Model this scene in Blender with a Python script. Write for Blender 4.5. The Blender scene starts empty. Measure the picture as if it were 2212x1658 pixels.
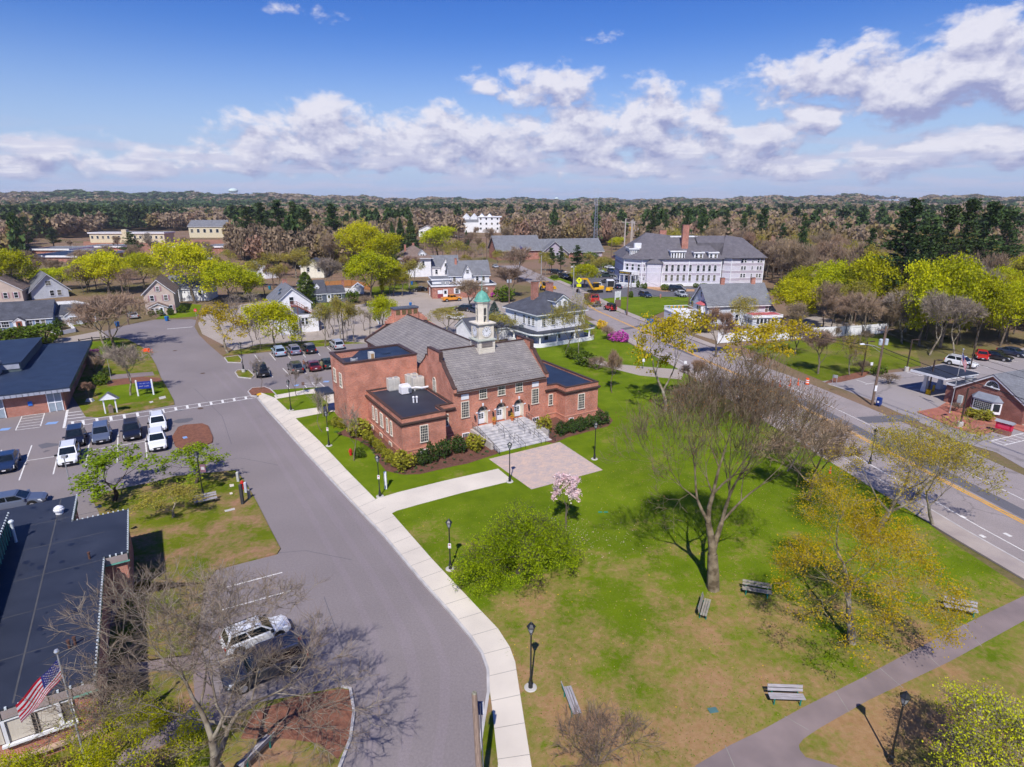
import bpy, math, random
import numpy as np
from mathutils import Vector, Matrix
C=bpy.context.scene
COL=C.collection
R=math.radians
# ------------------------------------------------------------ camera
CAMH=26.5; FP=1310.; PIT=math.atan(397/FP)
cp,sp=math.cos(PIT),math.sin(PIT)
cd=bpy.data.cameras.new('camera'); cam=bpy.data.objects.new('camera',cd); COL.objects.link(cam)
cam.location=(0,0,CAMH); cam.rotation_euler=(math.pi/2-PIT,0,0)
cd.sensor_width=36; cd.lens=36*FP/2212.; cd.clip_start=.5; cd.clip_end=60000
C.camera=cam
C.render.resolution_x=1024; C.render.resolution_y=767
C.view_settings.view_transform='Standard'; C.view_settings.look='None'
C.view_settings.exposure=0.28; C.view_settings.gamma=1
try:
    C.cycles.max_bounces=5; C.cycles.diffuse_bounces=2; C.cycles.glossy_bounces=2; C.cycles.transmission_bounces=3
    C.cycles.transparent_max_bounces=6; C.cycles.volume_bounces=0; C.cycles.use_adaptive_sampling=True; C.cycles.adaptive_threshold=.03
except Exception: pass
def G(x,y,z=0.):
    a=(x-1106)/FP;b=(829-y)/FP
    d=(a,cp+b*sp,-sp+b*cp); t=(z-CAMH)/d[2]
    return Vector((a*t,d[1]*t,z))
def ZH(y,P):
    b=(829-y)/FP
    return CAMH+P[1]/(cp+b*sp)*(-sp+b*cp)
def DEP(P): return P[1]*cp-(P[2]-CAMH)*sp if len(P)>2 else P[1]*cp+CAMH*sp
def PX(X,Y,Z=0):
    z=Z-CAMH; dep=Y*cp-z*sp; up=Y*sp+z*cp
    return (1106+FP*X/dep,829-FP*up/dep)
def AZEL(x,y):
    a=(x-1106)/FP;b=(829-y)/FP
    d=Vector((a,cp+b*sp,-sp+b*cp)).normalized()
    return math.atan2(d.x,d.y),math.asin(d.z)
# ------------------------------------------------------------ sun and sky
SUN_EL=50.; SUN_AZ=180+6.5      # the sun stands behind the camera, shadows fall away from it
sd=bpy.data.lights.new('sun','SUN'); sd.energy=4.3; sd.angle=R(.53); sd.color=(1,.955,.89)
so=bpy.data.objects.new('sun',sd); COL.objects.link(so)
sv=Vector((math.sin(R(SUN_AZ))*math.cos(R(SUN_EL)),math.cos(R(SUN_AZ))*math.cos(R(SUN_EL)),math.sin(R(SUN_EL))))
so.rotation_euler=sv.to_track_quat('Z','Y').to_euler()
w=bpy.data.worlds.new('World'); C.world=w; w.use_nodes=True
nt=w.node_tree; N=nt.nodes; LK=nt.links; N.clear()
def nn(t,**k):
    n=N.new(t)
    for a,b in k.items(): setattr(n,a,b)
    return n
def ma(op,a,b=None,c=None,clamp=False):
    n=nn('ShaderNodeMath',operation=op); n.use_clamp=clamp
    for i,v in enumerate((a,b,c)):
        if v is None: continue
        if isinstance(v,(int,float)): n.inputs[i].default_value=v
        else: LK.new(v,n.inputs[i])
    return n.outputs[0]
def mixc(f,a,b):
    n=nn('ShaderNodeMix',data_type='RGBA')
    for i,v in ((0,f),(6,a),(7,b)):
        if isinstance(v,(int,float)): n.inputs[i].default_value=v
        elif isinstance(v,tuple): n.inputs[i].default_value=v+(1,)
        else: LK.new(v,n.inputs[i])
    return n.outputs[2]
sky=nn('ShaderNodeTexSky',sky_type='NISHITA',sun_disc=False,sun_elevation=R(SUN_EL),sun_rotation=R(SUN_AZ),altitude=0,air_density=1.0,dust_density=.25,ozone_density=2.2)
hsv=nn('ShaderNodeHueSaturation'); hsv.inputs['Saturation'].default_value=1.46; hsv.inputs['Value'].default_value=1.02; hsv.inputs['Hue'].default_value=.526
LK.new(sky.outputs[0],hsv.inputs['Color'])
tc=nn('ShaderNodeTexCoord'); sep=nn('ShaderNodeSeparateXYZ'); LK.new(tc.outputs['Generated'],sep.inputs[0])
az=ma('ARCTAN2',sep.outputs[0],sep.outputs[1]); el=ma('ARCSINE',sep.outputs[2])
def noise(x,y,scale,detail,rough=.55,dist=0,z=0.):
    c=nn('ShaderNodeCombineXYZ'); LK.new(x,c.inputs[0]); LK.new(y,c.inputs[1]); c.inputs[2].default_value=z
    n=nn('ShaderNodeTexNoise'); n.inputs['Scale'].default_value=scale; n.inputs['Detail'].default_value=detail
    n.inputs['Roughness'].default_value=rough; n.inputs['Distortion'].default_value=dist; LK.new(c.outputs[0],n.inputs['Vector'])
    return n.outputs['Fac']
# cumulus heaps: centre and half size as seen from here, weight
CL=[(690,300,200,78,1.0),(905,300,120,72,1.0),(1060,320,190,62,1.0),(1230,300,150,66,1.0),(1400,265,150,80,1.0),(1480,310,140,60,.95),
 (1190,178,95,48,.92),(1045,175,48,26,.72),(560,345,120,36,.85),(345,345,100,32,.8),(120,335,190,42,.78),(505,235,42,24,.6),
 (1640,300,90,42,.9),(1760,340,260,40,.9),(1790,170,190,62,1.0),(1850,110,80,42,.85),(1980,190,200,76,1.1),(2150,130,200,90,1.15),(2330,170,200,110,1.1),
 (1750,240,60,34,.8),(2120,300,200,40,.85),(2260,320,160,50,.9),(960,345,560,32,.85),(1400,350,380,30,.8),(690,25,60,14,.30),(1310,65,45,14,.30)]
def dens(az_,el_,det):
    warp=noise(az_,el_,9,4,.6,0,3.1); e2=ma('MULTIPLY_ADD',ma('SUBTRACT',warp,.5),.05,el_)
    warp2=noise(az_,el_,9,4,.6,0,7.7); a2=ma('MULTIPLY_ADD',ma('SUBTRACT',warp2,.5),.09,az_)
    m=None
    for (x,y,wx,wy,wt) in CL:
        y=y+11;a0,e0=AZEL(x,y); a1,_=AZEL(x+wx,y); _,e1=AZEL(x,y-wy)
        wa=abs(a1-a0); we=abs(e1-e0)
        da=ma('MULTIPLY',ma('SUBTRACT',a2,a0),1/wa); de=ma('MULTIPLY',ma('SUBTRACT',e2,e0),1/we)
        # flat-bottomed: below the centre the heap ends sooner
        de=ma('MAXIMUM',de,ma('MULTIPLY',de,-1.35))
        q=ma('ADD',ma('MULTIPLY',da,da),ma('MULTIPLY',de,de))
        v=ma('MULTIPLY_ADD',q,-wt*.5,wt*1.08)
        m=v if m is None else ma('MAXIMUM',m,v)
    m=ma('MAXIMUM',m,-.6)
    n1=noise(az_,ma('MULTIPLY',el_,1.6),16,det,.60,.2,0)
    s=ma('MULTIPLY_ADD',ma('SUBTRACT',n1,.5),3.3,m)
    return s
s0=dens(az,el,9); s1=dens(ma('SUBTRACT',az,.006),ma('ADD',el,.021),5)
mr=nn('ShaderNodeMapRange',interpolation_type='SMOOTHSTEP'); LK.new(s0,mr.inputs[0]); mr.inputs[1].default_value=.14; mr.inputs[2].default_value=.86
cov=mr.outputs[0]
lit=ma('MULTIPLY_ADD',ma('SUBTRACT',s0,s1),1.0,.50,clamp=True)
bil=noise(az,ma('MULTIPLY',el,1.7),30,6,.6,.4,5.)
lit=ma('ADD',lit,ma('MULTIPLY',ma('SUBTRACT',bil,.5),1.0),clamp=True)
ccol=mixc(lit,(2.75,2.95,4.9),(6.8,6.7,7.5))
base=hsv.outputs[0]
hz=nn('ShaderNodeMapRange',interpolation_type='SMOOTHSTEP'); LK.new(el,hz.inputs[0]); hz.inputs[1].default_value=.24; hz.inputs[2].default_value=-.01
base=mixc(ma('MULTIPLY',hz.outputs[0],.92),base,(3.15,4.05,6.6))
base=mixc(ma('MULTIPLY',cov,.95),base,ccol)
# thin flat layers low over the horizon
st=noise(az,ma('MULTIPLY',el,9.),9,8,.6,.1,2.)
m3=nn('ShaderNodeMapRange',interpolation_type='SMOOTHSTEP'); LK.new(st,m3.inputs[0]); m3.inputs[1].default_value=.45; m3.inputs[2].default_value=.60
lo=nn('ShaderNodeMapRange',interpolation_type='SMOOTHSTEP'); LK.new(el,lo.inputs[0]); lo.inputs[1].default_value=.11; lo.inputs[2].default_value=.035
stf=ma('MULTIPLY',ma('MULTIPLY',m3.outputs[0],lo.outputs[0]),.8)
base=mixc(stf,base,(4.5,4.7,6.3))
bg=nn('ShaderNodeBackground'); bg.inputs[1].default_value=.10; LK.new(base,bg.inputs[0])
w.cycles.sampling_method='MANUAL'; w.cycles.sample_map_resolution=256
ow=nn('ShaderNodeOutputWorld'); LK.new(bg.outputs[0],ow.inputs[0])
# ------------------------------------------------------------ materials
MC={}
def mt(name,c,c2=None,s=2.,rough=.85,metal=0,det=6,lo=.35,hi=.65,bump=0,c3=None,s3=.15,spec=.3,coat=0,isl=0,trans=0,stretch=None,obr=0):
    if name in MC: return MC[name]
    m=bpy.data.materials.new(name); m.use_nodes=True; t=m.node_tree; b=t.nodes['Principled BSDF']; L=t.links
    if c2 is None: c2=tuple(x*.82 for x in c)
    b.inputs['Roughness'].default_value=rough; b.inputs['Metallic'].default_value=metal
    b.inputs['Specular IOR Level'].default_value=spec
    if coat: b.inputs['Coat Weight'].default_value=coat; b.inputs['Coat Roughness'].default_value=.08
    tc=t.nodes.new('ShaderNodeTexCoord'); vec=tc.outputs['Object']
    if stretch:
        mp=t.nodes.new('ShaderNodeMapping'); mp.inputs['Scale'].default_value=stretch; L.new(vec,mp.inputs[0]); vec=mp.outputs[0]
    def nz(sc,d,z):
        n=t.nodes.new('ShaderNodeTexNoise'); n.inputs['Scale'].default_value=sc; n.inputs['Detail'].default_value=d; L.new(vec,n.inputs['Vector'])
        return n.outputs['Fac']
    def ramp(f,a,bb):
        r=t.nodes.new('ShaderNodeMapRange'); r.inputs[1].default_value=a; r.inputs[2].default_value=bb; L.new(f,r.inputs[0]); return r.outputs[0]
    def mx(f,a,bb):
        n=t.nodes.new('ShaderNodeMix'); n.data_type='RGBA'
        if isinstance(f,float): n.inputs[0].default_value=f
        else: L.new(f,n.inputs[0])
        for i,v in ((6,a),(7,bb)):
            if isinstance(v,tuple): n.inputs[i].default_value=v[:3]+(1,)
            else: L.new(v,n.inputs[i])
        return n.outputs[2]
    f=nz(s,det,0)
    if isl:
        ge=t.nodes.new('ShaderNodeNewGeometry'); a_=t.nodes.new('ShaderNodeMath'); a_.operation='MULTIPLY_ADD'
        L.new(ge.outputs['Random Per Island'],a_.inputs[0]); a_.inputs[1].default_value=isl
        s_=t.nodes.new('ShaderNodeMath'); s_.operation='SUBTRACT'; L.new(f,s_.inputs[0]); s_.inputs[1].default_value=isl/2; L.new(s_.outputs[0],a_.inputs[2]); f=a_.outputs[0]
    col=mx(ramp(f,lo,hi),c2,c)
    if c3: col=mx(ramp(nz(s3,5,0),.42,.6),col,c3)
    if obr:
        oi=t.nodes.new('ShaderNodeObjectInfo'); h=t.nodes.new('ShaderNodeHueSaturation'); L.new(col,h.inputs['Color'])
        L.new(ramp(oi.outputs['Random'],0,1),h.inputs['Value'])
        r=h.inputs['Value'].links[0].from_node; r.inputs[3].default_value=1-obr; r.inputs[4].default_value=1+obr
        r2=t.nodes.new('ShaderNodeMath'); r2.operation='FRACT'; k=t.nodes.new('ShaderNodeMath'); k.operation='MULTIPLY'; k.inputs[1].default_value=7.3
        L.new(oi.outputs['Random'],k.inputs[0]); L.new(k.outputs[0],r2.inputs[0])
        L.new(ramp(r2.outputs[0],0,1),h.inputs['Hue']); r=h.inputs['Hue'].links[0].from_node; r.inputs[3].default_value=.5-.05*obr; r.inputs[4].default_value=.5+.05*obr
        col=h.outputs[0]
    L.new(col,b.inputs['Base Color'])
    if bump:
        bp=t.nodes.new('ShaderNodeBump'); bp.inputs['Strength'].default_value=bump; bp.inputs['Distance'].default_value=.05; L.new(nz(s*4,8,0),bp.inputs['Height']); L.new(bp.outputs[0],b.inputs['Normal'])
    if trans:
        tr=t.nodes.new('ShaderNodeBsdfTranslucent'); L.new(col,tr.inputs[0]); ms=t.nodes.new('ShaderNodeMixShader'); ms.inputs[0].default_value=trans
        o=t.nodes['Material Output']; L.new(b.outputs[0],ms.inputs[1]); L.new(tr.outputs[0],ms.inputs[2]); L.new(ms.outputs[0],o.inputs[0])
    MC[name]=m; return m
def bricky(name,c1,c2,mortar,bw=.22,rh=.075,ms=.012,roof=False,rough=.85,var=.25,soft=.4):
    """courses of bricks, slates or shingles in the object's own coordinates"""
    if name in MC: return MC[name]
    m=bpy.data.materials.new(name); m.use_nodes=True; t=m.node_tree; b=t.nodes['Principled BSDF']; L=t.links
    b.inputs['Roughness'].default_value=rough; b.inputs['Specular IOR Level'].default_value=.25
    tc=t.nodes.new('ShaderNodeTexCoord'); sx=t.nodes.new('ShaderNodeSeparateXYZ'); L.new(tc.outputs['Object'],sx.inputs[0])
    ad=t.nodes.new('ShaderNodeMath'); ad.operation='ADD'; L.new(sx.outputs[0],ad.inputs[0]); L.new(sx.outputs[1],ad.inputs[1])
    cb=t.nodes.new('ShaderNodeCombineXYZ')
    L.new(ad.outputs[0],cb.inputs[0]); L.new(sx.outputs[2],cb.inputs[1])
    br=t.nodes.new('ShaderNodeTexBrick'); L.new(cb.outputs[0],br.inputs['Vector'])
    br.inputs['Color1'].default_value=c1+(1,); br.inputs['Color2'].default_value=c2+(1,); br.inputs['Mortar'].default_value=mortar+(1,)
    br.inputs['Scale'].default_value=1; br.inputs['Brick Width'].default_value=bw; br.inputs['Row Height'].default_value=rh; br.inputs['Mortar Size'].default_value=ms
    br.inputs['Mortar Smooth'].default_value=soft
    n=t.nodes.new('ShaderNodeTexNoise'); n.inputs['Scale'].default_value=.7; n.inputs['Detail'].default_value=7; L.new(tc.outputs['Object'],n.inputs['Vector'])
    r=t.nodes.new('ShaderNodeMapRange'); r.inputs[1].default_value=.3; r.inputs[2].default_value=.7; r.inputs[3].default_value=1-var; r.inputs[4].default_value=1+var; L.new(n.outputs['Fac'],r.inputs[0])
    h=t.nodes.new('ShaderNodeHueSaturation'); L.new(br.outputs[0],h.inputs['Color']); L.new(r.outputs[0],h.inputs['Value']); L.new(h.outputs[0],b.inputs['Base Color'])
    MC[name]=m; return m
def glassm(name,c=(.02,.03,.04),rough=.08):
    if name in MC: return MC[name]
    m=mt(name,c,tuple(x*.6 for x in c),s=.8,rough=rough,spec=.6); return m
WHITE=mt('white_paint',(.78,.78,.8),(.66,.67,.7),s=1.2,rough=.6)
CREAM=mt('cream_paint',(.72,.66,.56),(.62,.57,.48),s=1.5,rough=.6)
GLASS=glassm('window_glass'); CARGL=glassm('car_glass',(.012,.018,.022),.04)
BRICK=bricky('red_brick',(.55,.17,.088),(.36,.105,.065),(.52,.36,.29))
BRICKD=bricky('dark_red_brick',(.27,.085,.055),(.20,.06,.045),(.30,.2,.17))
BRICKB=bricky('school_red_brick',(.40,.12,.075),(.30,.085,.06),(.45,.33,.27))
SLATE=bricky('grey_slate',(.265,.24,.225),(.20,.182,.178),(.12,.115,.125),.32,.19,.02,var=.14)
SHING=bricky('dark_shingle',(.085,.09,.11),(.065,.068,.085),(.05,.05,.065),.3,.14,.012,var=.2)
SHINGG=bricky('grey_shingle',(.19,.195,.215),(.15,.155,.17),(.12,.12,.13),.3,.14,.012,var=.15)
SHINGB=bricky('brown_shingle',(.22,.16,.135),(.17,.125,.105),(.12,.09,.08),.3,.14,.012,var=.18)
MEMB=mt('black_roof_membrane',(.036,.042,.062),(.024,.029,.045),s=.5,rough=.55,det=8,lo=.3,hi=.7)
MEMBB=mt('blue_black_roofing',(.028,.045,.085),(.018,.03,.062),s=.6,rough=.6,det=8)
COPB=mt('dark_bronze_trim',(.085,.05,.042),(.06,.035,.03),s=3,rough=.55)
COPG=mt('green_copper',(.16,.42,.33),(.10,.31,.25),s=3,rough=.6)
COPG2=mt('dark_green_copper',(.03,.12,.10),(.02,.08,.07),s=2,rough=.55)
GRAN=mt('pale_granite',(.55,.53,.52),(.38,.37,.38),s=1.6,rough=.8,lo=.4,hi=.6)
CONC=mt('concrete',(.52,.49,.45),(.42,.40,.37),s=.9,rough=.9,det=9)
METAL=mt('grey_metal',(.42,.43,.45),rough=.45,metal=.3); BLACKM=mt('black_metal',(.016,.017,.019),rough=.4,spec=.5)
BEIGEM=mt('beige_metal',(.62,.6,.55),rough=.5); DARK=mt('dark_opening',(.02,.02,.022),rough=.8)
RUST=mt('redwood_stain',(.30,.09,.055),rough=.8); WOODP=mt('weathered_pole_wood',(.20,.135,.10),(.12,.08,.062),s=4,rough=.9,stretch=(6,6,.6))
def paint(name,c,rough=.7): return mt(name,c,tuple(x*.88 for x in c),s=1.1,rough=rough)
# ------------------------------------------------------------ mesh helpers
class MB:
    def __init__(s): s.v=[];s.f=[];s.m=[];s.T=None
    def add(s,vs,fs,mi=0):
        o=len(s.v)
        if s.T is not None: vs=[tuple(s.T@Vector(v)) for v in vs]
        s.v+= [tuple(v) for v in vs]; s.f+=[tuple(i+o for i in f) for f in fs]; s.m+=[mi]*len(fs); return s
    def face(s,pts,mi=0): return s.add(pts,[tuple(range(len(pts)))],mi)
    def box(s,x0,x1,y0,y1,z0,z1,mi=0,bot=True):
        v=[(x0,y0,z0),(x1,y0,z0),(x1,y1,z0),(x0,y1,z0),(x0,y0,z1),(x1,y0,z1),(x1,y1,z1),(x0,y1,z1)]
        f=[(4,5,6,7),(0,1,5,4),(1,2,6,5),(2,3,7,6),(3,0,4,7)]+([(3,2,1,0)] if bot else [])
        return s.add(v,f,mi)
    def frus(s,a,b,mi=0): # rect a=(x0,x1,y0,y1,z) to rect b
        v=[(a[0],a[2],a[4]),(a[1],a[2],a[4]),(a[1],a[3],a[4]),(a[0],a[3],a[4]),(b[0],b[2],b[4]),(b[1],b[2],b[4]),(b[1],b[3],b[4]),(b[0],b[3],b[4])]
        return s.add(v,[(4,5,6,7),(0,1,5,4),(1,2,6,5),(2,3,7,6),(3,0,4,7),(3,2,1,0)],mi)
    def prism(s,poly,z0,z1,mi=0,bot=False):
        n=len(poly); v=[(p[0],p[1],z0) for p in poly]+[(p[0],p[1],z1) for p in poly]
        f=[tuple(range(n,2*n))]+[(i,(i+1)%n,n+(i+1)%n,n+i) for i in range(n)]
        if bot: f.append(tuple(reversed(range(n))))
        return s.add(v,f,mi)
    def tube(s,p0,p1,r0,r1=None,n=6,mi=0,cap=True):
        if r1 is None: r1=r0
        p0=Vector(p0);p1=Vector(p1);d=(p1-p0)
        if d.length<1e-6: return s
        d.normalize(); a=d.orthogonal().normalized(); b=d.cross(a)
        v=[];
        for p,r in ((p0,r0),(p1,r1)):
            for k in range(n):
                t=2*math.pi*k/n; v.append(tuple(p+a*(math.cos(t)*r)+b*(math.sin(t)*r)))
        f=[(k,(k+1)%n,n+(k+1)%n,n+k) for k in range(n)]
        if cap: f+=[tuple(range(n,2*n)),tuple(reversed(range(n)))]
        return s.add(v,f,mi)
    def path(s,pts,r,n=5,mi=0):
        for a,b in zip(pts,pts[1:]): s.tube(a,b,r,r,n,mi)
        return s
    def lathe(s,prof,n=12,c=(0,0),mi=0,ph=0):
        v=[];f=[]
        for r,z in prof:
            for k in range(n):
                t=2*math.pi*k/n+ph; v.append((c[0]+r*math.cos(t),c[1]+r*math.sin(t),z))
        for i in range(len(prof)-1):
            for k in range(n): f.append((i*n+k,i*n+(k+1)%n,(i+1)*n+(k+1)%n,(i+1)*n+k))
        f.append(tuple(range((len(prof)-1)*n,len(prof)*n)))
        return s.add(v,f,mi)
    def mesh(s,name,mats,smooth=False):
        me=bpy.data.meshes.new(name); me.from_pydata(s.v,[],s.f)
        for m in (mats if isinstance(mats,(list,tuple)) else [mats]): me.materials.append(m)
        if any(s.m): me.polygons.foreach_set('material_index',s.m)
        if smooth: me.polygons.foreach_set('use_smooth',[True]*len(s.f))
        me.update(); return me
    def build(s,name,mats,parent=None,smooth=False,loc=None,rot=None):
        return link(name,s.mesh(name,mats,smooth),parent,loc,rot)
def link(name,me,parent=None,loc=None,rot=None):
    o=bpy.data.objects.new(name,me); COL.objects.link(o)
    if parent is not None: o.parent=parent
    if loc is not None: o.location=loc
    if rot is not None: o.rotation_euler=(0,0,rot)
    return o
def tag(o,label=None,cat=None,group=None,kind=None):
    if label: o['label']=label
    if cat: o['category']=cat
    if group: o['group']=group
    if kind: o['kind']=kind
    return o
def empty(name,loc,rz=0,label=None,cat=None,group=None):
    o=bpy.data.objects.new(name,None); COL.objects.link(o); o.location=(loc[0],loc[1],loc[2] if len(loc)>2 else 0); o.rotation_euler=(0,0,rz); o.empty_display_size=.5
    return tag(o,label,cat,group)
def kids(o): return [c for c in COL.objects if c.parent==o]
KD={}
def copy_tree(o,parent=None,top=True):
    c=o.copy(); COL.objects.link(c); c.parent=parent
    if o.name not in KD: KD[o.name]=[k for k in o.children]
    for ch in KD[o.name]: copy_tree(ch,c,False)
    return c
def npmesh(name,V,F,mats,mi=None,smooth=False):
    """V (n,3), F (m,k) numpy arrays, all faces k-sided"""
    me=bpy.data.meshes.new(name); m,k=F.shape
    me.vertices.add(len(V)); me.vertices.foreach_set('co',np.asarray(V,dtype=np.float32).ravel())
    me.loops.add(m*k); me.loops.foreach_set('vertex_index',F.astype(np.int32).ravel())
    me.polygons.add(m); me.polygons.foreach_set('loop_start',np.arange(0,m*k,k,dtype=np.int32)); 
    try: me.polygons.foreach_set('loop_total',np.full(m,k,dtype=np.int32))
    except Exception: pass
    for x in (mats if isinstance(mats,(list,tuple)) else [mats]): me.materials.append(x)
    if mi is not None: me.polygons.foreach_set('material_index',mi.astype(np.int32))
    if smooth: me.polygons.foreach_set('use_smooth',np.ones(m,dtype=bool))
    me.update(calc_edges=True); return me
def r5(x,y):return(1382.4+.1911*x,662.4+.1911*y)
def r7(x,y):return(1324.8+.1563*x,460.8+.1563*y)
# ------------------------------------------------------------ ground and paving
def lawnmat(name,g1,g2,br1,br2,y0,y1,b0,b1,sc=.22):
    m=bpy.data.materials.new(name); m.use_nodes=True; t=m.node_tree; L=t.links; b=t.nodes['Principled BSDF']; b.inputs['Roughness'].default_value=.95; b.inputs['Specular IOR Level'].default_value=.08
    tc=t.nodes.new('ShaderNodeTexCoord'); sx=t.nodes.new('ShaderNodeSeparateXYZ'); L.new(tc.outputs['Object'],sx.inputs[0])
    def nz(s,d,r=.6):
        n=t.nodes.new('ShaderNodeTexNoise'); n.inputs['Scale'].default_value=s; n.inputs['Detail'].default_value=d; n.inputs['Roughness'].default_value=r; L.new(tc.outputs['Object'],n.inputs['Vector']); return n.outputs['Fac']
    def mr(f,a,b_,c=0,d=1):
        n=t.nodes.new('ShaderNodeMapRange'); L.new(f,n.inputs[0])
        for i,v in enumerate((a,b_,c,d)): n.inputs[i+1].default_value=v
        return n.outputs[0]
    def mx(f,a,c):
        n=t.nodes.new('ShaderNodeMix'); n.data_type='RGBA'; L.new(f,n.inputs[0])
        for i,v in ((6,a),(7,c)):
            if isinstance(v,tuple): n.inputs[i].default_value=v+(1,)
            else: L.new(v,n.inputs[i])
        return n.outputs[2]
    def mth(op,a,c):
        n=t.nodes.new('ShaderNodeMath'); n.operation=op
        for i,v in enumerate((a,c)):
            if isinstance(v,float): n.inputs[i].default_value=v
            else: L.new(v,n.inputs[i])
        return n.outputs[0]
    gr=mx(mr(nz(.5,6),.3,.7),g1,g2); gr=mx(mr(nz(9.,4,.8),.25,.8,0,.55),gr,tuple(x*.45 for x in g1)); gr=mx(mr(nz(.11,3),.45,.75,0,.5),gr,tuple(x*1.25 for x in g2))
    br=mx(mr(nz(3.,8,.75),.3,.7),br1,br2)
    base=mr(sx.outputs[1],y0,y1,b0,b1)
    f=mth('ADD',mth('ADD',nz(sc,7,.62),mth('MULTIPLY',nz(2.6,8,.8),.75)),base)
    L.new(mx(mr(f,.89,1.16),gr,br),b.inputs['Base Color'])
    bp=t.nodes.new('ShaderNodeBump'); bp.inputs['Strength'].default_value=.5; bp.inputs['Distance'].default_value=.06; L.new(nz(14.,6,.8),bp.inputs['Height']); L.new(bp.outputs[0],b.inputs['Normal'])
    return m
LAWN=lawnmat('park_grass',(.098,.158,.003),(.165,.228,.008),(.27,.15,.065),(.37,.235,.12),50.,25.,-.09,.22)
LAWN2=lawnmat('worn_grass',(.10,.145,.005),(.165,.19,.010),(.25,.135,.075),(.36,.215,.13),70.,20.,.06,.15,.35)
LAWN3=lawnmat('far_grass',(.10,.145,.005),(.155,.185,.010),(.24,.15,.08),(.30,.2,.12),60.,300.,0.,.04,.09)
LITTER=lawnmat('leaf_litter_floor',(.11,.115,.03),(.15,.14,.045),(.20,.125,.085),(.26,.17,.12),60.,400.,.16,.26,.03)
def asph(name,c,patch=.85,cr=1.0,big=.12):
    m=mt(name,c,tuple(x*patch for x in c),s=big,rough=.9,det=9,lo=.25,hi=.75,spec=.2)
    t=m.node_tree; L=t.links; b=t.nodes['Principled BSDF']; src=b.inputs['Base Color'].links[0].from_socket
    tc=[n for n in t.nodes if n.type=='TEX_COORD'][0]
    n2=t.nodes.new('ShaderNodeTexNoise'); n2.inputs['Scale'].default_value=7; n2.inputs['Detail'].default_value=8; n2.inputs['Roughness'].default_value=.8; L.new(tc.outputs['Object'],n2.inputs['Vector'])
    r=t.nodes.new('ShaderNodeMapRange'); r.inputs[1].default_value=.3; r.inputs[2].default_value=.7; r.inputs[3].default_value=.80; r.inputs[4].default_value=1.18; L.new(n2.outputs['Fac'],r.inputs[0])
    h=t.nodes.new('ShaderNodeHueSaturation'); L.new(src,h.inputs['Color']); L.new(r.outputs[0],h.inputs['Value'])
    out=h.outputs[0]
    if cr:
        nd=t.nodes.new('ShaderNodeTexNoise'); nd.inputs['Scale'].default_value=.8; nd.inputs['Detail'].default_value=5; L.new(tc.outputs['Object'],nd.inputs['Vector'])
        va=t.nodes.new('ShaderNodeVectorMath'); va.operation='MULTIPLY_ADD'; L.new(nd.outputs['Color'],va.inputs[0]); va.inputs[1].default_value=(2.5,2.5,0); L.new(tc.outputs['Object'],va.inputs[2])
        vo=t.nodes.new('ShaderNodeTexVoronoi'); vo.feature='DISTANCE_TO_EDGE'; vo.inputs['Scale'].default_value=.11*cr; L.new(va.outputs[0],vo.inputs['Vector'])
        r2=t.nodes.new('ShaderNodeMapRange'); r2.inputs[1].default_value=.0; r2.inputs[2].default_value=.012; r2.inputs[3].default_value=.5; r2.inputs[4].default_value=0; L.new(vo.outputs[0],r2.inputs[0])
        mx=t.nodes.new('ShaderNodeMix'); mx.data_type='RGBA'; L.new(r2.outputs[0],mx.inputs[0]); L.new(out,mx.inputs[6]); mx.inputs[7].default_value=(c[0]*.35,c[1]*.35,c[2]*.35,1); out=mx.outputs[2]
    L.new(out,b.inputs['Base Color']); return m
ASPH=asph('driveway_asphalt_surface',(.25,.216,.214),.80,0); ASPHN=asph('lot_asphalt_surface',(.175,.165,.185),.78,.5)
ASPHM=asph('street_asphalt_surface',(.33,.285,.275),.8,1.3,.3); ASPHP=asph('pale_pavement_surface',(.40,.34,.29),.82,.6)
ASPHD=asph('patched_asphalt_surface',(.14,.135,.15),.85,0); ASPHB=asph('bank_lot_surface',(.32,.285,.28),.88,.4)
SIDEW=mt('sidewalk_concrete',(.68,.61,.51),(.57,.51,.43),s=.35,rough=.9,det=9,lo=.3,hi=.7)
PATHP=mt('old_path_concrete',(.25,.195,.185),(.19,.15,.145),s=.5,rough=.9,det=9)
MULCH=mt('bark_mulch',(.17,.075,.05),(.09,.04,.028),s=5,rough=.95,det=8,lo=.3,hi=.65,bump=.6)
MULCHR=mt('red_mulch',(.24,.10,.06),(.14,.06,.038),s=4,rough=.95,det=8,lo=.3,hi=.65,bump=.6)
WLINE=mt('road_paint_white',(.74,.72,.68),(.56,.54,.52),s=2.2,rough=.8,lo=.3,hi=.6); YLINE=mt('road_paint_yellow',(.72,.37,.04),(.55,.30,.06),s=1.2,rough=.8,lo=.3,hi=.6)
KERB=mt('kerb_granite',(.52,.49,.47),(.40,.38,.37),s=1.5,rough=.9); KERBR=mt('kerb_asphalt',(.20,.14,.13),(.14,.10,.10),s=1.5,rough=.9)
BPAVE=bricky('brick_paving',(.40,.15,.10),(.32,.11,.08),(.3,.18,.14),.25,.12,.01)
TACT=paint('tactile_yellow',(.75,.42,.02)); HBLUE=paint('faded_blue_paint',(.22,.36,.62))
PAVER=mt('patio_pavers',(.56,.40,.31),(.40,.33,.31),s=1.1,rough=.85,det=3,lo=.35,hi=.65)
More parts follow.
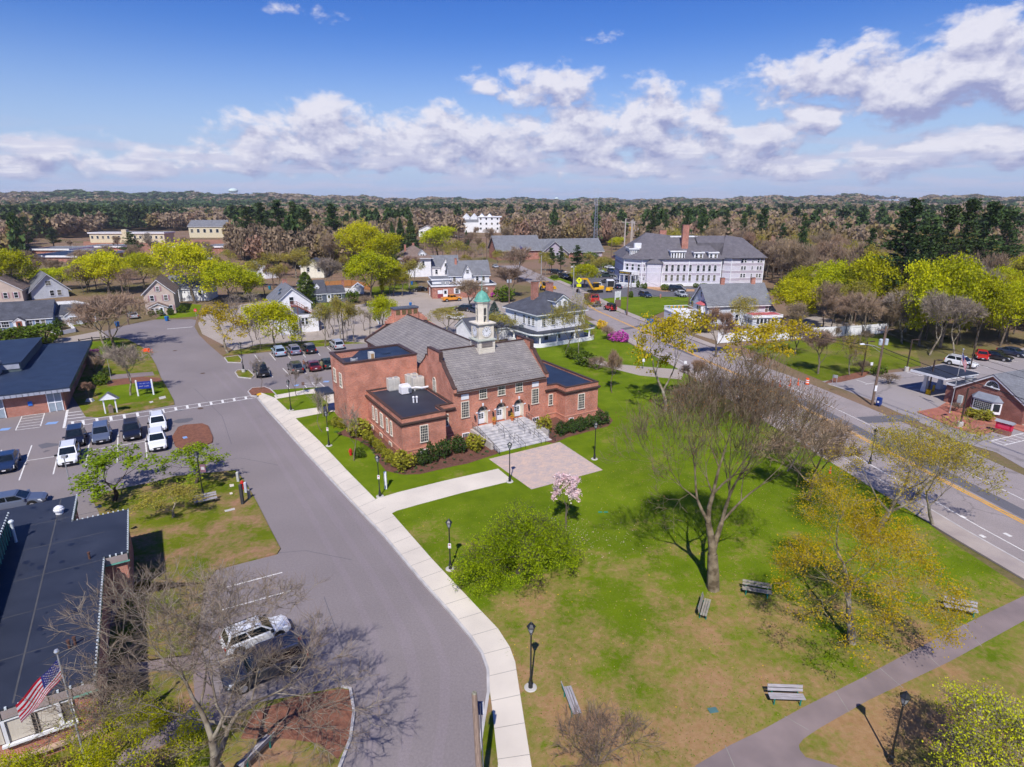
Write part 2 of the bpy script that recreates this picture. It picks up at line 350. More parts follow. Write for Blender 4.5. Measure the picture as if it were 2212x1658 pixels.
# pavers get courses
def _pv():
    t=PAVER.node_tree; L=t.links; b=t.nodes['Principled BSDF']; src=b.inputs['Base Color'].links[0].from_socket
    tc=[n for n in t.nodes if n.type=='TEX_COORD'][0]
    mp=t.nodes.new('ShaderNodeMapping'); mp.inputs['Rotation'].default_value=(0,0,R(-31)); L.new(tc.outputs['Object'],mp.inputs[0])
    br=t.nodes.new('ShaderNodeTexBrick'); L.new(mp.outputs[0],br.inputs[0]); br.inputs['Color1'].default_value=(.62,.46,.36,1); br.inputs['Color2'].default_value=(.42,.36,.35,1); br.inputs['Mortar'].default_value=(.3,.24,.2,1)
    br.inputs['Scale'].default_value=1; br.inputs['Brick Width'].default_value=.42; br.inputs['Row Height'].default_value=.24; br.inputs['Mortar Size'].default_value=.01
    mx=t.nodes.new('ShaderNodeMix'); mx.data_type='RGBA'; mx.inputs[0].default_value=.55; L.new(src,mx.inputs[6]); L.new(br.outputs[0],mx.inputs[7]); L.new(mx.outputs[2],b.inputs['Base Color'])
_pv()
def PG(pts,z=0): return [G(x,y) for x,y in pts]
def sheet(name,pts,z,mat,h=0,world=False,kind='structure'):
    P=[Vector(p) for p in pts] if world else PG(pts)
    b=MB()
    if h: b.prism([(p.x,p.y) for p in P],z,z+h)
    else:
        if sum(P[i].x*P[(i+1)%len(P)].y-P[(i+1)%len(P)].x*P[i].y for i in range(len(P)))<0: P=P[::-1]
        b.face([(p.x,p.y,z) for p in P])
    o=b.build(name,mat); return tag(o,kind=kind)
def offs(pl,d):
    """polyline offset to the right by d"""
    o=[]
    for i,p in enumerate(pl):
        a=pl[max(0,i-1)]; c=pl[min(len(pl)-1,i+1)]; t=(Vector(c)-Vector(a)); t.z=0; t.normalize()
        dd=d[i] if isinstance(d,(list,tuple)) else d
        o.append(Vector((p[0]+t.y*dd,p[1]-t.x*dd,0)))
    return o
def band(b,pl,d0,d1,z0,z1,mi=0):
    A=offs(pl,d0);B=offs(pl,d1)
    for i in range(len(pl)-1):
        a,c,e,f=A[i],A[i+1],B[i+1],B[i]
        b.add([(a.x,a.y,z1),(c.x,c.y,z1),(e.x,e.y,z1),(f.x,f.y,z1)],[(3,2,1,0)],mi)
        if z1>z0+.02:
            b.add([(a.x,a.y,z0),(c.x,c.y,z0),(c.x,c.y,z1),(a.x,a.y,z1)],[(0,1,2,3)],mi); b.add([(f.x,f.y,z0),(e.x,e.y,z0),(e.x,e.y,z1),(f.x,f.y,z1)],[(3,2,1,0)],mi)
def kerb(name,pts,mat=KERB,wd=.16,h=.16,closed=False,world=False):
    P=[Vector(p) for p in pts] if world else PG(pts)
    if closed: P.append(P[0])
    b=MB(); band(b,P,-wd/2,wd/2,0,h); return tag(b.build(name,mat),kind='structure')
def line(b,p,q,wd=.11,z=.02,world=False,mi=0):
    a,c=(Vector(p),Vector(q)) if world else (G(*p),G(*q)); t=(c-a); t.z=0; t.normalize(); n=Vector((-t.y,t.x,0))*wd/2
    b.face([(a-n).to_tuple()[:2]+(z,),(c-n).to_tuple()[:2]+(z,),(c+n).to_tuple()[:2]+(z,),(a+n).to_tuple()[:2]+(z,)],mi)
# terrain with far hills
rng=random.Random(5)
def hillh(az,r):
    # az degrees from straight ahead
    prof=[(-60,40),(-42,38),(-30,36),(-22,34),(-17,30),(-12,18),(-6,16),(0,13),(8,12),(15,12),(20,18),(26,27),(32,24),(38,20),(45,26),(60,34)]
    h=prof[-1][1] if az>60 else prof[0][1]
    for (a,x),(b_,y) in zip(prof,prof[1:]):
        if a<=az<=b_: k=(az-a)/(b_-a); h=x+(y-x)*k
    h+=4*math.sin(az*.9+1)+2.5*math.sin(az*2.3)+1.5*math.sin(az*5.1)
    k=min(1,max(0,(r-1100)/1900)); k=k*k*(3-2*k)
    return h*k
def terrain():
    rs=[0,15,30,50,80,120,180,260,380,520,700,900,1100,1350,1600,1900,2200,2600,3000,3600,4300,5200,6500,8200,10500,14000,20000]
    azs=[-180+i*10 for i in range(12)]+[-60+i*1.5 for i in range(81)]+[70+i*10 for i in range(11)]
    v=[(0,0,-.03)];f=[];n=len(azs)
    for r in rs[1:]:
        for a in azs:
            z=-.03+hillh(a,r) if r>1100 else -.03
            if r>4000: z=max(0,z*(1-(r-4000)/9000))
            v.append((r*math.sin(R(a)),r*math.cos(R(a)),z))
    for k in range(n): f.append((0,1+(k+1)%n,1+k))
    for i in range(len(rs)-2):
        for k in range(n):
            a=1+i*n+k;b_=1+i*n+(k+1)%n; f.append((a,b_,b_+n,a+n))
    b=MB(); b.add(v,f); o=b.build('ground',LITTER,smooth=True); tag(o,kind='structure')
terrain()
# blue mountains on the horizon
def mount(pts,dist):
    b=MB(); top=[];bot=[];bk=[]
    for x,y in pts:
        a,e=AZEL(x,y); z=CAMH+dist*math.tan(e); top.append((dist*math.sin(a),dist*math.cos(a),z)); bot.append((dist*.93*math.sin(a),dist*.93*math.cos(a),-5)); bk.append((dist*1.1*math.sin(a),dist*1.1*math.cos(a),-5))
    n=len(pts); b.add(top+bot+bk,[(n+i,n+i+1,i+1,i) for i in range(n-1)]+[(i,i+1,2*n+i+1,2*n+i) for i in range(n-1)])
    return tag(b.build('mountain',mt('wooded_mountain_slope',(.07,.09,.07),(.05,.06,.05),s=.002),smooth=True),kind='structure')
mount([(840,436),(880,433),(905,430),(935,427),(950,426.5),(965,428.5),(985,431),(1010,434)],16000)
mount([(1230,436),(1290,433),(1350,434),(1400,432.5),(1450,431),(1475,430.5),(1500,432),(1540,434.5),(1600,436)],15000)
# asphalt of the drive and the lots on the left
KER=[(1025,1800),(1028,1700),(1035,1634),(1041,1585),(1055,1499),(1054,1450),(1041,1413),(1015,1376),(974,1327),(912,1258),(831,1161),(749,1075),(725,1049),(689,1010),(655,974),(616,930),(579,889),(556,861)]
sheet('driveway',[(1300,2300),(1025,1800)]+KER[1:]+[(600,850),(740,862),(800,800),(800,742),(762,743.5),(713,747.5),(616,757),(518,767),(485,774),(450,744),(430,724),(420,706),(424,692),(412,690),(335,691),(277,702),(225,716),(228,735),(120,760),(-60,790),(-700,900),(-700,1300),(-500,2300)],.0,ASPH)
sheet('pale_pavement',[(518,764),(437,722),(428,700),(432,690),(438,672),(560,652),(640,650),(700,668),(800,655),(860,628),(1000,640),(1080,652),(1250,655),(1262,672),(1110,705),(1000,745),(800,760),(713,748),(616,757)],-.006,ASPHP)
sheet('pale_pavement',[(-60,790),(-60,752),(115,735),(222,714),(232,733),(178,738)],.006,ASPHP)
# kerbside sidewalk of the library
SWL=[(1034,1900),(1060,1800),(1076,1655),(1070,1600),(1064,1540),(1058,1495),(1056,1450),(1043,1411),(1017,1374),(976,1325),(914,1256),(833,1159),(751,1073),(727,1047),(690,1008),(656.5,972),(618,928),(581,888),(558,860)]
SWR=[(564,850),(595,862),(625,891),(639,906),(689,954),(737,1005),(749,1018),(796,1065.5),(810,1080),(845,1110),(933,1210.5),(1035,1319),(1076,1362),(1101,1401),(1113,1434),(1117,1462),(1126,1520),(1137,1590),(1148,1658),(1165,1780),(1180,1900)]
sheet('library_lawn',SWR[::-1]+[(567,846),(620,842),(700,838),(760,860),(790,800),(800,742),(900,720),(1000,760),(1085,745),(1190,712),(1262,690),(1300,714),(1420,775),(1560,846),(1720,932),(1900,1046),(2052,1172),(2225,1285),(2500,1500),(2500,1900)],.0,LAWN,h=.10)
sheet('sidewalk',SWL+SWR,.0,SIDEW,h=.125)
kerb('kerb',KER[1:],KERB,.17,.15)
sj=MB()   # tooled joints across the walk
for k in range(1,40):
    def al(pl,t):
        P=PG(pl); L=[0]
        for a,b_ in zip(P,P[1:]): L.append(L[-1]+(b_-a).length)
        s_=t*L[-1]
        for i in range(len(P)-1):
            if s_<=L[i+1]: return P[i].lerp(P[i+1],(s_-L[i])/(L[i+1]-L[i]))
        return P[-1]
    line(sj,al(SWL,k/40),al(SWR[::-1],k/40),.035,.130,True)
tag(sj.build('sidewalk_joint',mt('joint_grey',(.30,.28,.25),rough=.95)),kind='structure')  # narrow joint strips in their own grey-brown
sheet('verge',[(1028,1700),(1035,1634),(1041,1587),(1056,1500),(1058,1497),(1064,1540),(1070,1600),(1076,1655),(1066,1740),(1045,1860),(1010,1860)],.0,LAWN2,h=.11)
sheet('library_walk',[(810,1081),(860,1066),(960,1041),(1076,1015),(1108,1041),(1000,1067),(900,1094),(858,1106),(846,1112)],.112,SIDEW)
sheet('library_walk',[(592,856),(655,845),(700,839),(735,855),(790,880),(810,905),(711,880),(639,906),(625,891),(712,880),(708,872),(686,852),(662,853),(596,864)],.112,SIDEW)
sheet('library_walk',[(625.4,891),(705,880),(800,866),(820,880),(760,890),(710,892),(639,906)],.116,SIDEW)
sheet('patio',[(1056,994),(1209,957),(1302,1018),(1148,1060)],.112,PAVER)
sheet('mulch_bed',[(727,939),(745,930),(790,880),(1000,870),(1290,880),(1316,901),(1324,911),(1314,923),(1277,933),(1224,947.7),(1196,960),(1150,950),(1068,985),(1010,1004),(979,1010),(907,1027),(871,1028),(834,1020),(820,1003),(812,988),(798,969),(774,954)],.114,MULCH)
sheet('mulch_bed',[(536,846),(545,839),(572,837),(582,840),(594,851),(562,851),(545,857)],.0,MULCHR,h=.14)
kerb('kerb',[(556,858),(543,857),(536,848),(545,840),(572,838),(583,842),(594,852),(600,860)],KERB,.15,.17)
sheet('tactile_paving',[(553,853),(562,850),(566,854),(557,857.5)],.132,TACT); sheet('tactile_paving',[(680,846),(696,841),(699,844),(684,849)],.122,TACT)
# islands on the left
def island(name,pts,mat,kb=True,h=.1,km=KERB):
    sheet(name,pts,0,mat,h=h)
    if kb: kerb('kerb',pts,km,.14,h+.04,closed=True)
island('grass_island',[(485,774),(492,784),(520,785),(523,779),(515,769)],LAWN2)
island('grass_island',[(508,806),(513,801),(537,801),(549,813),(543,819),(515,816)],LAWN2)
island('grass_island',[(172,880),(185,901),(212,902),(275,893),(377,875),(375,866),(362,841),(347,816),(337,790),(322,764),(305,750),(275,734),(250,730),(200,735),(160,741),(120,800)],LAWN2,False)
sheet('grass_patch',[(212,862),(220,842),(245,836),(290,830),(350,826),(356,850),(330,866),(280,872),(225,882)],.106,LAWN)
sheet('grass_patch',[(180,742),(245,735),(290,756),(270,775),(215,780),(180,790)],.106,LAWN)
sheet('mulch_bed',[(225,826),(300,815),(345,818),(350,826),(300,829),(235,836)],.110,MULCHR)
sheet('path',[(236,812),(330,805),(334,813),(240,822)],.114,PATHP); sheet('concrete_pad',[(343,860),(357,857),(359,862),(345,865)],.112,CONC); sheet('concrete_pad',[(322,870),(330,868),(332,871),(325,873)],.112,CONC)
island('mulch_island',[(385,925),(400,920),(437,917),(450,922),(460,946),(459,957),(437,966),(390,972),(378,964),(372,946)],MULCHR,False,.14); sheet('access_cover',[(394,947),(403,945),(406,949),(397,951)],.146,HBLUE)
island('grass_island',[(198,1078),(232,1064),(337,1042),(375,1031),(507,1018),(515,1024),(532,1046),(554,1085),(584,1145),(606,1187),(599,1198),(524,1217),(468,1232),(445,1262),(285,1290),(230,1200),(215,1110)],LAWN2,False)
sheet('concrete_pad',[(485,1105),(507,1100),(508,1104),(487,1109)],.112,CONC); sheet('access_cover',[(496,1049),(505,1048),(506,1053),(497,1055)],.112,SIDEW); sheet('access_cover',[(496,1067),(502,1066),(503,1070),(497,1071)],.112,SIDEW)
island('grass_island',[(285,1260),(445,1262),(432,1330),(420,1400),(412,1419),(288,1436),(200,1440)],LAWN2,False)
sheet('path',[(288,1432),(412,1417),(420,1400),(440,1420),(455,1480),(478,1550),(480,1562),(380,1600),(330,1625),(250,1700),(150,1760),(250,1640),(330,1585),(400,1545),(422,1520),(417,1450),(288,1456)],.10,PATHP)
island('grass_island',[(200,1458),(288,1456),(417,1450),(422,1520),(400,1545),(330,1585),(250,1640),(120,1760),(0,1720)],LAWN2,False)
island('grass_island',[(250,1700),(330,1625),(380,1600),(480,1562),(540,1535),(562,1520),(640,1506),(738,1487),(757,1491),(765,1540),(757,1600),(735,1658),(700,1760),(640,1900),(100,1900)],LAWN2,False)
sheet('mulch_bed',[(520,1600),(545,1542),(640,1509),(738,1491),(756,1495),(762,1540),(754,1600),(730,1645),(690,1610),(620,1600)],.106,MULCHR)
kerb('kerb',[(738,1487),(757,1491),(765,1540),(757,1600),(735,1658),(700,1760)],KERB,.16,.15)
# painted marks on the left lots
ml=MB()
def rl(x,y): return (.25*x,691.2+.25*y)
def zz(x,y): return (518.4+.2432*x,662.4+.2432*y)
def rb_(x,y): return(.3745*x,1036.8+.3745*y)
for a,b_ in [((275,1085),(165,1388)),((530,1045),(460,1335)),((785,1000),(765,1100)),((765,1100),(740,1285)),((1020,970),(1012,1235)),((1255,1030),(1270,1190)),((220,1220),(490,1180)),((770,1130),(1255,1050)),((1430,1020),(1490,1013)),((15,1125),(-60,1300)),((0,1250),(220,1220))]: line(ml,rl(*a),rl(*b_),.12,.008)
for pts in ([(590,885),(850,850),(1185,805),(1515,755),(2212,650)],[(545,935),(850,890),(1185,845),(1515,785),(2212,674)]):
    for a,b_ in zip(pts,pts[1:]): line(ml,rl(*a),rl(*b_),.14,.008)
up=lambda x:650+(2212-x)*(755-650)/(2212-1515) if x>1515 else 755+(1515-x)*(885-755)/(1515-590)
lw=lambda x:674+(2212-x)*(785-674)/(2212-1515) if x>1515 else 785+(1515-x)*(935-785)/(1515-545)
for x in (625,715,835,955,1070,1185,1300,1405,1515,1615,1720,1820,1920,2020,2120): line(ml,rl(x,up(x)),rl(x+8,lw(x)),.30,.012)
line(ml,rl(583,780),rl(552,935),.28,.012)
for a,b_ in [((590,805),(705,790)),((585,830),(722,815)),((580,858),(742,838))]: line(ml,rl(*a),rl(*b_),.2,.008)
for a,b_ in [((190,835),(385,808)),((385,808),(350,920)),((350,928),(135,955)),((135,955),(190,835)),((180,858),(372,830)),((172,880),(366,855)),((162,905),(360,880)),((150,930),(355,905))]: line(ml,rl(*a),rl(*b_),.11,.008)
for a,b_ in [((130,430),(175,492)),((265,417),(315,478)),((400,408),(452,467)),((540,400),(583,452)),((680,395),(712,437)),((775,365),(805,392)),((380,550),(442,613)),((540,560),(590,598)),((415,703),(487,780)),((560,688),(700,670)),((700,670),(770,730)),((560,688),(625,755)),((625,755),(770,733)),((585,700),(725,690)),((600,715),(740,704)),((610,732),(755,718)),((640,680),(700,742)),((240,570),(292,630))]: line(ml,zz(*a),zz(*b_),.11,.008)
for a,b_ in [((1300,622),(1628,535)),((1250,760),(1678,640)),((1305,1212),(1692,1085)),((1250,1052),(1420,1005))]: line(ml,rb_(*a),rb_(*b_),.12,.008)
line(ml,rl(1445,80),rl(1665,62),.35,.008)
tag(ml.build('road_marking',WLINE),kind='structure')
hb=MB()
for q in [(400,885,495,910),(0,940,85,962)]: line(hb,rl(q[0],(q[1]+q[3])/2),rl(q[2],(q[1]+q[3])/2-8),.9,.008)
for q in [(485,692,520,710),(740,658,790,678)]: line(hb,zz(q[0],701 if q[0]<500 else 668),zz(q[2],701 if q[0]<500 else 667),.8,.008)
tag(hb.build('faded_blue_marking',HBLUE),kind='structure')
def blob(pxs,z,mat,name='asphalt_stain'): return sheet(name,pxs,z,mat)
blob([(370,912),(385,906),(416,903),(418,907),(405,913),(385,915)],.004,ASPHD); blob([(82,962),(100,957),(128,959),(125,963),(90,970)],.004,ASPHD); blob([(377,888),(392,884),(400,886),(385,889)],.004,ASPHD)
tw_=MB(); TW=PG([(575,900),(640,985),(735,1110),(830,1245),(900,1370),(925,1450),(920,1540),(900,1650),(880,1800)])
for d in (-1.0,.7): band(tw_,TW,d-.28,d+.28,0,.004)
TW2=PG([(470,800),(520,850),(600,960),(690,1100),(780,1250),(840,1370),(860,1450),(850,1560),(820,1750)])
for d in (-.8,.9): band(tw_,TW2,d-.25,d+.25,0,.0035)
tag(tw_.build('tyre_wear',asph('worn_asphalt_surface',(.262,.224,.228),.80,0)),kind='structure')
sc=MB()
for P_ in ([(560,1180),(600,1195),(660,1190),(760,1210)],[(700,1290),(740,1400),(730,1500),(750,1600)],[(420,840),(480,900),(500,960)],[(120,1010),(230,1000),(330,985)],[(450,1000),(520,990),(600,1005)]):
    for a_,c_ in zip(P_,P_[1:]): line(sc,a_,c_,.05,.009)
tag(sc.build('sealed_crack',ASPHD),kind='structure')
for x,y,r_ in ((520,1120,.5),(690,1330,.35),(300,1020,.45),(100,975,.4),(210,985,.3),(620,1440,.5),(470,960,.3),(760,1470,.4)):
    g=G(x,y); sr=random.Random(x); b=MB(); b.face([(g.x+r_*sr.uniform(.5,1.1)*math.cos(2*math.pi*i/9),g.y+r_*sr.uniform(.5,1.1)*math.sin(2*math.pi*i/9),.006) for i in range(9)]); tag(b.build('oil_stain',mt('oil_stained_asphalt',(.14,.125,.13),(.11,.1,.105),s=3)),kind='structure')
# manhole covers
MH=[(433,883,'driveway'),(378,758,''),(438,807,''),(1003,711,''),(909,676,'')]
for x,y,_ in MH:
    b=MB(); g=G(x,y); b.lathe([(.0,.006),(.36,.006),(.36,.012),(0,.014)],14,(g.x,g.y)); tag(b.build('manhole_cover',mt('rusty_iron',(.11,.07,.05))),kind='structure')
# ------------------------------------------------------------ the street on the right
CLP=[(1100,574),(1130,588),(1170,608),(1200,622),(1235,640),(1262,655),(1290,672),(1335,692),(1382,713),(1430,735),(1485,760),(1537,785),(1610,817),(1669,847),(1733,880),(1847,939),(1959,998),(2088,1065),(2212,1130)]
CLW=PG(CLP)+[Vector((45.6,38,0)),Vector((47.5,25,0)),Vector((48.5,5,0)),Vector((48,-40,0))]
nC=len(CLW)
st_=MB()
rw=[4.5]*8+[5,5.5,6,6.5,7.5,8,8.5,8.8,9,9,9]+[9]*4
# the polyline runs towards the camera: "right" of it is our left
band(st_,CLW,[-v for v in rw],[5.0]*8+[5.6]*4+[6.1]*(nC-12),0,.012)
tag(st_.build('street',ASPHM),kind='structure')
y_=MB(); band(y_,CLW[5:],-.27,-.07,0,.02); band(y_,CLW[5:],.07,.27,0,.02); tag(y_.build('centre_line',YLINE),kind='structure')
e_=MB(); band(e_,CLW[10:],4.3,4.42,0,.02); band(e_,CLW[12:],-4.0,-3.9,0,.02)
for q in [((2075,1115),(2085,1120)),((2117,1156),(2128,1162)),((2169,1152),(2184,1160))]: line(e_,q[0],q[1],.35,.021)
tag(e_.build('edge_line',WLINE),kind='structure')
pt=MB(); band(pt,CLW[12:],-2.2,-.6,0,.016)
a=G(1750,866);b_=G(1960,900); line(pt,G(1725,872)+Vector((0,0,0)),G(1800,862),1.9,.0165); line(pt,(1862,908),(1973,903),2.2,.0165); line(pt,(1660,860),(1725,872),1.2,.0165); line(pt,(1345,712),(1400,702),1.6,.0165); line(pt,(1500,770),(1440,745),.8,.0165)
tag(pt.build('trench_patch',ASPHD),kind='structure')
sw=MB(); band(sw,CLW[7:],[5.75]*5+[6.25]*(nC-12),[7.4]*5+[8.2]*(nC-12),0,.14); tag(sw.build('street_sidewalk',mt('street_sidewalk_concrete',(.40,.34,.30),(.32,.27,.25),s=.6,rough=.9,det=9)),kind='structure')
kb=MB(); band(kb,CLW[7:],[5.6]*5+[6.1]*(nC-12),[5.75]*5+[6.25]*(nC-12),0,.15); tag(kb.build('kerb',KERB),kind='structure')
sf=MB(); band(sf,CLW[2:12],[-4.55]*6+[-5.1,-5.6,-6.1,-6.6],[-6.6]*6+[-7,-7.4,-7.8,-8.2],0,.12); tag(sf.build('street_sidewalk',mt('street_sidewalk_concrete',(.4,.34,.3))),kind='structure')
sheet('old_path',[(1330,1900),(1440,1740),(1503,1657),(1576,1614),(1649,1579),(1730,1534),(1859,1469),(1946,1422),(2068,1359),(2212,1290),(2300,1248),(2390,1275),(2300,1305),(2212,1344),(2050,1433),(1876,1516),(1771,1576),(1735,1600),(1725,1613),(1727,1624),(1740,1640),(1803,1657),(1900,1700),(2100,1900)],.108,PATHP)
jj=MB()
for a,b_ in [((1566,1614),(1620,1740)),((1694,1551),(1746,1581)),((1805,1497),(1834,1543)),((1900,1447),(1950,1490)),((1985,1402),(2030,1444)),((2080,1354),(2120,1400))]: line(jj,a,b_,.035,.113)
tag(jj.build('path_joint',mt('joint_grey',(.3,.28,.25))),kind='structure')  # path joints use the grey-brown of the sidewalk joints
sheet('library_walk',[(1478,801),(1382,793),(1330,788),(1290,778),(1230,768),(1230,776),(1290,789),(1330,800),(1382,813),(1472,822)],.108,ASPHP)
# bank lot
sheet('parking_lot',[(1775,824),(1850,814),(1959,802),(2044,784),(2107,772),(2212,752),(2500,735),(2600,1100),(2320,1080),(2212,1012),(2153,978),(2075,955),(1971,905),(1874,862),(1795,831)],-.004,ASPHB)
sheet('brick_plaza',[(1981,891),(2025,882),(2048,868),(2080,860),(2260,900),(2230,940),(2182,925),(2115,941),(2060,925)],.0,BPAVE,h=.09)
sheet('gravel_strip',[(2048,868),(2062,864),(2230,905),(2226,925),(2150,905),(2090,885)],.096,mt('pale_gravel',(.5,.42,.33),(.4,.33,.26),s=8))
sheet('mulch_bed',[(1782,828),(1800,818),(1850,806),(1880,803),(1868,814),(1815,826)],.0,MULCHR,h=.08)
m8=MB()
def r8(x,y):return(1728+.2431*x,662.4+.2431*y)
for a,b_ in [((250,690),(380,730)),((500,652),(610,690)),((580,692),(655,682)),((725,615),(860,655)),((820,654),(892,645)),((950,585),(1090,618)),((1055,616),(1120,608)),((945,718),(1030,705)),((1180,530),(1260,550)),((1500,560),(1600,590)),((1560,500),(1680,550)),((1700,480),(1880,520)),((1760,455),(1940,495)),((1000,740),(1120,735)),((1700,1195),(1990,1125)),((1700,1195),(1810,1235)),((1810,1235),(2100,1165)),((1740,1190),(1850,1222)),((1790,1178),(1910,1208)),((1845,1165),(1965,1196)),((1900,1150),(2020,1184)),((1955,1137),(2080,1170)),((620,860),(740,975))][:-1]: line(m8,r8(*a),r8(*b_),.13,.004)
tag(m8.build('road_marking',WLINE),kind='structure')
# far lawns and lots
sheet('far_lawn',[(1600,748),(1700,737),(1915,724),(1975,745),(1990,790),(1870,806),(1784,826),(1720,800),(1650,768)],-.012,LAWN3)
sheet('far_lot',[(1727,690),(1762,683),(1845,700),(1865,716),(1700,726),(1600,738),(1560,740),(1500,722),(1560,712),(1680,706)],-.008,ASPHP)
sheet('inn_lawn',[(1296,647),(1346,642),(1446,642),(1500,643),(1490,664),(1446,668),(1396,690),(1366,684),(1321,670)],0,LAWN,h=.08)
sheet('inn_lot',[(1262,652),(1225,632),(1236,610),(1200,598),(1245,585),(1290,575),(1352,568),(1362,600),(1400,622),(1530,618),(1600,622),(1560,645),(1500,650),(1296,649)],-.010,ASPHD)
sheet('gravel_bed',[(1378,610),(1400,612),(1440,622),(1500,626),(1500,630),(1430,630),(1390,622)],.0,mt('wood_chip',(.5,.30,.15),(.4,.22,.12),s=5),h=.05)
sheet('verge',[(1150,606),(1236,590),(1240,606),(1228,630),(1200,616)],-.01,LAWN)
sheet('verge',[(1271,575),(1345,563),(1346,582),(1300,588)],-.006,LAWN3)
sheet('front_lawn',[(336,690),(425,684),(436,659),(382,655)],-.012,LAWN); sheet('front_lawn',[(695,655),(757,654),(760,666),(700,668)],-.002,LAWN); sheet('back_lawn',[(805,620),(900,610),(910,628),(860,632),(800,640)],-.002,LAWN3)
sheet('front_lawn',[(148,702),(170,696),(190,700),(150,708)],.02,LAWN3)
sheet('verge',[(940,668),(1005,660),(1010,668),(960,674)],.0,LAWN3,h=.06)
sheet('yard',[(560,745),(700,735),(790,742),(762,743),(713,747),(616,756.5),(518,766),(482,769),(500,760)],.0,LAWN2,h=.05)
sheet('clearing',[(180,522),(492,518),(500,532),(470,550),(180,548)],-.01,mt('bare_earth',(.36,.17,.10),(.28,.13,.08),s=.1))
# ------------------------------------------------------------ building kit
def offpoly(P,d):
    n=len(P);o=[]
    for i in range(n):
        a=Vector(P[i-1]);b=Vector(P[i]);c=Vector(P[(i+1)%n]); e1=(b-a).normalized();e2=(c-b).normalized()
        n1=Vector((e1.y,-e1.x));n2=Vector((e2.y,-e2.x)); m=(n1+n2); k=d*2/max(.3,m.length_squared)*1.0
        o.append((b.x+m.x*k,b.y+m.y*k))
    return o
def ring(b,P,out,inn,z0,z1,mi=0):
    A=offpoly(P,out);B=offpoly(P,-inn); n=len(P)
    for i in range(n):
        j=(i+1)%n
        b.add([(A[i][0],A[i][1],z0),(A[j][0],A[j][1],z0),(B[j][0],B[j][1],z0),(B[i][0],B[i][1],z0),(A[i][0],A[i][1],z1),(A[j][0],A[j][1],z1),(B[j][0],B[j][1],z1),(B[i][0],B[i][1],z1)],[(4,5,6,7),(0,1,5,4),(2,3,7,6),(3,2,1,0)],mi)
WC={}
FR={'F':0,'R':math.pi/2,'B':math.pi,'L':-math.pi/2}
def winmesh(w,h,cols,rows,trim,glass,arch=False,tr=.09):
    k=(w,h,cols,rows,trim.name,glass.name,arch)
    if k in WC: return WC[k]
    b=MB(); p=MB(); x0,x1=-w/2,w/2
    b.box(x0-tr,x0,-.07,.02,-.02,h+tr); b.box(x1,x1+tr,-.07,.02,-.02,h+tr); b.box(x0-tr-.05,x1+tr+.05,-.11,.02,-.1,-.02); b.box(x0,x1,-.07,.02,h,h+tr)
    for i in range(1,cols): x=x0+w*i/cols; b.box(x-.016,x+.016,-.055,.0,0,h)
    for i in range(1,rows): z=h*i/rows; t=.028 if i*2==rows else .014; b.box(x0,x1,-.06 if i*2==rows else -.053,.0,z-t,z+t)
    p.face([(x0,-.03,0),(x1,-.03,0),(x1,-.03,h),(x0,-.03,h)])
    if arch:
        n=8; pts=[(x0+w/2-w/2*math.cos(math.pi*i/n),-.03,h+tr+w/2*math.sin(math.pi*i/n)) for i in range(n+1)]; p.face(pts[::-1] if 0 else pts)
        for i in range(n):
            a,c=pts[i],pts[i+1]; b.tube((a[0],-.03,a[2]),(c[0],-.03,c[2]),.06,.06,4)
    WC[k]=(b.mesh('window_frame',trim),p.mesh('window_pane',glass)); return WC[k]
def wallpos(dims,face,u,z,off=0.):
    x0,x1,y0,y1=dims
    return {'F':(x0+u,y0-off,z),'R':(x1+off,y0+u,z),'L':(x0-off,y0+u,z),'B':(x0+u,y1+off,z)}[face]
GL={}
def shade_glass(i):
    cs=[(.02,.03,.04),(.05,.06,.07),(.012,.02,.03),(.16,.15,.12)]
    return glassm('window_glass_%d'%i if i else 'window_glass',cs[i],.1)
wrng=random.Random(3)
def win(root,dims,face,u,z,w,h,cols=2,rows=2,trim=None,glass=None,arch=False,shut=None,name='window'):
    g=glass or shade_glass(wrng.choice([0,0,1,2,3]))
    f,p=winmesh(w,h,cols,rows,trim or WHITE,g,arch)
    o=link(name,f,root,wallpos(dims,face,u,z,.02),FR[face]); q=link('pane',p,o)
    if shut:
        for s in (-1,1):
            b=MB(); b.box(s*(w/2+.12+.17)-.17,s*(w/2+.12+.17)+.17,-.06,.0,-.02,h+.04); b.build('shutter',shut,o)
    return o
def door(root,dims,face,u,z,w=1.0,h=2.05,mat=None,glass=True):
    b=MB(); m=mat or WHITE; b.box(-w/2,w/2,-.06,.02,0,h); b.box(-w/2-.1,-w/2,-.08,.02,0,h+.1); b.box(w/2,w/2+.1,-.08,.02,0,h+.1); b.box(-w/2,w/2,-.08,.02,h,h+.1)
    o=b.build('door',m,root,loc=wallpos(dims,face,u,z,.02),rot=FR[face])
    if glass:
        p=MB(); p.face([(-w*.3,-.07,h*.5),(w*.3,-.07,h*.5),(w*.3,-.07,h*.9),(-w*.3,-.07,h*.9)]); p.build('pane',GLASS,o)
    k=MB(); k.box(w*.36,w*.42,-.12,-.06,h*.45,h*.49); k.build('handle',METAL,o)
    return o
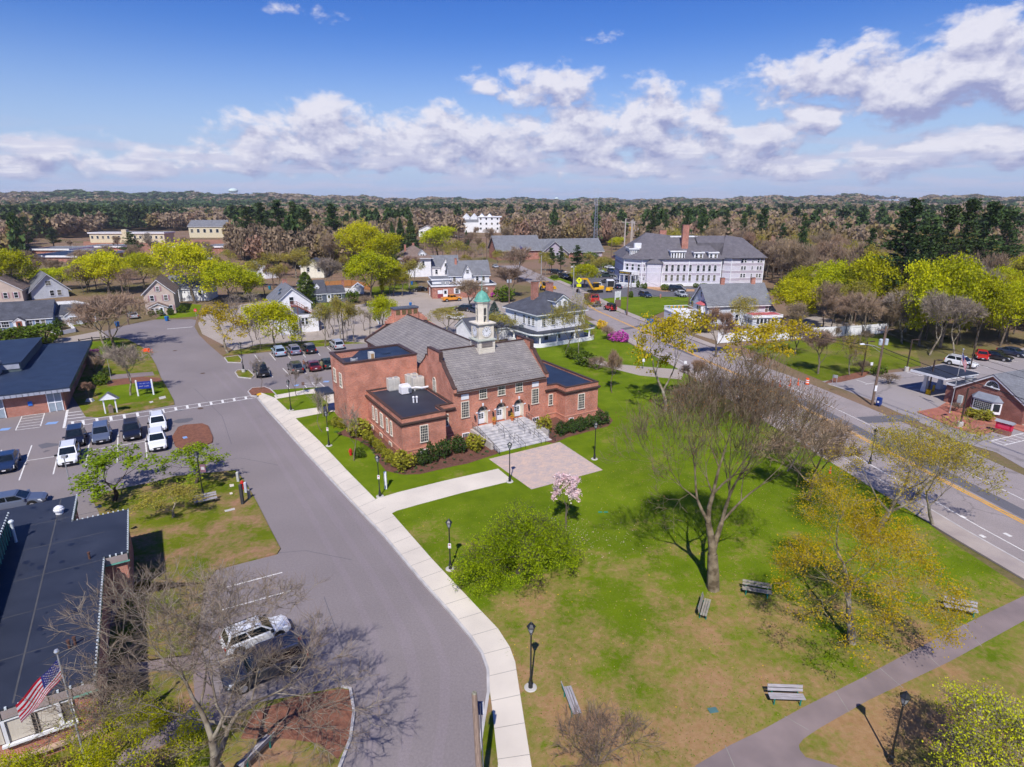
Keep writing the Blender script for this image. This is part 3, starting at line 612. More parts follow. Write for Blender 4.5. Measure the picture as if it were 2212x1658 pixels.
def block(root,x0,x1,y0,y1,eave,rise,style,wall,roof,trim=None,over=.35,z0=0,base=None,th=.14,ends=True):
    trim=trim or WHITE
    b=MB(); b.box(x0,x1,y0,y1,z0,eave,0,bot=False)
    xm,ym=(x0+x1)/2,(y0+y1)/2
    if style=='gx':
        for x in (x0,x1): b.face([(x,y0,eave),(x,y1,eave),(x,ym,eave+rise)] if x==x1 else [(x,y1,eave),(x,y0,eave),(x,ym,eave+rise)])
    if style=='gy':
        for y in (y0,y1): b.face([(x0,y,eave),(x1,y,eave),(xm,y,eave+rise)] if y==y0 else [(x1,y,eave),(x0,y,eave),(xm,y,eave+rise)])
    w=b.build('wall',wall,root)
    if base:
        bb=MB(); bb.box(x0-.03,x1+.03,y0-.03,y1+.03,z0,z0+.5); bb.build('foundation',base,root)
    r=MB(); t=MB(); o=over
    if style in('gx','gy'):
        if style=='gx': hw=(y1-y0)/2; s=rise/hw
        else: hw=(x1-x0)/2; s=rise/hw
        def slab(mb,a0,a1,side,zoff,thk,cut=0):
            # along-ridge extent a0..a1
            ze=eave-s*o+zoff; zr=eave+rise+zoff
            if style=='gx':
                ye=(y0-o if side<0 else y1+o); pts=[(a0,ye,ze),(a1,ye,ze),(a1,ym,zr),(a0,ym,zr)]
            else:
                xe=(x0-o if side<0 else x1+o); pts=[(xe,a1,ze),(xe,a0,ze),(xm,a0,zr),(xm,a1,zr)]
            if side>0: pts=[pts[1],pts[0],pts[3],pts[2]]
            lo=[(p[0],p[1],p[2]-thk) for p in pts]
            mb.add(pts+lo,[(0,1,2,3),(7,6,5,4),(0,4,5,1),(1,5,6,2),(2,6,7,3),(3,7,4,0)])
        a0,a1=(x0-o,x1+o) if style=='gx' else (y0-o,y1+o)
        for sd in (-1,1):
            slab(r,a0,a1,sd,th,th); 
            slab(t,a0+.03,a0+.22,sd,-.003,.2) if ends else None; slab(t,a1-.22,a1-.03,sd,-.003,.2) if ends else None
            # eave board
            if style=='gx':
                y=(y0-o+.03 if sd<0 else y1+o-.10); t.box(x0-o+.23,x1+o-.23,y,y+.07,eave-s*o-.2,eave-s*o-.01)
            else:
                x=(x0-o+.03 if sd<0 else x1+o-.10); t.box(x,x+.07,y0-o+.23,y1+o-.23,eave-s*o-.2,eave-s*o-.01)
    elif style=='hip':
        X0,X1,Y0,Y1=x0-o,x1+o,y0-o,y1+o; wx,wy=X1-X0,Y1-Y0
        if wx>=wy: A=(X0+wy/2,ym,eave+rise);B=(X1-wy/2,ym,eave+rise)
        else: A=(xm,Y0+wx/2,eave+rise);B=(xm,Y1-wx/2,eave+rise)
        e=eave+.02; c=[(X0,Y0,e),(X1,Y0,e),(X1,Y1,e),(X0,Y1,e)]
        if wx>=wy: r.add(c+[A,B],[(0,1,5,4),(1,2,5),(2,3,4,5),(3,0,4),(3,2,1,0)])
        else: r.add(c+[A,B],[(0,1,4),(1,2,5,4),(2,3,5),(3,0,4,5),(3,2,1,0)])
        t.box(X0+.02,X1-.02,Y0+.02,Y1-.02,eave-.2,eave+.0)
    elif style=='flat':
        r.box(x0-o,x1+o,y0-o,y1+o,eave+.003,eave+rise)
        ring(t,[(x0-o,y0-o),(x1+o,y0-o),(x1+o,y1+o),(x0-o,y1+o)],.04,.1,eave-.05,eave+rise+.06)
    ro=r.build('roof',roof,root)
    if t.v: t.build('fascia',trim,ro)
    return (x0,x1,y0,y1),w,ro
def chim(root,x,y,w,d,z0,z1,mat=None,ro=None):
    b=MB(); b.box(x-w/2,x+w/2,y-d/2,y+d/2,z0,z1-.18); b.box(x-w/2-.06,x+w/2+.06,y-d/2-.06,y+d/2+.06,z1-.18,z1-.05); o=b.build('chimney',mat or BRICKB,ro or root)
    c=MB(); c.box(x-w/2+.05,x+w/2-.05,y-d/2+.05,y+d/2-.05,z1-.05,z1); c.build('chimney_cap',DARK if not ro else CONC,o if not ro else root) if not ro else None
    return o
def frame(FL,FR_):
    a,b=G(*FL),G(*FR_); return a,math.atan2(b.y-a.y,b.x-a.x),(b-a).length
def bldg(name,label,cat,FL,FR_,group=None):
    a,y,w=frame(FL,FR_); return empty(name,a,y,label,cat,group),w
# ------------------------------------------------------------ the brick library with its clock tower
LO=(-11.59,59.81); LY=R(31)
lib=empty('brick_library',LO,LY,'large red brick public building with grey slate roofs, white clock tower and granite front steps','library building')
def LW(a,b,z=0): return Vector((LO[0]+a*math.cos(LY)-b*math.sin(LY),LO[1]+a*math.sin(LY)+b*math.cos(LY),z))
PL=[(0,0),(5.05,0),(5.05,1.95),(6.9,1.95),(6.9,11.6),(0,11.6)]
PR=[(19.7,1.97),(21.2,1.97),(21.2,0),(26.25,0),(26.25,12.6),(19.7,12.6)]
PB_=[(-2.4,11.6),(6.65,11.6),(6.65,17.8),(-2.4,17.8)]
for i,(P,top,ct,cb) in enumerate(((PL,4.5,3.95,3.65),(PR,4.55,3.98,3.7))):
    b=MB(); b.prism(P,0,top-.3); ring(b,P,0,.25,top-.31,top-.06,0); b.build('wing_wall',BRICK,lib)
    r=MB(); r.prism(offpoly(P,-.24),top-.3,top-.27); ro=r.build('wing_roof',MEMB if i==0 else MEMBB,lib)
    c=MB(); ring(c,P,.05,.30,top-.06,top+.03); ring(c,P,.24,-.003,ct-.16,ct+.02); ring(c,P,.15,-.003,cb,ct-.16); c.build('cornice',COPB,lib)
    p=MB(); ring(p,P,.06,-.002,.70,.84); p.build('water_table',mt('pale_brick_band',(.60,.30,.21),(.5,.25,.18)),lib)
b=MB(); b.prism(PB_,0,7.3); ring(b,PB_,0,.3,7.3,8.1); b.build('stage_wall',BRICK,lib)
r=MB(); r.box(-2.1,6.35,11.9,17.5,7.3,7.33); r.box(1.2,6.34,11.9,17.5,7.9,8.02); r.face([(.3,11.91,7.35),(1.21,11.91,8.01),(1.21,17.49,8.01),(.3,17.49,7.35)]); r.build('stage_roof',MEMBB,lib)
c=MB(); ring(c,PB_,.1,.36,8.1,8.24); c.build('coping',COPB,lib)
# front hall
hall=MB(); X0,X1=6.9,19.7; YF,YB=1.95,11.8; EZ=5.85; RZ=9.35; YM=(YF+YB)/2; S=(RZ-EZ)/(YM-YF)
def gp(y): return EZ+S*(y-YF) if y<YM else EZ+S*(YB-y)
arches=[(10.72,.70),(13.2,.70),(15.68,.70)]
# front wall built around the three arched recesses
zb,zs=.9,2.75
def archwall(b,xa,xb,xc,r,z0,z1,y):
    b.box(xa,xc-r,y,y+.5,z0,z1); b.box(xc+r,xb,y,y+.5,z0,z1)
    n=12; prev=None
    for i in range(n+1):
        t=math.pi*i/n; x=xc-r*math.cos(t); z=zs+r*math.sin(t)
        if prev:
            b.add([(prev[0],y,prev[1]),(x,y,z),(x,y,z1),(prev[0],y,z1),(prev[0],y+.6,prev[1]),(x,y+.6,z),],[(3,2,1,0)[::-1],(0,4,5,1)])
        prev=(x,z)
b=MB(); b.box(X0,X1,YF,YF+.6,0,zb+.1); b.box(X0,9.48,YF,YF+.5,zb+.1,EZ); b.box(16.92,X1,YF,YF+.5,zb+.1,EZ)
for (xc,r_),(xa,xb) in zip(arches,((9.48,11.96),(11.96,14.44),(14.44,16.92))): archwall(b,xa,xb,xc,r_,zb+.1,EZ,YF)
b.box(X0+.0,X1-.0,YF+.62,YB,0,EZ,bot=False); b.box(X0,X0+.3,YF+.4,YF+.7,0,EZ);b.box(X1-.3,X1,YF+.4,YF+.7,0,EZ)
b.build('hall_wall',BRICK,lib)
c=MB(); 
prof=[(YF-.35,EZ-.15),(YF-.35,EZ+.30),(YF+.05,EZ+.42),(2.7,6.95),(3.5,7.50),(4.45,8.25),(4.62,8.62),(5.22,8.64),(5.22,9.62)]
mir=[(2*YM-y,z) for y,z in prof[::-1]]
for x in (X0-.02,X1-.34):
    g=MB(); pts=prof+mir; n=len(pts); g.add([(x,y,z) for y,z in pts]+[(x+.36,y,z) for y,z in pts],[tuple(range(n)),tuple(reversed(range(n,2*n)))]+[(i,n+i,n+(i+1)%n,(i+1)%n) for i in range(n)]); g.build('parapet_gable',BRICK,lib)
    for (y0,z0),(y1,z1) in zip(prof[1:]+mir[:-1],(prof[1:]+mir)[1:]):
        d=Vector((y1-y0,z1-z0)); 
        if d.length<.05: continue
        d.normalize(); nn_=Vector((-d.y,d.x))
        q=[(y0-d.x*.03,z0-d.y*.03),(y1+d.x*.03,z1+d.y*.03),(y1+nn_.x*.1,z1+nn_.y*.1),(y0+nn_.x*.1,z0+nn_.y*.1)]
        c.add([(x-.06,a,e) for a,e in q]+[(x+.42,a,e) for a,e in q],[(0,1,2,3)[::-1],(4,5,6,7),(3,2,6,7)[::-1],(0,4,5,1)[::-1],(1,5,6,2),(0,3,7,4)])
c.box(X0+.35,X1-.35,YF-.42,YF-.27,EZ-.17,EZ-.02); c.box(X0+.35,X1-.35,YF-.27,YF-.003,EZ-.28,EZ-.16); c.box(X0+.36,12.3,YM-.12,YM+.12,RZ+.08,RZ+.2); c.box(14.6,X1-.36,YM-.12,YM+.12,RZ+.08,RZ+.2)
c.build('copper_coping',COPB,lib)
r=MB(); r.add([(X0+.33,YF-.42,EZ-.02-S*.3),(X1-.33,YF-.42,EZ-.02-S*.3),(X1-.33,YM,RZ+.1),(X0+.33,YM,RZ+.1)],[(0,1,2,3)]); r.add([(X0+.33,YB+.2,gp(YB)-.02),(X1-.33,YB+.2,gp(YB)-.02),(X1-.33,YM,RZ+.1),(X0+.33,YM,RZ+.1)],[(3,2,1,0)])
hro=r.build('slate_roof',SLATE,lib)
sg=MB()
for i in range(30):
    for j,(yy) in enumerate((2.35,3.0)): x=X0+.7+i*.4+.2*(j%2); z=EZ-.02-S*.3+S*(yy-(YF-.42))*(1.0)+.03; sg.box(x,x+.05,yy-.03,yy+.03,z-.02,z+.06)
tag(sg.build('snow_guard',COPB,lib),kind='stuff')
H_=(X0,X1,YF,YB)
for u in (8.40-X0,17.98-X0): win(lib,H_,'F',u,2.55,.85,1.8,4,6,CREAM,GLASS)
for u in (10.75-X0,13.22-X0,15.66-X0): win(lib,H_,'F',u,4.45,.84,1.18,4,4,CREAM,GLASS)
for u in (8.42-X0,18.0-X0):
    b=MB(); b.box(-.48,.48,-.05,.03,0,.62); b.build('stone_panel',WHITE,lib,loc=wallpos(H_,'F',u,4.66),rot=0)
# arched doorways
for (xc,r_) in arches:
    b=MB(); n=12; pts=[(r_*-math.cos(math.pi*i/n),0,zs+r_*math.sin(math.pi*i/n)) for i in range(n+1)]
    b.face([(-r_,0,1.1)]+[(r_,0,1.1)][:0]+pts+[(r_,0,1.1)])
    b.box(-r_,-r_+.06,-.5,0,1.1,zs); b.box(r_-.06,r_,-.5,0,1.1,zs)
    b.box(-r_+.06,r_-.06,-.10,-.004,2.52,2.64)
    bay=b.build('door_bay',CREAM,lib,loc=(xc,YF+.56,0))
    d=MB(); d.box(-.44,.44,-.09,-.004,1.12,2.5); dd=d.build('door',WHITE,bay)
    g=MB()
    for ix in range(2):
        for iz in range(3): g.box(-.30+ix*.32,-.30+ix*.32+.26,-.096,-.085,1.75+iz*.22,1.75+iz*.22+.18)
    g.build('pane',GLASS,dd)
    fn=MB(); m=8
    for i in range(m): t0=math.pi*(i+.12)/m;t1=math.pi*(i+.88)/m; fn.face([(-.14*math.cos(t0),-.02,2.68+.14*math.sin(t0)),(-.14*math.cos(t1),-.02,2.68+.14*math.sin(t1)),(-.5*math.cos(t1),-.02,2.72+.5*math.sin(t1)),(-.5*math.cos(t0),-.02,2.72+.5*math.sin(t0))])
    fn.build('fanlight',GLASS,bay)
    k=MB(); k.add([(xc-.07,YF-.06,3.46),(xc+.07,YF-.06,3.46),(xc+.12,YF-.06,3.82),(xc-.12,YF-.06,3.82),(xc-.07,YF,3.46),(xc+.07,YF,3.46),(xc+.12,YF,3.82),(xc-.12,YF,3.82)],[(0,1,2,3),(0,4,5,1),(1,5,6,2),(3,2,6,7),(0,3,7,4)])
    k.build('keystone',WHITE,lib)
    for s in (-1,1): MB().box(xc+s*(r_+.12)-.12,xc+s*(r_+.12)+.12,YF-.05,YF-.0,zs-.07,zs+.07).build('impost_block',WHITE,lib)
for xx in (9.55,11.96,14.44,16.95):
    b=MB(); b.box(xx-.02,xx+.02,YF-.25,YF,2.55,2.6); b.lathe([(.05,2.05),(.1,2.15),(.13,2.45),(.03,2.6)],6,(xx,YF-.25)); b.build('wall_lantern',BLACKM,lib)
b=MB(); b.box(14.14,14.74,YF-.04,YF-.0,1.55,2.2); b.build('plaque',mt('bronze_plaque',(.05,.035,.03)),lib)
pt_=MB(); ring(pt_,[(X0,YF),(9.3,YF),(9.3,YF+.3),(X0,YF+.3)],.05,-.002,.74,.84)
# pavilion windows
win(lib,(0,5.05,0,9),'F',2.45,1.47,.80,1.80,4,6,CREAM,GLASS); win(lib,(21.2,26.25,0,9),'F',2.40,1.47,.85,1.85,4,6,CREAM,GLASS)
win(lib,(19.7,21.2,1.97,9),'F',.62,1.95,.45,1.3,2,4,CREAM,GLASS); win(lib,(5.05,6.9,1.95,9),'F',.9,1.95,.45,1.3,2,4,CREAM,GLASS)
for u,ww in ((9.35,.32),(8.2,.36),(6.45,.75),(4.55,.4),(3.3,.4)): win(lib,(0,5,0,11.6),'L',u,1.57,ww,1.52,1 if ww<.5 else 3,6,CREAM,GLASS)
for u in (10.1,7.0,3.9): win(lib,(0,5,0,11.6),'L',u,.02,.7,.42,2,1,CREAM,GLASS)
win(lib,(0,5.05,0,9),'F',2.4,.05,.75,.42,4,1,WHITE,GLASS); win(lib,H_,'F',1.5,.1,.75,.4,4,1,WHITE,GLASS)
win(lib,(21.2,26.25,0,9),'F',.9,.1,.5,.3,2,1,WHITE,GLASS); win(lib,(19.7,21.2,1.97,9),'F',-1.6,.2,.8,.4,3,1,WHITE,GLASS)
for u,z in ((4.6,4.85),(2.0,4.85)): win(lib,(-2.4,6,11.6,17.8),'L',u,z,.8,1.6,2,4,CREAM,GLASS)
win(lib,(X0-.02,12,0,12),'L',6.85,4.55,.7,1.3,3,6,CREAM,GLASS,arch=True)
# auditorium behind
AX0,AX1,AY0,AY1,AE,AR=6.6,20.0,11.8,32.,6.0,9.4; AM=(AX0+AX1)/2
b=MB(); b.box(AX0+.3,AX1-.3,AY0+.05,AY1,0,AE,bot=False)
b.add([(AX0+.3,AY1,AE),(AX1-.3,AY1,AE),(AX1-.3,AY1,AE+.3),(AM+1.9,AY1,9.1),(AM+1.9,AY1,9.6),(AM-1.9,AY1,9.6),(AM-1.9,AY1,9.1),(AX0+.3,AY1,AE+.3)],[(0,1,2,3,4,5,6,7)]); b.build('auditorium_wall',BRICK,lib)
r=MB(); r.add([(AX0,AY0+.1,AE),(AM,AY0-4.85,AR),(AM,AY1,AR),(AX0,AY1,AE)],[(0,1,2,3)]); r.add([(AX1,AY0+.1,AE),(AM,AY0-4.85,AR),(AM,AY1,AR),(AX1,AY1,AE)],[(3,2,1,0)])
ar=r.build('slate_roof',SLATE,lib)
c=MB()
for s,xe in ((1,AX0),(-1,AX1)):
    c.add([(xe-.1*s,AY1-.25,AE-.05),(AM,AY1-.25,AR+.12),(AM,AY1+.2,AR+.12),(xe-.1*s,AY1+.2,AE-.05),(xe-.1*s,AY1-.25,AE+.2),(AM,AY1-.25,AR+.36),(AM,AY1+.2,AR+.36),(xe-.1*s,AY1+.2,AE+.2)],[(0,1,5,4),(4,5,6,7),(7,6,2,3),(0,4,7,3)])
    c.box(min(xe,xe-.2*s),max(xe,xe-.2*s),AY0+4,AY1,AE-.22,AE-.01)
c.box(AM-.1,AM+.1,AY0-3,AY1-.26,AR-.02,AR+.1); c.build('copper_coping',COPB,ar)
b=MB(); b.box(11.25,15.15,AY1-.7,AY1+.8,8.2,10.3); b.box(11.15,15.25,AY1-.8,AY1+.9,10.3,10.5,1)
for i in range(4): b.box(11.5+i*.95,12.15+i*.95,AY1-.74,AY1-.69,9.45,10.15,2)
for i in range(5):
    for s in (-1,1): x=AM+s*(2.1+i*.3); b.box(x-.15,x+.15,AY1-.35,AY1+.1,8.2,9.5-.22*i)
ch=b.build('chimney',[BRICK,mt('lead_flashing',(.10,.11,.14)),mt('louver_green_brown',(.20,.14,.06),(.1,.07,.03),s=9)],ar)
# clock tower
cx,cy=13.45,6.87
b=MB(); hw=1.12
b.box(cx-hw,cx+hw,cy-hw,cy+hw,8.25,10.28)
for k in range(9): z=8.55+k*.2; b.box(cx-hw-.02,cx+hw+.02,cy-hw-.02,cy+hw+.02,z,z+.03)
tb=b.build('tower_base',CREAM,lib)
l=MB()
for k in range(6):
    z=9.42+k*.13; l.box(cx-.75,cx+.75,cy-hw-.06,cy-hw-.03,z,z+.032); l.box(cx-hw-.06,cx-hw-.03,cy-.75,cy+.75,z,z+.032)
l.build('louver',mt('louver_brown',(.16,.10,.08)),tb)  # thin brown lines across the cream louver field
b=MB(); b.frus((cx-1.28,cx+1.28,cy-1.28,cy+1.28,10.28),(cx-1.02,cx+1.02,cy-1.02,cy+1.02,10.42)); b.box(cx-1.28,cx+1.28,cy-1.28,cy+1.28,10.18,10.28); b.build('tower_cornice',mt('weathered_copper_grey',(.38,.40,.35),(.3,.32,.28)),tb)
hw=.98; b=MB(); b.box(cx-hw,cx+hw,cy-hw,cy+hw,10.42,12.05)
for sx in (-1,1):
    for sy in (-1,1): b.box(cx+sx*(hw-.1)-.13,cx+sx*(hw-.1)+.13,cy+sy*(hw-.1)-.13,cy+sy*(hw-.1)+.13,10.42,12.05)
b.box(cx-1.06,cx+1.06,cy-1.06,cy+1.06,12.05,12.2); b.box(cx-1.22,cx+1.22,cy-1.22,cy+1.22,12.2,12.33); cs=b.build('clock_stage',CREAM,lib)
for fc,(lx,ly,ro_) in {'F':(cx,cy-hw-.035,0),'L':(cx-hw-.035,cy,-math.pi/2)}.items():
    e=MB()
    n=24
    def disc(mb,r0,r1,y,mi=0):
        for i in range(n):
            t0,t1=2*math.pi*i/n,2*math.pi*(i+1)/n
            if r0==0: mb.face([(0,y,0),(r1*math.cos(t1),y,r1*math.sin(t1)),(r1*math.cos(t0),y,r1*math.sin(t0))][::-1],mi)
            else: mb.face([(r0*math.cos(t0),y,r0*math.sin(t0)),(r1*math.cos(t0),y,r1*math.sin(t0)),(r1*math.cos(t1),y,r1*math.sin(t1)),(r0*math.cos(t1),y,r0*math.sin(t1))],mi)
    disc(e,0,.62,-.03); 
    face_=e.build('clock_face',WHITE,cs,loc=(lx,ly,11.28),rot=ro_)
    rm=MB(); disc(rm,.60,.70,-.05); rm.build('clock_rim',CREAM,face_)
    for i in range(12):
        tk=MB(); t=math.pi*i/6; a=.44;bb=.56; c_,s_=math.cos(t),math.sin(t); w_=.028
        tk.face([(a*c_-w_*s_,-.04,a*s_+w_*c_),(a*c_+w_*s_,-.04,a*s_-w_*c_),(bb*c_+w_*s_,-.04,bb*s_-w_*c_),(bb*c_-w_*s_,-.04,bb*s_+w_*c_)]); tk.build('numeral',BLACKM,face_)
    for ang,ln,w_ in ((90-331,.34,.035),(90-22,.5,.024)):
        hd=MB(); c_,s_=math.cos(R(ang)),math.sin(R(ang)); hd.face([(-w_*s_,-.06,w_*c_),(w_*s_,-.06,-w_*c_),(ln*c_+w_*.4*s_,-.06,ln*s_-w_*.4*c_),(ln*c_-w_*.4*s_,-.06,ln*s_+w_*.4*c_)]); hd.build('clock_hand',BLACKM,face_)
# lantern: eight posts with arched openings, bell inside
b=MB(); ro8=.80; ph=math.pi/8
zt=14.55
for k in range(8):
    a0=ph+k*math.pi/4; a1=a0+math.pi/4; P0=Vector((cx+ro8*math.cos(a0),cy+ro8*math.sin(a0),0));P1=Vector((cx+ro8*math.cos(a1),cy+ro8*math.sin(a1),0))
    op=(k%2==1)
    mid=(a0+a1)/2; inn=Vector((math.cos(mid),math.sin(mid),0))*-.1
    def quad(u0,u1,z0,z1):
        A=P0.lerp(P1,u0);B=P0.lerp(P1,u1); b.add([(A.x,A.y,z0),(B.x,B.y,z0),(B.x,B.y,z1),(A.x,A.y,z1),(A.x+inn.x,A.y+inn.y,z0),(B.x+inn.x,B.y+inn.y,z0),(B.x+inn.x,B.y+inn.y,z1),(A.x+inn.x,A.y+inn.y,z1)],[(0,1,2,3),(7,6,5,4),(0,4,5,1),(3,2,6,7),(0,3,7,4),(1,5,6,2)])
    if not op: quad(0,1,12.33,zt)
    else:
        quad(0,.2,12.33,zt); quad(.8,1,12.33,zt); quad(.2,.8,12.33,12.42)
        for i in range(6):
            u0,u1=.2+.6*i/6,.2+.6*(i+1)/6; um=(u0+u1)/2-.5; zz_=13.85+math.sqrt(max(0,.09-um*um))*1.0; quad(u0,u1,zz_,zt)
        quad(.2,.8,13.15,13.22)
b.lathe([(.84,zt-.02),(.84,zt+.1),(.98,zt+.22),(.98,zt+.34),(.5,zt+.35)],8,(cx,cy),0,ph)
lan=b.build('lantern',CREAM,lib)
b=MB(); b.lathe([(.34,12.5),(.30,12.6),(.22,12.8),(.17,13.05),(.06,13.12)],14,(cx,cy)); b.build('bell',COPG,lan,smooth=True)
b=MB(); b.lathe([(1.04,zt+.33),(1.02,zt+.38),(.90,zt+.48),(.80,zt+.72),(.66,zt+1.0),(.48,zt+1.25),(.26,zt+1.42),(.12,zt+1.5),(.05,zt+1.55)],8,(cx,cy),0,ph)
for k in range(8):
    a=ph+k*math.pi/4; pr=[(1.04,zt+.36),(.91,zt+.5),(.81,zt+.73),(.67,zt+1.01),(.49,zt+1.26),(.13,zt+1.51)]
    b.path([(cx+r*math.cos(a),cy+r*math.sin(a),z) for r,z in pr],.025,4)
dm=b.build('dome',COPG,lib)
b=MB(); b.tube((cx,cy,zt+1.5),(cx,cy,zt+2.35),.035,.025,6); b.lathe([(.02,zt+1.5),(.09,zt+1.56),(.02,zt+1.64)],8,(cx,cy)); b.tube((cx,cy,zt+2.35),(cx,cy,zt+3.9),.018,.008,4); b.build('finial',COPG,dm)
# steps
b=MB(); x0,x1=9.35,16.4; b.box(x0,x1,.55,1.94,0,1.1)
for k in range(9): b.box(x0,x1,.55-(k+1)*.58,.55-k*.58,0,1.1-(k+1)*.118); b.box(x0-.0,x1+.0,.55-(k+1)*.58-.035,.55-(k+1)*.58,1.1-(k+1)*.118-.045,1.1-(k+1)*.118+.004)
st=b.build('granite_steps',GRAN,lib)
for xa_,xb_ in ((x0-.35,x0-.003),(x1+.003,x1+.35)): MB().box(xa_,xb_,.55-3.6,1.94,0,.92).build('step_cheek',mt('step_side_concrete',(.5,.46,.42),(.36,.33,.31),s=1),lib)
def zst(y): return 1.1 if y>.55 else max(0,1.1-(.55-y)/.58*.118)
def rail(x,ya,yb,solid=False):
    b=MB(); r=.022; pts=[]
    n=max(2,int(abs(ya-yb)/.6))
    for k in range(n+1): y=ya+(yb-ya)*k/n; pts.append((x,y,zst(y)+.62))
    for a,c in zip(pts,pts[1:]): b.tube(a,c,r,r,5)
    for k in ([0,n//2,n] if not solid else range(n+1)): y=pts[k][1]; b.tube((x,y,zst(y)),pts[k],r,r,5)
    if solid:
        for a,c in zip(pts,pts[1:]): b.tube((a[0],a[1],a[2]-.5),(c[0],c[1],c[2]-.5),r,r,5)
        for k in range(n*4): y=ya+(yb-ya)*k/(n*4); b.tube((x,y,zst(y)+.1),(x,y,zst(y)+.6),.009,.009,3)
    return b.build('handrail',mt('dark_rail',(.06,.05,.045),rough=.5),lib)
rail(x0-.15,1.7,-4.6,True); rail(x1+.15,1.7,-4.6,True)
for xx in (11.4,12.0,14.1,14.7): rail(xx,.7,-1.9); rail(xx+.5,-2.3,-4.6)
# roof equipment: things standing on the roof
def hvac(x0,y0,w,d,h,label,name='rooftop_condenser',z=4.23,mat=BEIGEM,fans=2):
    t=empty(name,LW(x0,y0,z),LY,label,'air conditioner','heat pump cabinets on the library roof'); b=MB(); b.box(0,w,0,d,.1,h); b.box(.05,w-.05,.05,d-.05,0,.1)
    b.build('cabinet',mat,t); f=MB()
    for i in range(fans): f.lathe([(.26,h),(.26,h+.08),(.2,h+.09)],12,(w*(i+.5)/fans,d/2))
    f.build('fan_guard',METAL,t); p=MB()
    for i in range(2): p.box(w*(.5*i)+.06,w*(.5*i+.5)-.06,-.012,-.002,.2,h-.15)
    p.build('panel',mt('beige_panel',(.55,.53,.48)),t)
    return t
hvac(2.45,10.5,1.45,.8,1.55,'tall beige heat pump cabinet standing alone against the high brick wall')
hvac(4.9,10.75,1.5,.75,1.6,'rear beige heat pump cabinet behind the pair near the gable window')
hvac(5.25,9.6,1.45,.8,1.5,'front beige heat pump cabinet nearest the library gable with arched window')
t=empty('rooftop_unit',LW(3.25,8.35,4.23),LY,'white boxy air handler with dark hood on the black library roof','air handler'); b=MB(); b.box(0,1.25,0,1.0,.1,.9); b.frus((0,1.25,0,1.0,.9),(.15,1.1,.1,.9,1.15)); b.build('cabinet',WHITE,t); b=MB(); b.box(.85,1.2,-.25,-.003,.35,.75); b.build('hood',mt('hood_grey',(.15,.17,.2)),t)
t=tag(MB().tube(LW(4.6,9.0,4.7),LW(5.4,9.1,4.7),.13,n=8).tube(LW(5.4,9.1,4.7),LW(5.9,8.5,4.7),.13,n=8).tube(LW(5.9,8.5,4.7),LW(6.75,8.6,4.7),.13,n=8).tube(LW(5.2,9.05,4.25),LW(5.2,9.05,4.65),.05,n=5).build('duct',WHITE),'white wrapped duct running from air handler to the gable wall','duct')
for k,(x,y) in enumerate([(3.41,5.08),(3.78,4.97)]):
    b=MB(); p=LW(x,y,4.23); b.lathe([(.09,0),(.09,.55),(.14,.57),(.14,.72),(.05,.78)],10); tag(b.build('vent_pipe',WHITE,loc=p),'white capped vent pipe on the roof, %s one of a pair'%('left' if k==0 else 'right'),'vent pipe')
t=empty('condenser_unit',LW(-.9,12.6,7.33),LY,'grey round-cornered condenser inside the high flat roof parapet','air conditioner'); b=MB(); b.lathe([(.42,.0),(.45,.05),(.45,1.05),(.38,1.1)],16); b.build('cabinet',METAL,t); b=MB(); b.lathe([(.3,1.1),(.3,1.13),(.05,1.14)],12); b.build('fan_guard',BLACKM,t)
t=empty('condenser_unit',LW(.2,12.5,7.33),LY,'low grey condenser fan beside the taller one on the high roof','air conditioner'); b=MB(); b.lathe([(.5,.0),(.52,.05),(.52,.6),(.4,.64)],16); b.build('cabinet',METAL,t)
t=empty('louvred_unit',LW(1.2,12.8,7.33),LY,'tall narrow beige unit with striped louvre on the high roof','air handler'); b=MB(); b.box(-.25,.35,-.5,.3,0,1.55); b.build('cabinet',BEIGEM,t); b=MB(); b.box(-.1,.25,-.52,-.505,.15,1.4); b.build('louver',mt('orange_brown',(.4,.25,.12)),t)
tag(MB().box(-.5,.7,-.35,.35,0,.35).box(-.45,.65,-.3,.3,.35,.42).build('roof_hatch',METAL,loc=LW(3.6,14.2,7.6),rot=LY),'grey metal roof hatch on the high blue-black roof','roof hatch')
# entry canopy on the left side
b=MB(); b.box(-4.2,-2.42,17.3,20.2,2.9,3.15); b.build('porch_roof',MEMB,lib); b=MB()
for x in (-4.1,-3.5): b.box(x,x+.12,17.35,17.5,0,2.9); b.box(x,x+.12,20.0,20.15,0,2.9)
b.box(-4.05,-3.95,17.6,19.9,.9,1.0); b.build('porch_post',mt('olive_frame',(.25,.24,.10)),lib)
b=MB(); b.box(-4.02,-4.0,17.6,19.9,.3,2.85); b.build('porch_glass',GLASS,lib)
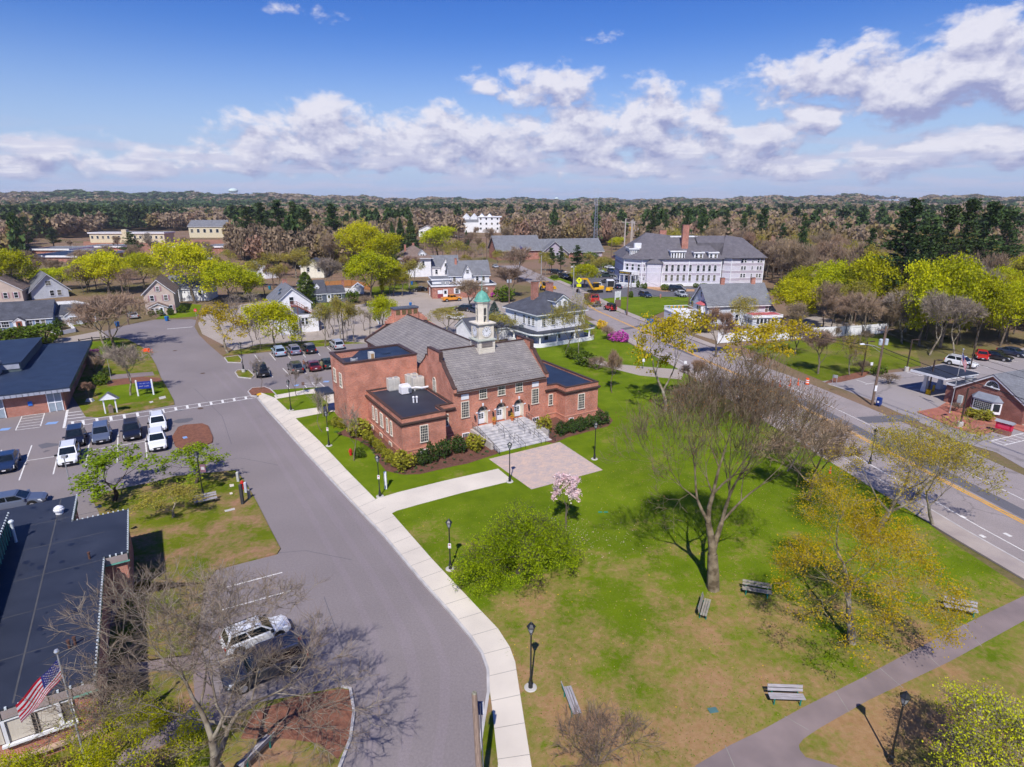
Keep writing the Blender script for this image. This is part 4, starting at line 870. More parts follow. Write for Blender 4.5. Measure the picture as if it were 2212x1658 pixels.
# ------------------------------------------------------------ flat roofed building at the left edge
t2=empty('flat_roofed_hall',(-57.34,75.07,0),R(29),'low brick building with broad blue-black flat roof at the left edge','municipal building')
b=MB(); b.box(-30,-1.0,1.0,30,0,2.75,bot=False); b.build('wall',BRICKB,t2)
r=MB(); r.box(-31,0,0,31.4,3.12,3.3); ro=r.build('roof',MEMBB,t2)
f=MB(); f.box(-31,-.03,.03,.15,2.7,3.12); f.box(-.2,-.03,.15,31,2.75,3.12,1); f.build('fascia',[mt('grey_fascia',(.36,.38,.45)),COPG2],ro)
s=MB()
for k in range(24): s.box(-.8-k*.6,-.77-k*.6,.0,.029,2.7,3.1)
s.build('fascia_seam',BLACKM,ro)
s=MB(); s.box(-31,-6.9,12.6,30.9,3.3,4.5); s.build('roof_monitor',mt('monitor_side',(.10,.13,.14)),t2); s=MB(); s.box(-31,-6.7,12.4,31,4.5,4.62); s.build('monitor_roof',MEMBB,t2); s=MB(); s.box(-31,-7.0,12.5,12.58,3.7,4.5); s.build('monitor_fascia',mt('grey_fascia',(.36,.38,.45)),t2)
for u in (-2.0,-8.0,-10.2,-16.5,-19): 
    b=MB(); b.box(u-.75,u+.75,.93,.995,.05,2.7); w_=b.build('window_bay',mt('pale_blue_glass',(.30,.36,.42),rough=.2),t2); b=MB()
    for x in (u-.8,u-.05,u+.7): b.box(x,x+.1,.88,.93,.0,2.72)
    b.box(u-.7,u+.65,.89,.93,1.2,1.3); b.build('window_frame',WHITE,w_)
for u in (-4.8,-13.2): tag(MB().box(u,u+.45,.9,.99,1.2,1.75).build('wall_sign',mt('sign_blue',(.03,.16,.6)),t2),'small square blue wall sign')
t=empty('rooftop_unit',Vector((-72.5,80.5,3.3)),R(29),'pale grey square rooftop fan unit with dark grille on blue-black roof','air handler'); b=MB(); b.box(-1.6,1.6,-1.2,1.2,.1,1.6); b.build('cabinet',METAL,t); b=MB(); b.box(-1.0,1.1,-1.23,-1.202,.4,1.3); b.build('grille',BLACKM,t)
# ------------------------------------------------------------ flat roofed building bottom left
O3=(-20.74,24.58); t3=empty('flat_roofed_office',O3,R(31),'brick office with dark flat roof and green copper edges behind the flag','office building')
P3=[(0,0),(0,12.5),(1.35,12.5),(1.35,19.4),(-2.2,19.4),(-2.2,24.2),(-26,24.2),(-26,0)]
b=MB(); b.prism(offpoly(P3,-.18),0,3.05); b.build('wall',BRICKB,t3)
r=MB(); r.prism(P3,3.62,3.7); ro=r.build('roof',MEMB,t3)
f=MB(); ring(f,P3,-.02,.16,3.05,3.62); f.build('fascia',COPG2,ro)
f=MB(); f.box(-26,-.03,-.02,.0,3.12,3.6); f.box(-.002,1.3,12.46,12.48,3.12,3.6); f.build('fascia_panel',mt('pinkish_panel',(.36,.30,.29),(.28,.23,.22),s=.8),ro)
f=MB(); f.box(-.98,.03,-.05,.03,3.0,3.1); f.box(.0,1.38,12.44,12.5,3.0,3.1); f.build('copper_drip',COPG,ro)
s=MB()
for k in range(26): s.box(-k*.92-1.0,-k*.92-.97,-.04,-.02,3.12,3.6)
s.build('panel_seam',BLACKM,ro)
s=MB()
def studs(a,c,st_=.32):
    a,c=Vector(a),Vector(c); n=int((c-a).length/st_)
    for k in range(n+1): p=a.lerp(c,k/n); s.box(p.x-.045,p.x+.045,p.y-.045,p.y+.045,3.62,3.76)
studs((0,0),(0,12.5)); studs((0,12.5),(1.35,12.5),.3); studs((1.35,12.5),(1.35,19.4)); studs((1.35,19.4),(-2.2,19.4)); studs((-2.2,19.4),(-2.2,24.2)); studs((0,0),(-12,0),.5)
tag(s.build('edge_stud',mt('galvanised',(.62,.68,.70),rough=.4),ro),kind='stuff')
sm=MB()
sm.box(-3.28,-3.2,.2,24,3.7,3.705)
for y in (4.,8.1,12.2,16.3,20.2): sm.box(-26,-.1,y,y+.05,3.701,3.703)
sm.build('roof_seam',mt('seam_grey',(.085,.085,.09)),ro)
pr=random.Random(8)
for k in range(34):
    sp_=MB(); x=-pr.uniform(.6,5.2); y=pr.uniform(1,23.5); rr=pr.uniform(.07,.26); n=9; sp_.face([(x+rr*pr.uniform(.6,1.2)*math.cos(2*math.pi*i/n),y+rr*pr.uniform(.5,1.3)*math.sin(2*math.pi*i/n),3.7065) for i in range(n)]); sp_.build('tar_patch',mt('tar',(.015,.02,.04),rough=.5),ro)
mn=MB(); mn.box(-26,-5.75,-6+6,19.4,3.7,5.2); mn.build('roof_monitor',COPG2,t3)
mn=MB(); mn.box(-26,-5.6,.0,19.5,5.2,5.32); mr_=mn.build('monitor_roof',MEMB,t3)
mn=MB()
for k in range(30): mn.box(-5.75,-5.70,k*.65+.1,k*.65+.14,3.7,5.2)
mn.build('standing_seam',COPG,t3); s=MB(); studs((-5.62,3),(-5.62,19.4),.4); 
for i in range(len(s.v)): s.v[i]=(s.v[i][0],s.v[i][1],s.v[i][2]+1.62)
tag(s.build('edge_stud',mt('galvanised',(.62,.68,.7)),mr_),kind='stuff')
D3=(-26,-.18,.18,24)
b=MB(); b.box(-3.72,-1.62,.10,.17,1.72,2.98); wb=b.build('wide_window',mt('drawn_blind',(.60,.55,.47),(.52,.47,.40),s=2,stretch=(20,1,1)),t3)
b=MB()
for x in (-3.84,-1.70): b.box(x,x+.14,-.0,.10,1.68,3.05)
b.box(-3.7,-1.7,.0,.1,2.98,3.05); b.box(-4.0,-1.02,-.08,.1,1.56,1.68); b.build('window_frame',WHITE,wb)
b=MB(); b.box(-2.72,-2.62,.05,.1,1.7,2.98); b.box(-2.55,-2.5,.05,.1,1.7,2.98); b.build('curtain_gap',DARK,wb)
win(t3,(-1.6,-1.0,.16,9),'F',.22,1.75,.42,1.15,1,1,WHITE,shade_glass(3))
b=MB(); b.box(-6.2,-3.9,.10,.17,1.72,2.98); b.build('wide_window',mt('drawn_blind',(.6,.55,.47)),t3)
b=MB(); b.box(-26,0,-.12,.16,.62,.74); b.build('sill_course',mt('tan_stone',(.55,.40,.30)),t3)
def vp(name,x,y,prof,mat,label,cat,z=3.7,root=(O3,31)):
    t=R(root[1]); p=Vector((root[0][0]+x*math.cos(t)-y*math.sin(t),root[0][1]+x*math.sin(t)+y*math.cos(t),z)); b=MB(); b.lathe(prof,14); return tag(b.build(name,mat,loc=p,smooth=False),label,cat)
vp('roof_ventilator',-3.1,21.3,[(.26,0),(.26,.22),(.34,.24),(.36,.36),(.3,.44),(.3,.5),(.2,.58),(.05,.66)],WHITE,'white domed mushroom ventilator near the back of the dark office roof','roof vent')
BRP=mt('rusty_pipe',(.12,.06,.045))
vp('vent_pipe',-.8,12.8,[(.07,0),(.07,.42),(.09,.43),(.09,.5),(.02,.5)],BRP,'rusty brown vent pipe standing alone by the inner roof corner','vent pipe')
vp('vent_pipe',-1.25,3.3,[(.07,0),(.07,.42),(.09,.43),(.09,.5),(.02,.5)],BRP,'rusty vent pipe behind the flagpole, left one of two','vent pipe')
vp('vent_pipe',-1.0,3.45,[(.07,0),(.07,.42),(.09,.43),(.09,.5),(.02,.5)],BRP,'rusty vent pipe behind the flagpole, right one of two','vent pipe')
vp('flue_pipe',-5.3,17.9,[(.09,0),(.09,1.5),(.16,1.52),(.17,1.62),(.1,1.7)],mt('galvanised',(.62,.68,.7)),'tall galvanised flue pipe leaning beside the green roof monitor','flue pipe')
# ------------------------------------------------------------ vegetation kit
BARK=mt('grey_bark',(.20,.16,.12),(.11,.085,.065),s=2.5,rough=.95,det=7); BARKO=mt('oak_bark',(.25,.20,.13),(.10,.075,.045),s=1.6,rough=.95,det=8,lo=.4,hi=.6); BARKL=mt('lichen_bark',(.33,.29,.22),(.15,.12,.085),s=1.6,rough=.95,det=8,lo=.4,hi=.6)
BARKD=mt('dark_bark',(.085,.062,.05),(.05,.038,.032),s=2,rough=.95)
def leafm(name,c,c2,tr=.35,obr=.1): return mt(name,c,c2,s=.35,rough=.7,isl=.5,trans=tr,det=3,lo=.3,hi=.7,spec=.15,obr=obr)
LYG=leafm('spring_leaf_yellow_green',(.58,.56,.006),(.36,.39,.008),.35,.26); LOC=leafm('ochre_blossom_leaf',(.60,.44,.010),(.40,.31,.010)); LGR=leafm('fresh_green_leaf',(.30,.40,.008),(.14,.22,.008))
LPN=leafm('pine_needle',(.085,.135,.036),(.038,.068,.024),.1,.22); LSP=leafm('blue_spruce_needle',(.11,.16,.14),(.06,.09,.08),.1); LBU=leafm('budding_leaf_olive',(.42,.37,.05),(.27,.22,.05),.3,.15)
TWB=leafm('bare_twig_brown',(.36,.26,.17),(.23,.17,.12),.15,.22); TWH=leafm('near_twig_brown',(.25,.175,.12),(.15,.105,.075),.1,.0); TWR=leafm('bare_twig_reddish',(.37,.235,.155),(.23,.15,.105),.15,.2); TWG=leafm('bare_twig_grey',(.38,.31,.24),(.23,.19,.15),.15,.15)
PINK=leafm('magnolia_petal',(.80,.50,.52),(.85,.70,.70),.3,0); MAG=leafm('azalea_petal',(.62,.10,.45),(.45,.07,.33),.2,0); FOR=leafm('forsythia_petal',(.80,.52,.02),(.6,.4,.02),.2,0)
SHG=leafm('holly_leaf',(.065,.11,.02),(.03,.055,.014),.15); SHY=leafm('golden_shrub_leaf',(.36,.34,.03),(.2,.2,.02),.25); HEDG=leafm('hedge_leaf',(.13,.19,.015),(.07,.11,.01),.2)
def tubes_np(S,n):
    """S: rows p0(3) p1(3) r0 r1 -> V,F quads"""
    S=np.asarray(S,dtype=np.float64); p0=S[:,0:3];p1=S[:,3:6]; d=p1-p0; L=np.linalg.norm(d,axis=1,keepdims=True); d=d/np.maximum(L,1e-9)
    ref=np.where(np.abs(d[:,2:3])<.9,np.array([[0,0,1.]]),np.array([[1.,0,0]])); a=np.cross(d,ref); a/=np.linalg.norm(a,axis=1,keepdims=True); b=np.cross(d,a)
    V=np.zeros((len(S),2,n,3))
    for k in range(n):
        t=2*math.pi*k/n; u=a*math.cos(t)+b*math.sin(t); V[:,0,k]=p0+u*S[:,6:7]; V[:,1,k]=p1+u*S[:,7:8]
    base=(np.arange(len(S))*2*n)[:,None]; F=[]
    for k in range(n): F.append(np.concatenate([base+k,base+(k+1)%n,base+n+(k+1)%n,base+n+k],axis=1))
    return V.reshape(-1,3),np.concatenate(F)
def nod(S,l=2):
    B=S[S[:,8]<=l]; return np.concatenate([B[:,3:6],B[:,0:3]*.5+B[:,3:6]*.5])
def cards(rs,P,s0,s1,asp=.6,up=0.,dirs=None):
    """one small rhombic leaf face at every point"""
    n=len(P); s=rs.uniform(s0,s1,(n,1)); a=rs.normal(size=(n,3)) if dirs is None else dirs+rs.normal(size=(n,3))*.35; a/=np.linalg.norm(a,axis=1,keepdims=True)
    c=rs.normal(size=(n,3)); c[:,2]+=up; b=np.cross(a,c); b/=np.linalg.norm(b,axis=1,keepdims=True)
    V=np.stack([P-a*s*.5,P-b*s*asp*.5,P+a*s*.5,P+b*s*asp*.5],axis=1).reshape(-1,3); F=np.arange(n*4).reshape(n,4); return V,F
def grow(seed,H,Rr,tr=.28,lev=7,fork=.22,a0=18,a1=42,up=.18,ratio=.80,nb=(2,3),wob=.14,leader=1,multi=0,lean=(0,0),side=0,shift=(0,0)):
    rg=random.Random(seed); segs=[];tips=[]
    def rec(p,d,L,r,l):
        q=p;dd=d
        for k in range(2):
            dd=(dd+Vector((rg.gauss(0,wob),rg.gauss(0,wob),rg.gauss(0,wob)+up*.25))).normalized(); n=q+dd*(L/2); r1=r*(.9 if k==0 else .82)
            segs.append((*q,*n,r,r1,l)); q=n; r=r1
            if side and l<lev-1 and l>0 and rg.random()<side: rec(q,(dd+Vector((rg.gauss(0,1),rg.gauss(0,1),rg.gauss(0,.6)))*.9).normalized(),L*.5,r*.45,max(0,l-3))
        if l==0: tips.append(tuple(q)+tuple(dd)); return
        m=rg.choice(nb); ph=rg.uniform(0,2*math.pi)
        for k in range(m):
            ld=(leader and k==0 and l>1); ang=R(rg.uniform(3,13) if ld else rg.uniform(a0,a1)+(8 if leader else 0)); ax=dd.orthogonal().normalized(); ax=Matrix.Rotation(ph+2*math.pi*k/m+rg.uniform(-.5,.5),3,dd)@ax
            e=(Matrix.Rotation(ang,3,ax)@dd+Vector((0,0,up))).normalized()
            rec(q,e,L*(rg.uniform(ratio-.12,ratio+.08) if not ld else ratio+.04),r*(.84 if ld else .62),l-1)
    if multi:
        for k in range(multi):
            t=2*math.pi*k/multi+rg.uniform(-.4,.4); rec(Vector((math.cos(t)*tr,math.sin(t)*tr,0)),Vector((math.cos(t)*.35,math.sin(t)*.35,1)).normalized(),H*fork,tr*.8,lev-1)
    else: rec(Vector((0,0,0)),Vector((lean[0],lean[1],1)).normalized(),H*fork,tr,lev)
    S=np.array(segs);T=np.array(tips)
    xy=np.abs(T[:,:2]); kx=Rr/np.percentile(np.hypot(T[:,0],T[:,1]),93); kz=H/T[:,2].max()
    # keep the foot of the trunk where it is, scale the crown
    cen=T[:,:2].mean(0)-np.array(shift)*0; hz0=T[:,2].mean()
    T[:,:2]-=cen*np.clip(T[:,2:3]/hz0,0,1)
    for A in (S[:,0:3],S[:,3:6]): A[:,:2]-=cen*np.clip(A[:,2:3]/hz0,0,1)
    kx=Rr/np.percentile(np.hypot(T[:,0],T[:,1]),93)
    for A in (S[:,0:3],S[:,3:6],T[:,0:3]):
        hfac=np.clip(A[:,2]/(H*.12),0,1)[:,None]; A[:,:2]*=(1+(kx-1)*hfac); A[:,2]*=kz
    S[:,6:8]=np.maximum(S[:,6:8],.009)
    return S,T
TV={}
def treemesh(key,fn):
    if key not in TV: TV[key]=fn()
    return TV[key]
def branches(name,S,bark,thick=.05):
    big=S[S[:,6]>thick];sm=S[S[:,6]<=thick]; V,F=tubes_np(big[:,:8],6 if len(big)<3000 else 5); 
    if len(sm): V2,F2=tubes_np(sm[:,:8],3); F=np.concatenate([F,F2+len(V)]); V=np.concatenate([V,V2])
    return npmesh(name,V,F,bark)
def twigs(rs,S,T,n,ln,w,lv=2):
    """fine bare twigs as thin slivers springing from the last branches"""
    B=S[S[:,8]<=lv]; i=rs.integers(0,len(B),n); t=rs.uniform(0,1,(n,1)); p=B[i,0:3]*(1-t)+B[i,3:6]*t; d=B[i,3:6]-B[i,0:3]; d/=np.maximum(np.linalg.norm(d,axis=1,keepdims=True),1e-6)
    e=d+rs.normal(size=(n,3))*.55; e[:,2]+=.15; e/=np.linalg.norm(e,axis=1,keepdims=True); L=rs.uniform(ln*.5,ln*1.2,(n,1)); sd=np.cross(e,rs.normal(size=(n,3))); sd/=np.linalg.norm(sd,axis=1,keepdims=True)
    V=np.stack([p-sd*w/2,p+sd*w/2,p+e*L+sd*w*.25,p+e*L-sd*w*.25],axis=1).reshape(-1,3); return V,np.arange(4*n).reshape(n,4),p+e*L
def variant(kind,k,hero=0):
    rs=np.random.default_rng(100+k*7+len(kind)); sd=k*13+len(kind)
    if kind=='maple':
        H,Rr=10,4.6; S,T=grow(sd,H,Rr,.22,7,.12,20,46,.12,.80,(2,3),.12); 
        cl=nod(S,3); cl=cl[rs.integers(0,len(cl),950)]; 
        v=rs.normal(size=(330,3)); v/=np.linalg.norm(v,axis=1,keepdims=True); v*=rs.uniform(.55,.97,(330,1)); v*=1+.18*np.sin(v[:,0:1]*5+k)*np.cos(v[:,1:2]*6); dome=v*np.array([Rr*.95,Rr*.95,H*.34])+np.array([0,0,H*.64]); cl=np.concatenate([cl,dome]); P=np.concatenate([c+rs.normal(size=(9,3))*np.array([.34,.34,.28]) for c in cl]); V,F=cards(rs,P,.16,.36,.75,.5); return H,Rr,branches('t',S[S[:,8]>=1],BARK),npmesh('c',V,F,LYG)
    if kind=='ochre':
        H,Rr=10,4.8; S,T=grow(sd,H,Rr,.24,7,.19,22,46,.09,.80,(2,2,3),.13); cl=nod(S,1); cl=cl[rs.integers(0,len(cl),460)]
        P=np.concatenate([c+rs.normal(size=(8,3))*np.array([.26,.26,.2]) for c in cl]); V,F=cards(rs,P,.16,.34,.7,.6); return H,Rr,branches('t',S,BARKL),npmesh('c',V,F,LOC)
    if kind=='sparse':
        H,Rr=10,4.2; S,T=grow(sd,H,Rr,.15,7,.17,20,42,.14,.82,(2,2,3),.11); V,F,tp=twigs(rs,S,T,1300,.7,.03,2); P=tp[rs.integers(0,len(tp),520)]; P=np.concatenate([P+rs.normal(size=P.shape)*.12 for _ in range(3)]); V2,F2=cards(rs,P,.12,.24,.7,.4)
        return H,Rr,branches('t',S,BARKL),npmesh('c',np.concatenate([V,V2]),np.concatenate([F,F2+len(V)]),LBU)
    if kind=='bud':
        H,Rr=10,3.8; S,T=grow(sd,H,Rr,.2,6,.22,18,40,.16,.80,(2,3),.13); cl=nod(S,2); cl=cl[rs.integers(0,len(cl),420)]
        P=np.concatenate([c+rs.normal(size=(8,3))*np.array([.34,.34,.30]) for c in cl]); V,F=cards(rs,P,.14,.32,.7,.5); return H,Rr,branches('t',S,BARKL),npmesh('c',V,F,LBU)
    if kind in('bare','barered','baregrey'):
        H,Rr=10,3.8; S,T=grow(sd,H,Rr,.19,6,.24,16,38,.20,.80,(2,3),.14); V,F,_=twigs(rs,S,T,4200,.9,.05,3); return H,Rr,branches('t',S[S[:,8]>=1],BARK if kind!='baregrey' else BARKL),npmesh('c',V,F,{'bare':TWB,'barered':TWR,'baregrey':TWG}[kind])
    if kind=='green':
        H,Rr=8,3.8; S,T=grow(sd,H,Rr,.2,6,.18,22,48,.06,.80,(2,3),.14); cl=nod(S,2); cl=cl[rs.integers(0,len(cl),300)]
        P=np.concatenate([c+rs.normal(size=(9,3))*np.array([.26,.26,.18]) for c in cl]); V,F=cards(rs,P,.18,.36,.7,.6); return H,Rr,branches('t',S[S[:,8]>=1],BARKD),npmesh('c',V,F,LGR)
    if kind=='pine':
        H,Rr=16,3.6; rg=random.Random(sd); segs=[(0,0,0,0,0,H*.5,.26,.17,9),(0,0,H*.5,.15,.1,H*.97,.17,.04,9)]; P=[];D=[]
        z=H*.28
        while z<H*.98:
            f=(z/H-.28)/.7; L0=Rr*(1.0-.78*f)*(.55+.45*min(1,f*5))
            for q in range(rg.choice((3,4,5))):
                t=rg.uniform(0,2*math.pi); L=L0*rg.uniform(.45,1.2); e=Vector((math.cos(t)*L,math.sin(t)*L,z+L*rg.uniform(.02,.35))); segs.append((0,0,z,*e,.06,.02,1))
                m=int(6+L*7)
                for j in range(m):
                    u=rg.uniform(.3,1.05); c=Vector((0,0,z)).lerp(e,u)+Vector((rg.gauss(0,.28),rg.gauss(0,.28),rg.gauss(0,.14)+.08)); 
                    for w_ in range(3): P.append(tuple(c+Vector((rg.gauss(0,.16),rg.gauss(0,.16),rg.gauss(0,.10))))); D.append((math.cos(t)+rg.gauss(0,.5),math.sin(t)+rg.gauss(0,.5),.5))
            z+=rg.uniform(.35,.75)
        V,F=cards(rs,np.array(P),.28,.62,.5,1.,np.array(D)); return H,Rr,branches('t',np.array(segs),BARKD),npmesh('c',V,F,LPN)
    if kind in('spruce','thuja','bluespruce'):
        H,Rr=12,2.6; n=4200 if kind!='bluespruce' else 2600; z=rs.uniform(.03,1,n)**1.25; lay=(np.sin(z*46)*.12+.9); r=(1-z)**(.85 if kind!='thuja' else .5)*lay*(rs.uniform(.0,1,n)**.30); t=rs.uniform(0,2*math.pi,n)
        P=np.stack([np.cos(t)*r*Rr,np.sin(t)*r*Rr,z*H],1); D=np.stack([np.cos(t),np.sin(t),-.25+0*t],1); V,F=cards(rs,P,.3,.6,.5,1.,D)
        return H,Rr,branches('t',np.array([(0,0,0,0,0,H*.9,.22,.03,9)]*1),BARKD),npmesh('c',V,F,{'spruce':LPN,'thuja':HEDG,'bluespruce':LSP}[kind])
    if kind in('shrub','holly','golden','azalea','forsythia','hedgeball','topiary'):
        H,Rr=2,1.; n=700; v=rs.normal(size=(n,3)); v/=np.linalg.norm(v,axis=1,keepdims=True); v*=(rs.uniform(.3,1,(n,1))**.35); bump=1+.16*np.sin(v[:,0:1]*6+k)+.16*np.sin(v[:,1:2]*7+k*2); P=v*np.array([1,1,1.])*(bump if kind not in('hedgeball','topiary') else 1)
        if kind=='topiary': P[:,2]=(P[:,2]+1)*1.0; P[:,:2]*=(1.05-.38*P[:,2:3]/2)
        else: P[:,2]=(P[:,2]+1)*1.0
        V,F=cards(rs,P,.16,.34,.7,.3); V2,F2=tubes_np([(0,0,0,math.cos(i)*.4,math.sin(i)*.4,1.2,.05,.02) for i in range(4)],3)
        return H,Rr,npmesh('t',V2,F2,BARKD),npmesh('c',V,F,{'shrub':HEDG,'holly':SHG,'golden':SHY,'azalea':MAG,'forsythia':FOR,'hedgeball':HEDG,'topiary':HEDG}[kind])
    if kind=='brush':
        H,Rr=2,1.2; S,T=grow(sd,H,Rr,.05,5,.2,20,45,.12,.8,(2,3),.2,multi=5); V,F,_=twigs(rs,S,T,1500,.35,.018,2); return H,Rr,branches('t',S,BARK),npmesh('c',V,F,TWB)
    if kind=='sapling':
        H,Rr=4,1.0; S,T=grow(sd,H,Rr,.05,4,.35,15,32,.25,.8,(2,3),.12); V,F,_=twigs(rs,S,T,420,.5,.02,2); return H,Rr,branches('t',S,BARK),npmesh('c',V,F,TWG)
ROOTK={'maple':('maple_tree','tree'),'ochre':('flowering_maple_tree','tree'),'bud':('budding_tree','tree'),'bare':('bare_tree','tree'),'sparse':('budding_tree','tree'),'barered':('bare_tree','tree'),'baregrey':('bare_tree','tree'),'green':('leafy_tree','tree'),'pine':('pine_tree','tree'),'spruce':('spruce_tree','tree'),'bluespruce':('blue_spruce','tree'),'thuja':('arborvitae','tree'),
 'shrub':('shrub','shrub'),'holly':('holly_shrub','shrub'),'golden':('golden_shrub','shrub'),'azalea':('azalea_bush','shrub'),'forsythia':('forsythia_bush','shrub'),'hedgeball':('round_hedge','hedge'),'topiary':('topiary_shrub','shrub'),'brush':('bare_shrub','shrub'),'sapling':('young_tree','tree')}
NV={'maple':5,'ochre':3,'bud':4,'sparse':2,'bare':4,'barered':3,'baregrey':2,'green':3,'pine':4,'spruce':2,'shrub':2,'holly':2,'golden':2,'sapling':2}
trg=random.Random(77); TCOUNT={}
def tree(kind,pos,H,Rr,label,group=None,v=None):
    v=trg.randrange(NV.get(kind,1)) if v is None else v
    H0,R0,tm,cm=treemesh((kind,v),lambda:variant(kind,v))
    nm,cat=ROOTK[kind]; o=empty(nm,(pos[0],pos[1],pos[2] if len(pos)>2 else 0),trg.uniform(0,6.28),label,cat,group); o.scale=(Rr/R0,Rr/R0,H/H0)
    tn='trunk' if cat=='tree' else 'stem'; cn='crown' if cat=='tree' else 'foliage'
    tm.name=tn; cm.name=cn; link(tn,tm,o); link(cn,cm,o); TCOUNT[kind]=TCOUNT.get(kind,0)+1; return o
def ptree(kind,bx,by,topy,wpx,label,group=None,v=None,hk=1.):
    P=G(bx,by); H=max(.6,ZH(topy,P))*hk; dep=P.y*cp+CAMH*sp; return tree(kind,P,H,wpx/2/FP*dep*1.1,label,group,v)
def herotree(name,label,pos,S,T,bark,leaf=None,tw=None,thick=.05):
    o=empty(name,pos,0,label,'tree'); link('trunk',branches('trunk',S,bark,thick),o)
    if leaf: link('crown',npmesh('crown',leaf[0],leaf[1],leaf[2]),o)
    if tw: link('twigs',npmesh('twigs',tw[0],tw[1],tw[2]),o)
    return o
# the great bare tree on the lawn
rs=np.random.default_rng(11)
P=G(1540,1276); H=ZH(735,P)
print('hero',H); S,T=grow(44,min(H,18.8),5.4,.46,10,.13,18,34,.22,.84,(2,2,3),.09,side=.10)
tw=twigs(rs,S,T,6500,.7,.016,2); bp=tw[2][rs.integers(0,len(tw[2]),5200)]; bv,bf=cards(rs,bp,.05,.12,.8)
herotree('bare_oak_tree','tallest bare spreading tree with thick lichen-spotted trunk in the middle of the lawn',P,S,T,BARKO,(bv,bf,leafm('reddish_bud',(.26,.14,.05),(.2,.1,.04),.2,0)),(tw[0],tw[1],TWH),.045)
# second bare tree at the bottom left
P=Vector((-13.3,21.6,0)); 
S,T=grow(47,11.9,5.9,.33,9,.14,20,44,.10,.84,(2,2,3),.14,side=.15)
tw=twigs(rs,S,T,16000,.55,.012,3)
herotree('bare_maple_tree','wide bare tree with pale lichen trunk beside the parked white vans, bottom left',P,S,T,BARKL,None,(tw[0],tw[1],leafm('near_twig_grey',(.29,.22,.16),(.18,.135,.10),.1,0)),.03)
# yellow flowering maples
def flower(name,label,P,H,Rr,seed,leafmat,n,k,sz=(.07,.17),lev=8,tr=.26,fork=.14,spread=.24,a=(26,52),up=.05,bark=BARKL):
    S,T=grow(seed,H,Rr,tr,lev,fork,a[0],a[1],up,.83,(2,2,3),.13); cl=nod(S,1); cl=cl[rs.integers(0,len(cl),int(n*1.3))]
    P_=np.concatenate([cl+rs.normal(size=cl.shape)*spread for _ in range(k)]); V,F=cards(rs,P_,sz[0],sz[1],.75,.5)
    return herotree(name,label,P,S,T,bark,(V,F,leafmat),None,.04)
P=G(1840,1392); flower('flowering_maple_tree','large ochre-yellow flowering tree nearest the path at the right',P,9.6,6.1,61,LOC,2300,9,(.05,.125))
P=G(1893,1150); flower('flowering_maple_tree','second ochre-yellow tree behind the nearest one, beside the street sidewalk',P,10.6,5.9,67,LOC,1300,8,(.06,.13))
# weeping crab apple
P=G(1118,1240); S,T=grow(72,5.7,4.3,.2,8,.13,26,56,.02,.84,(2,3),.16); 
cl=nod(S,2); cl=cl[rs.integers(0,len(cl),3600)]; V,F=[],[]
pp=np.concatenate([cl+rs.normal(size=cl.shape)*np.array([.16,.16,.20])-np.array([0,0,.18])*q for q in np.linspace(0,7,14)]); pp=pp[pp[:,2]>.25]; V,F=cards(rs,pp,.06,.15,.6,.5)
herotree('crab_apple_tree','dense bright green weeping tree casting a dark shadow in front of the patio',P,S,T,BARKD,(V,F,leafm('crab_apple_leaf',(.42,.52,.006),(.22,.32,.006),.4)))
# magnolia
P=G(1222,1146); S,T=grow(73,5.0,1.25,.09,6,.2,18,40,.18,.8,(2,3),.14); cl=T[rs.integers(0,len(T),420),:3]; pp=np.concatenate([cl+rs.normal(size=cl.shape)*.10 for _ in range(6)]); V,F=cards(rs,pp,.09,.20,.8)
herotree('magnolia_tree','pink flowering magnolia tree with fallen petals below',P,S,T,BARK,(V,F,PINK))
pt=rs.normal(size=(330,2))*np.array([2.6,1.8]); q=np.stack([P.x+1.0+pt[:,0],P.y-1.2+pt[:,1],np.full(330,.115)],1); V,F=cards(rs,q,.06,.12,.9,0); V[:,2]=.118
o=link('fallen_petals',npmesh('fallen_petals',V,F,PINK)); tag(o,'scattered fallen pink petals on the grass','petals',kind='stuff')
# foreground crowns at the bottom corners
P=G(130,1650,4.2); P.z=0; flower('maple_tree','bright yellow-green tree crown in front of the flagpole, bottom left corner',P,5.0,5.4,83,LYG,2600,13,(.05,.11),8,.12,.2,.2)
P=Vector((-11.2,17.6,0)); flower('maple_tree','small yellow-green sapling crown at the bottom edge beside the bare tree',P,4.0,1.7,85,LYG,300,8,(.06,.14),6,.06,.22,.16)
P=G(2200,1600,4.5); P.z=0; flower('budding_tree','big grey-limbed tree breaking into yellow-green leaf at the bottom right corner',P,6.2,3.9,87,leafm('spring_leaf_lime',(.66,.68,.015),(.46,.50,.015)),1300,9,(.05,.12),9,.24,.16,.2,(20,44),.08)
P=Vector((18.2,18.2,0)); flower('budding_tree','low lime-green twiggy tree at the bottom edge beside the dark lamp post',P,2.6,2.0,89,leafm('spring_leaf_lime',(.66,.68,.015),(.46,.50,.015)),340,7,(.07,.15),6,.06,.2,.16)
# bare thicket shrub at the bottom
P=G(1290,1655); S,T=grow(91,3.0,2.6,.06,6,.2,16,40,.1,.84,(2,3),.18,multi=6); tw=twigs(rs,S,T,2000,.45,.010,2); herotree('bare_shrub','bare reddish-brown multi-stemmed shrub below the bench at the bottom edge',P,S,T,BARK,None,(tw[0],tw[1],TWR),.02)['category']='shrub'
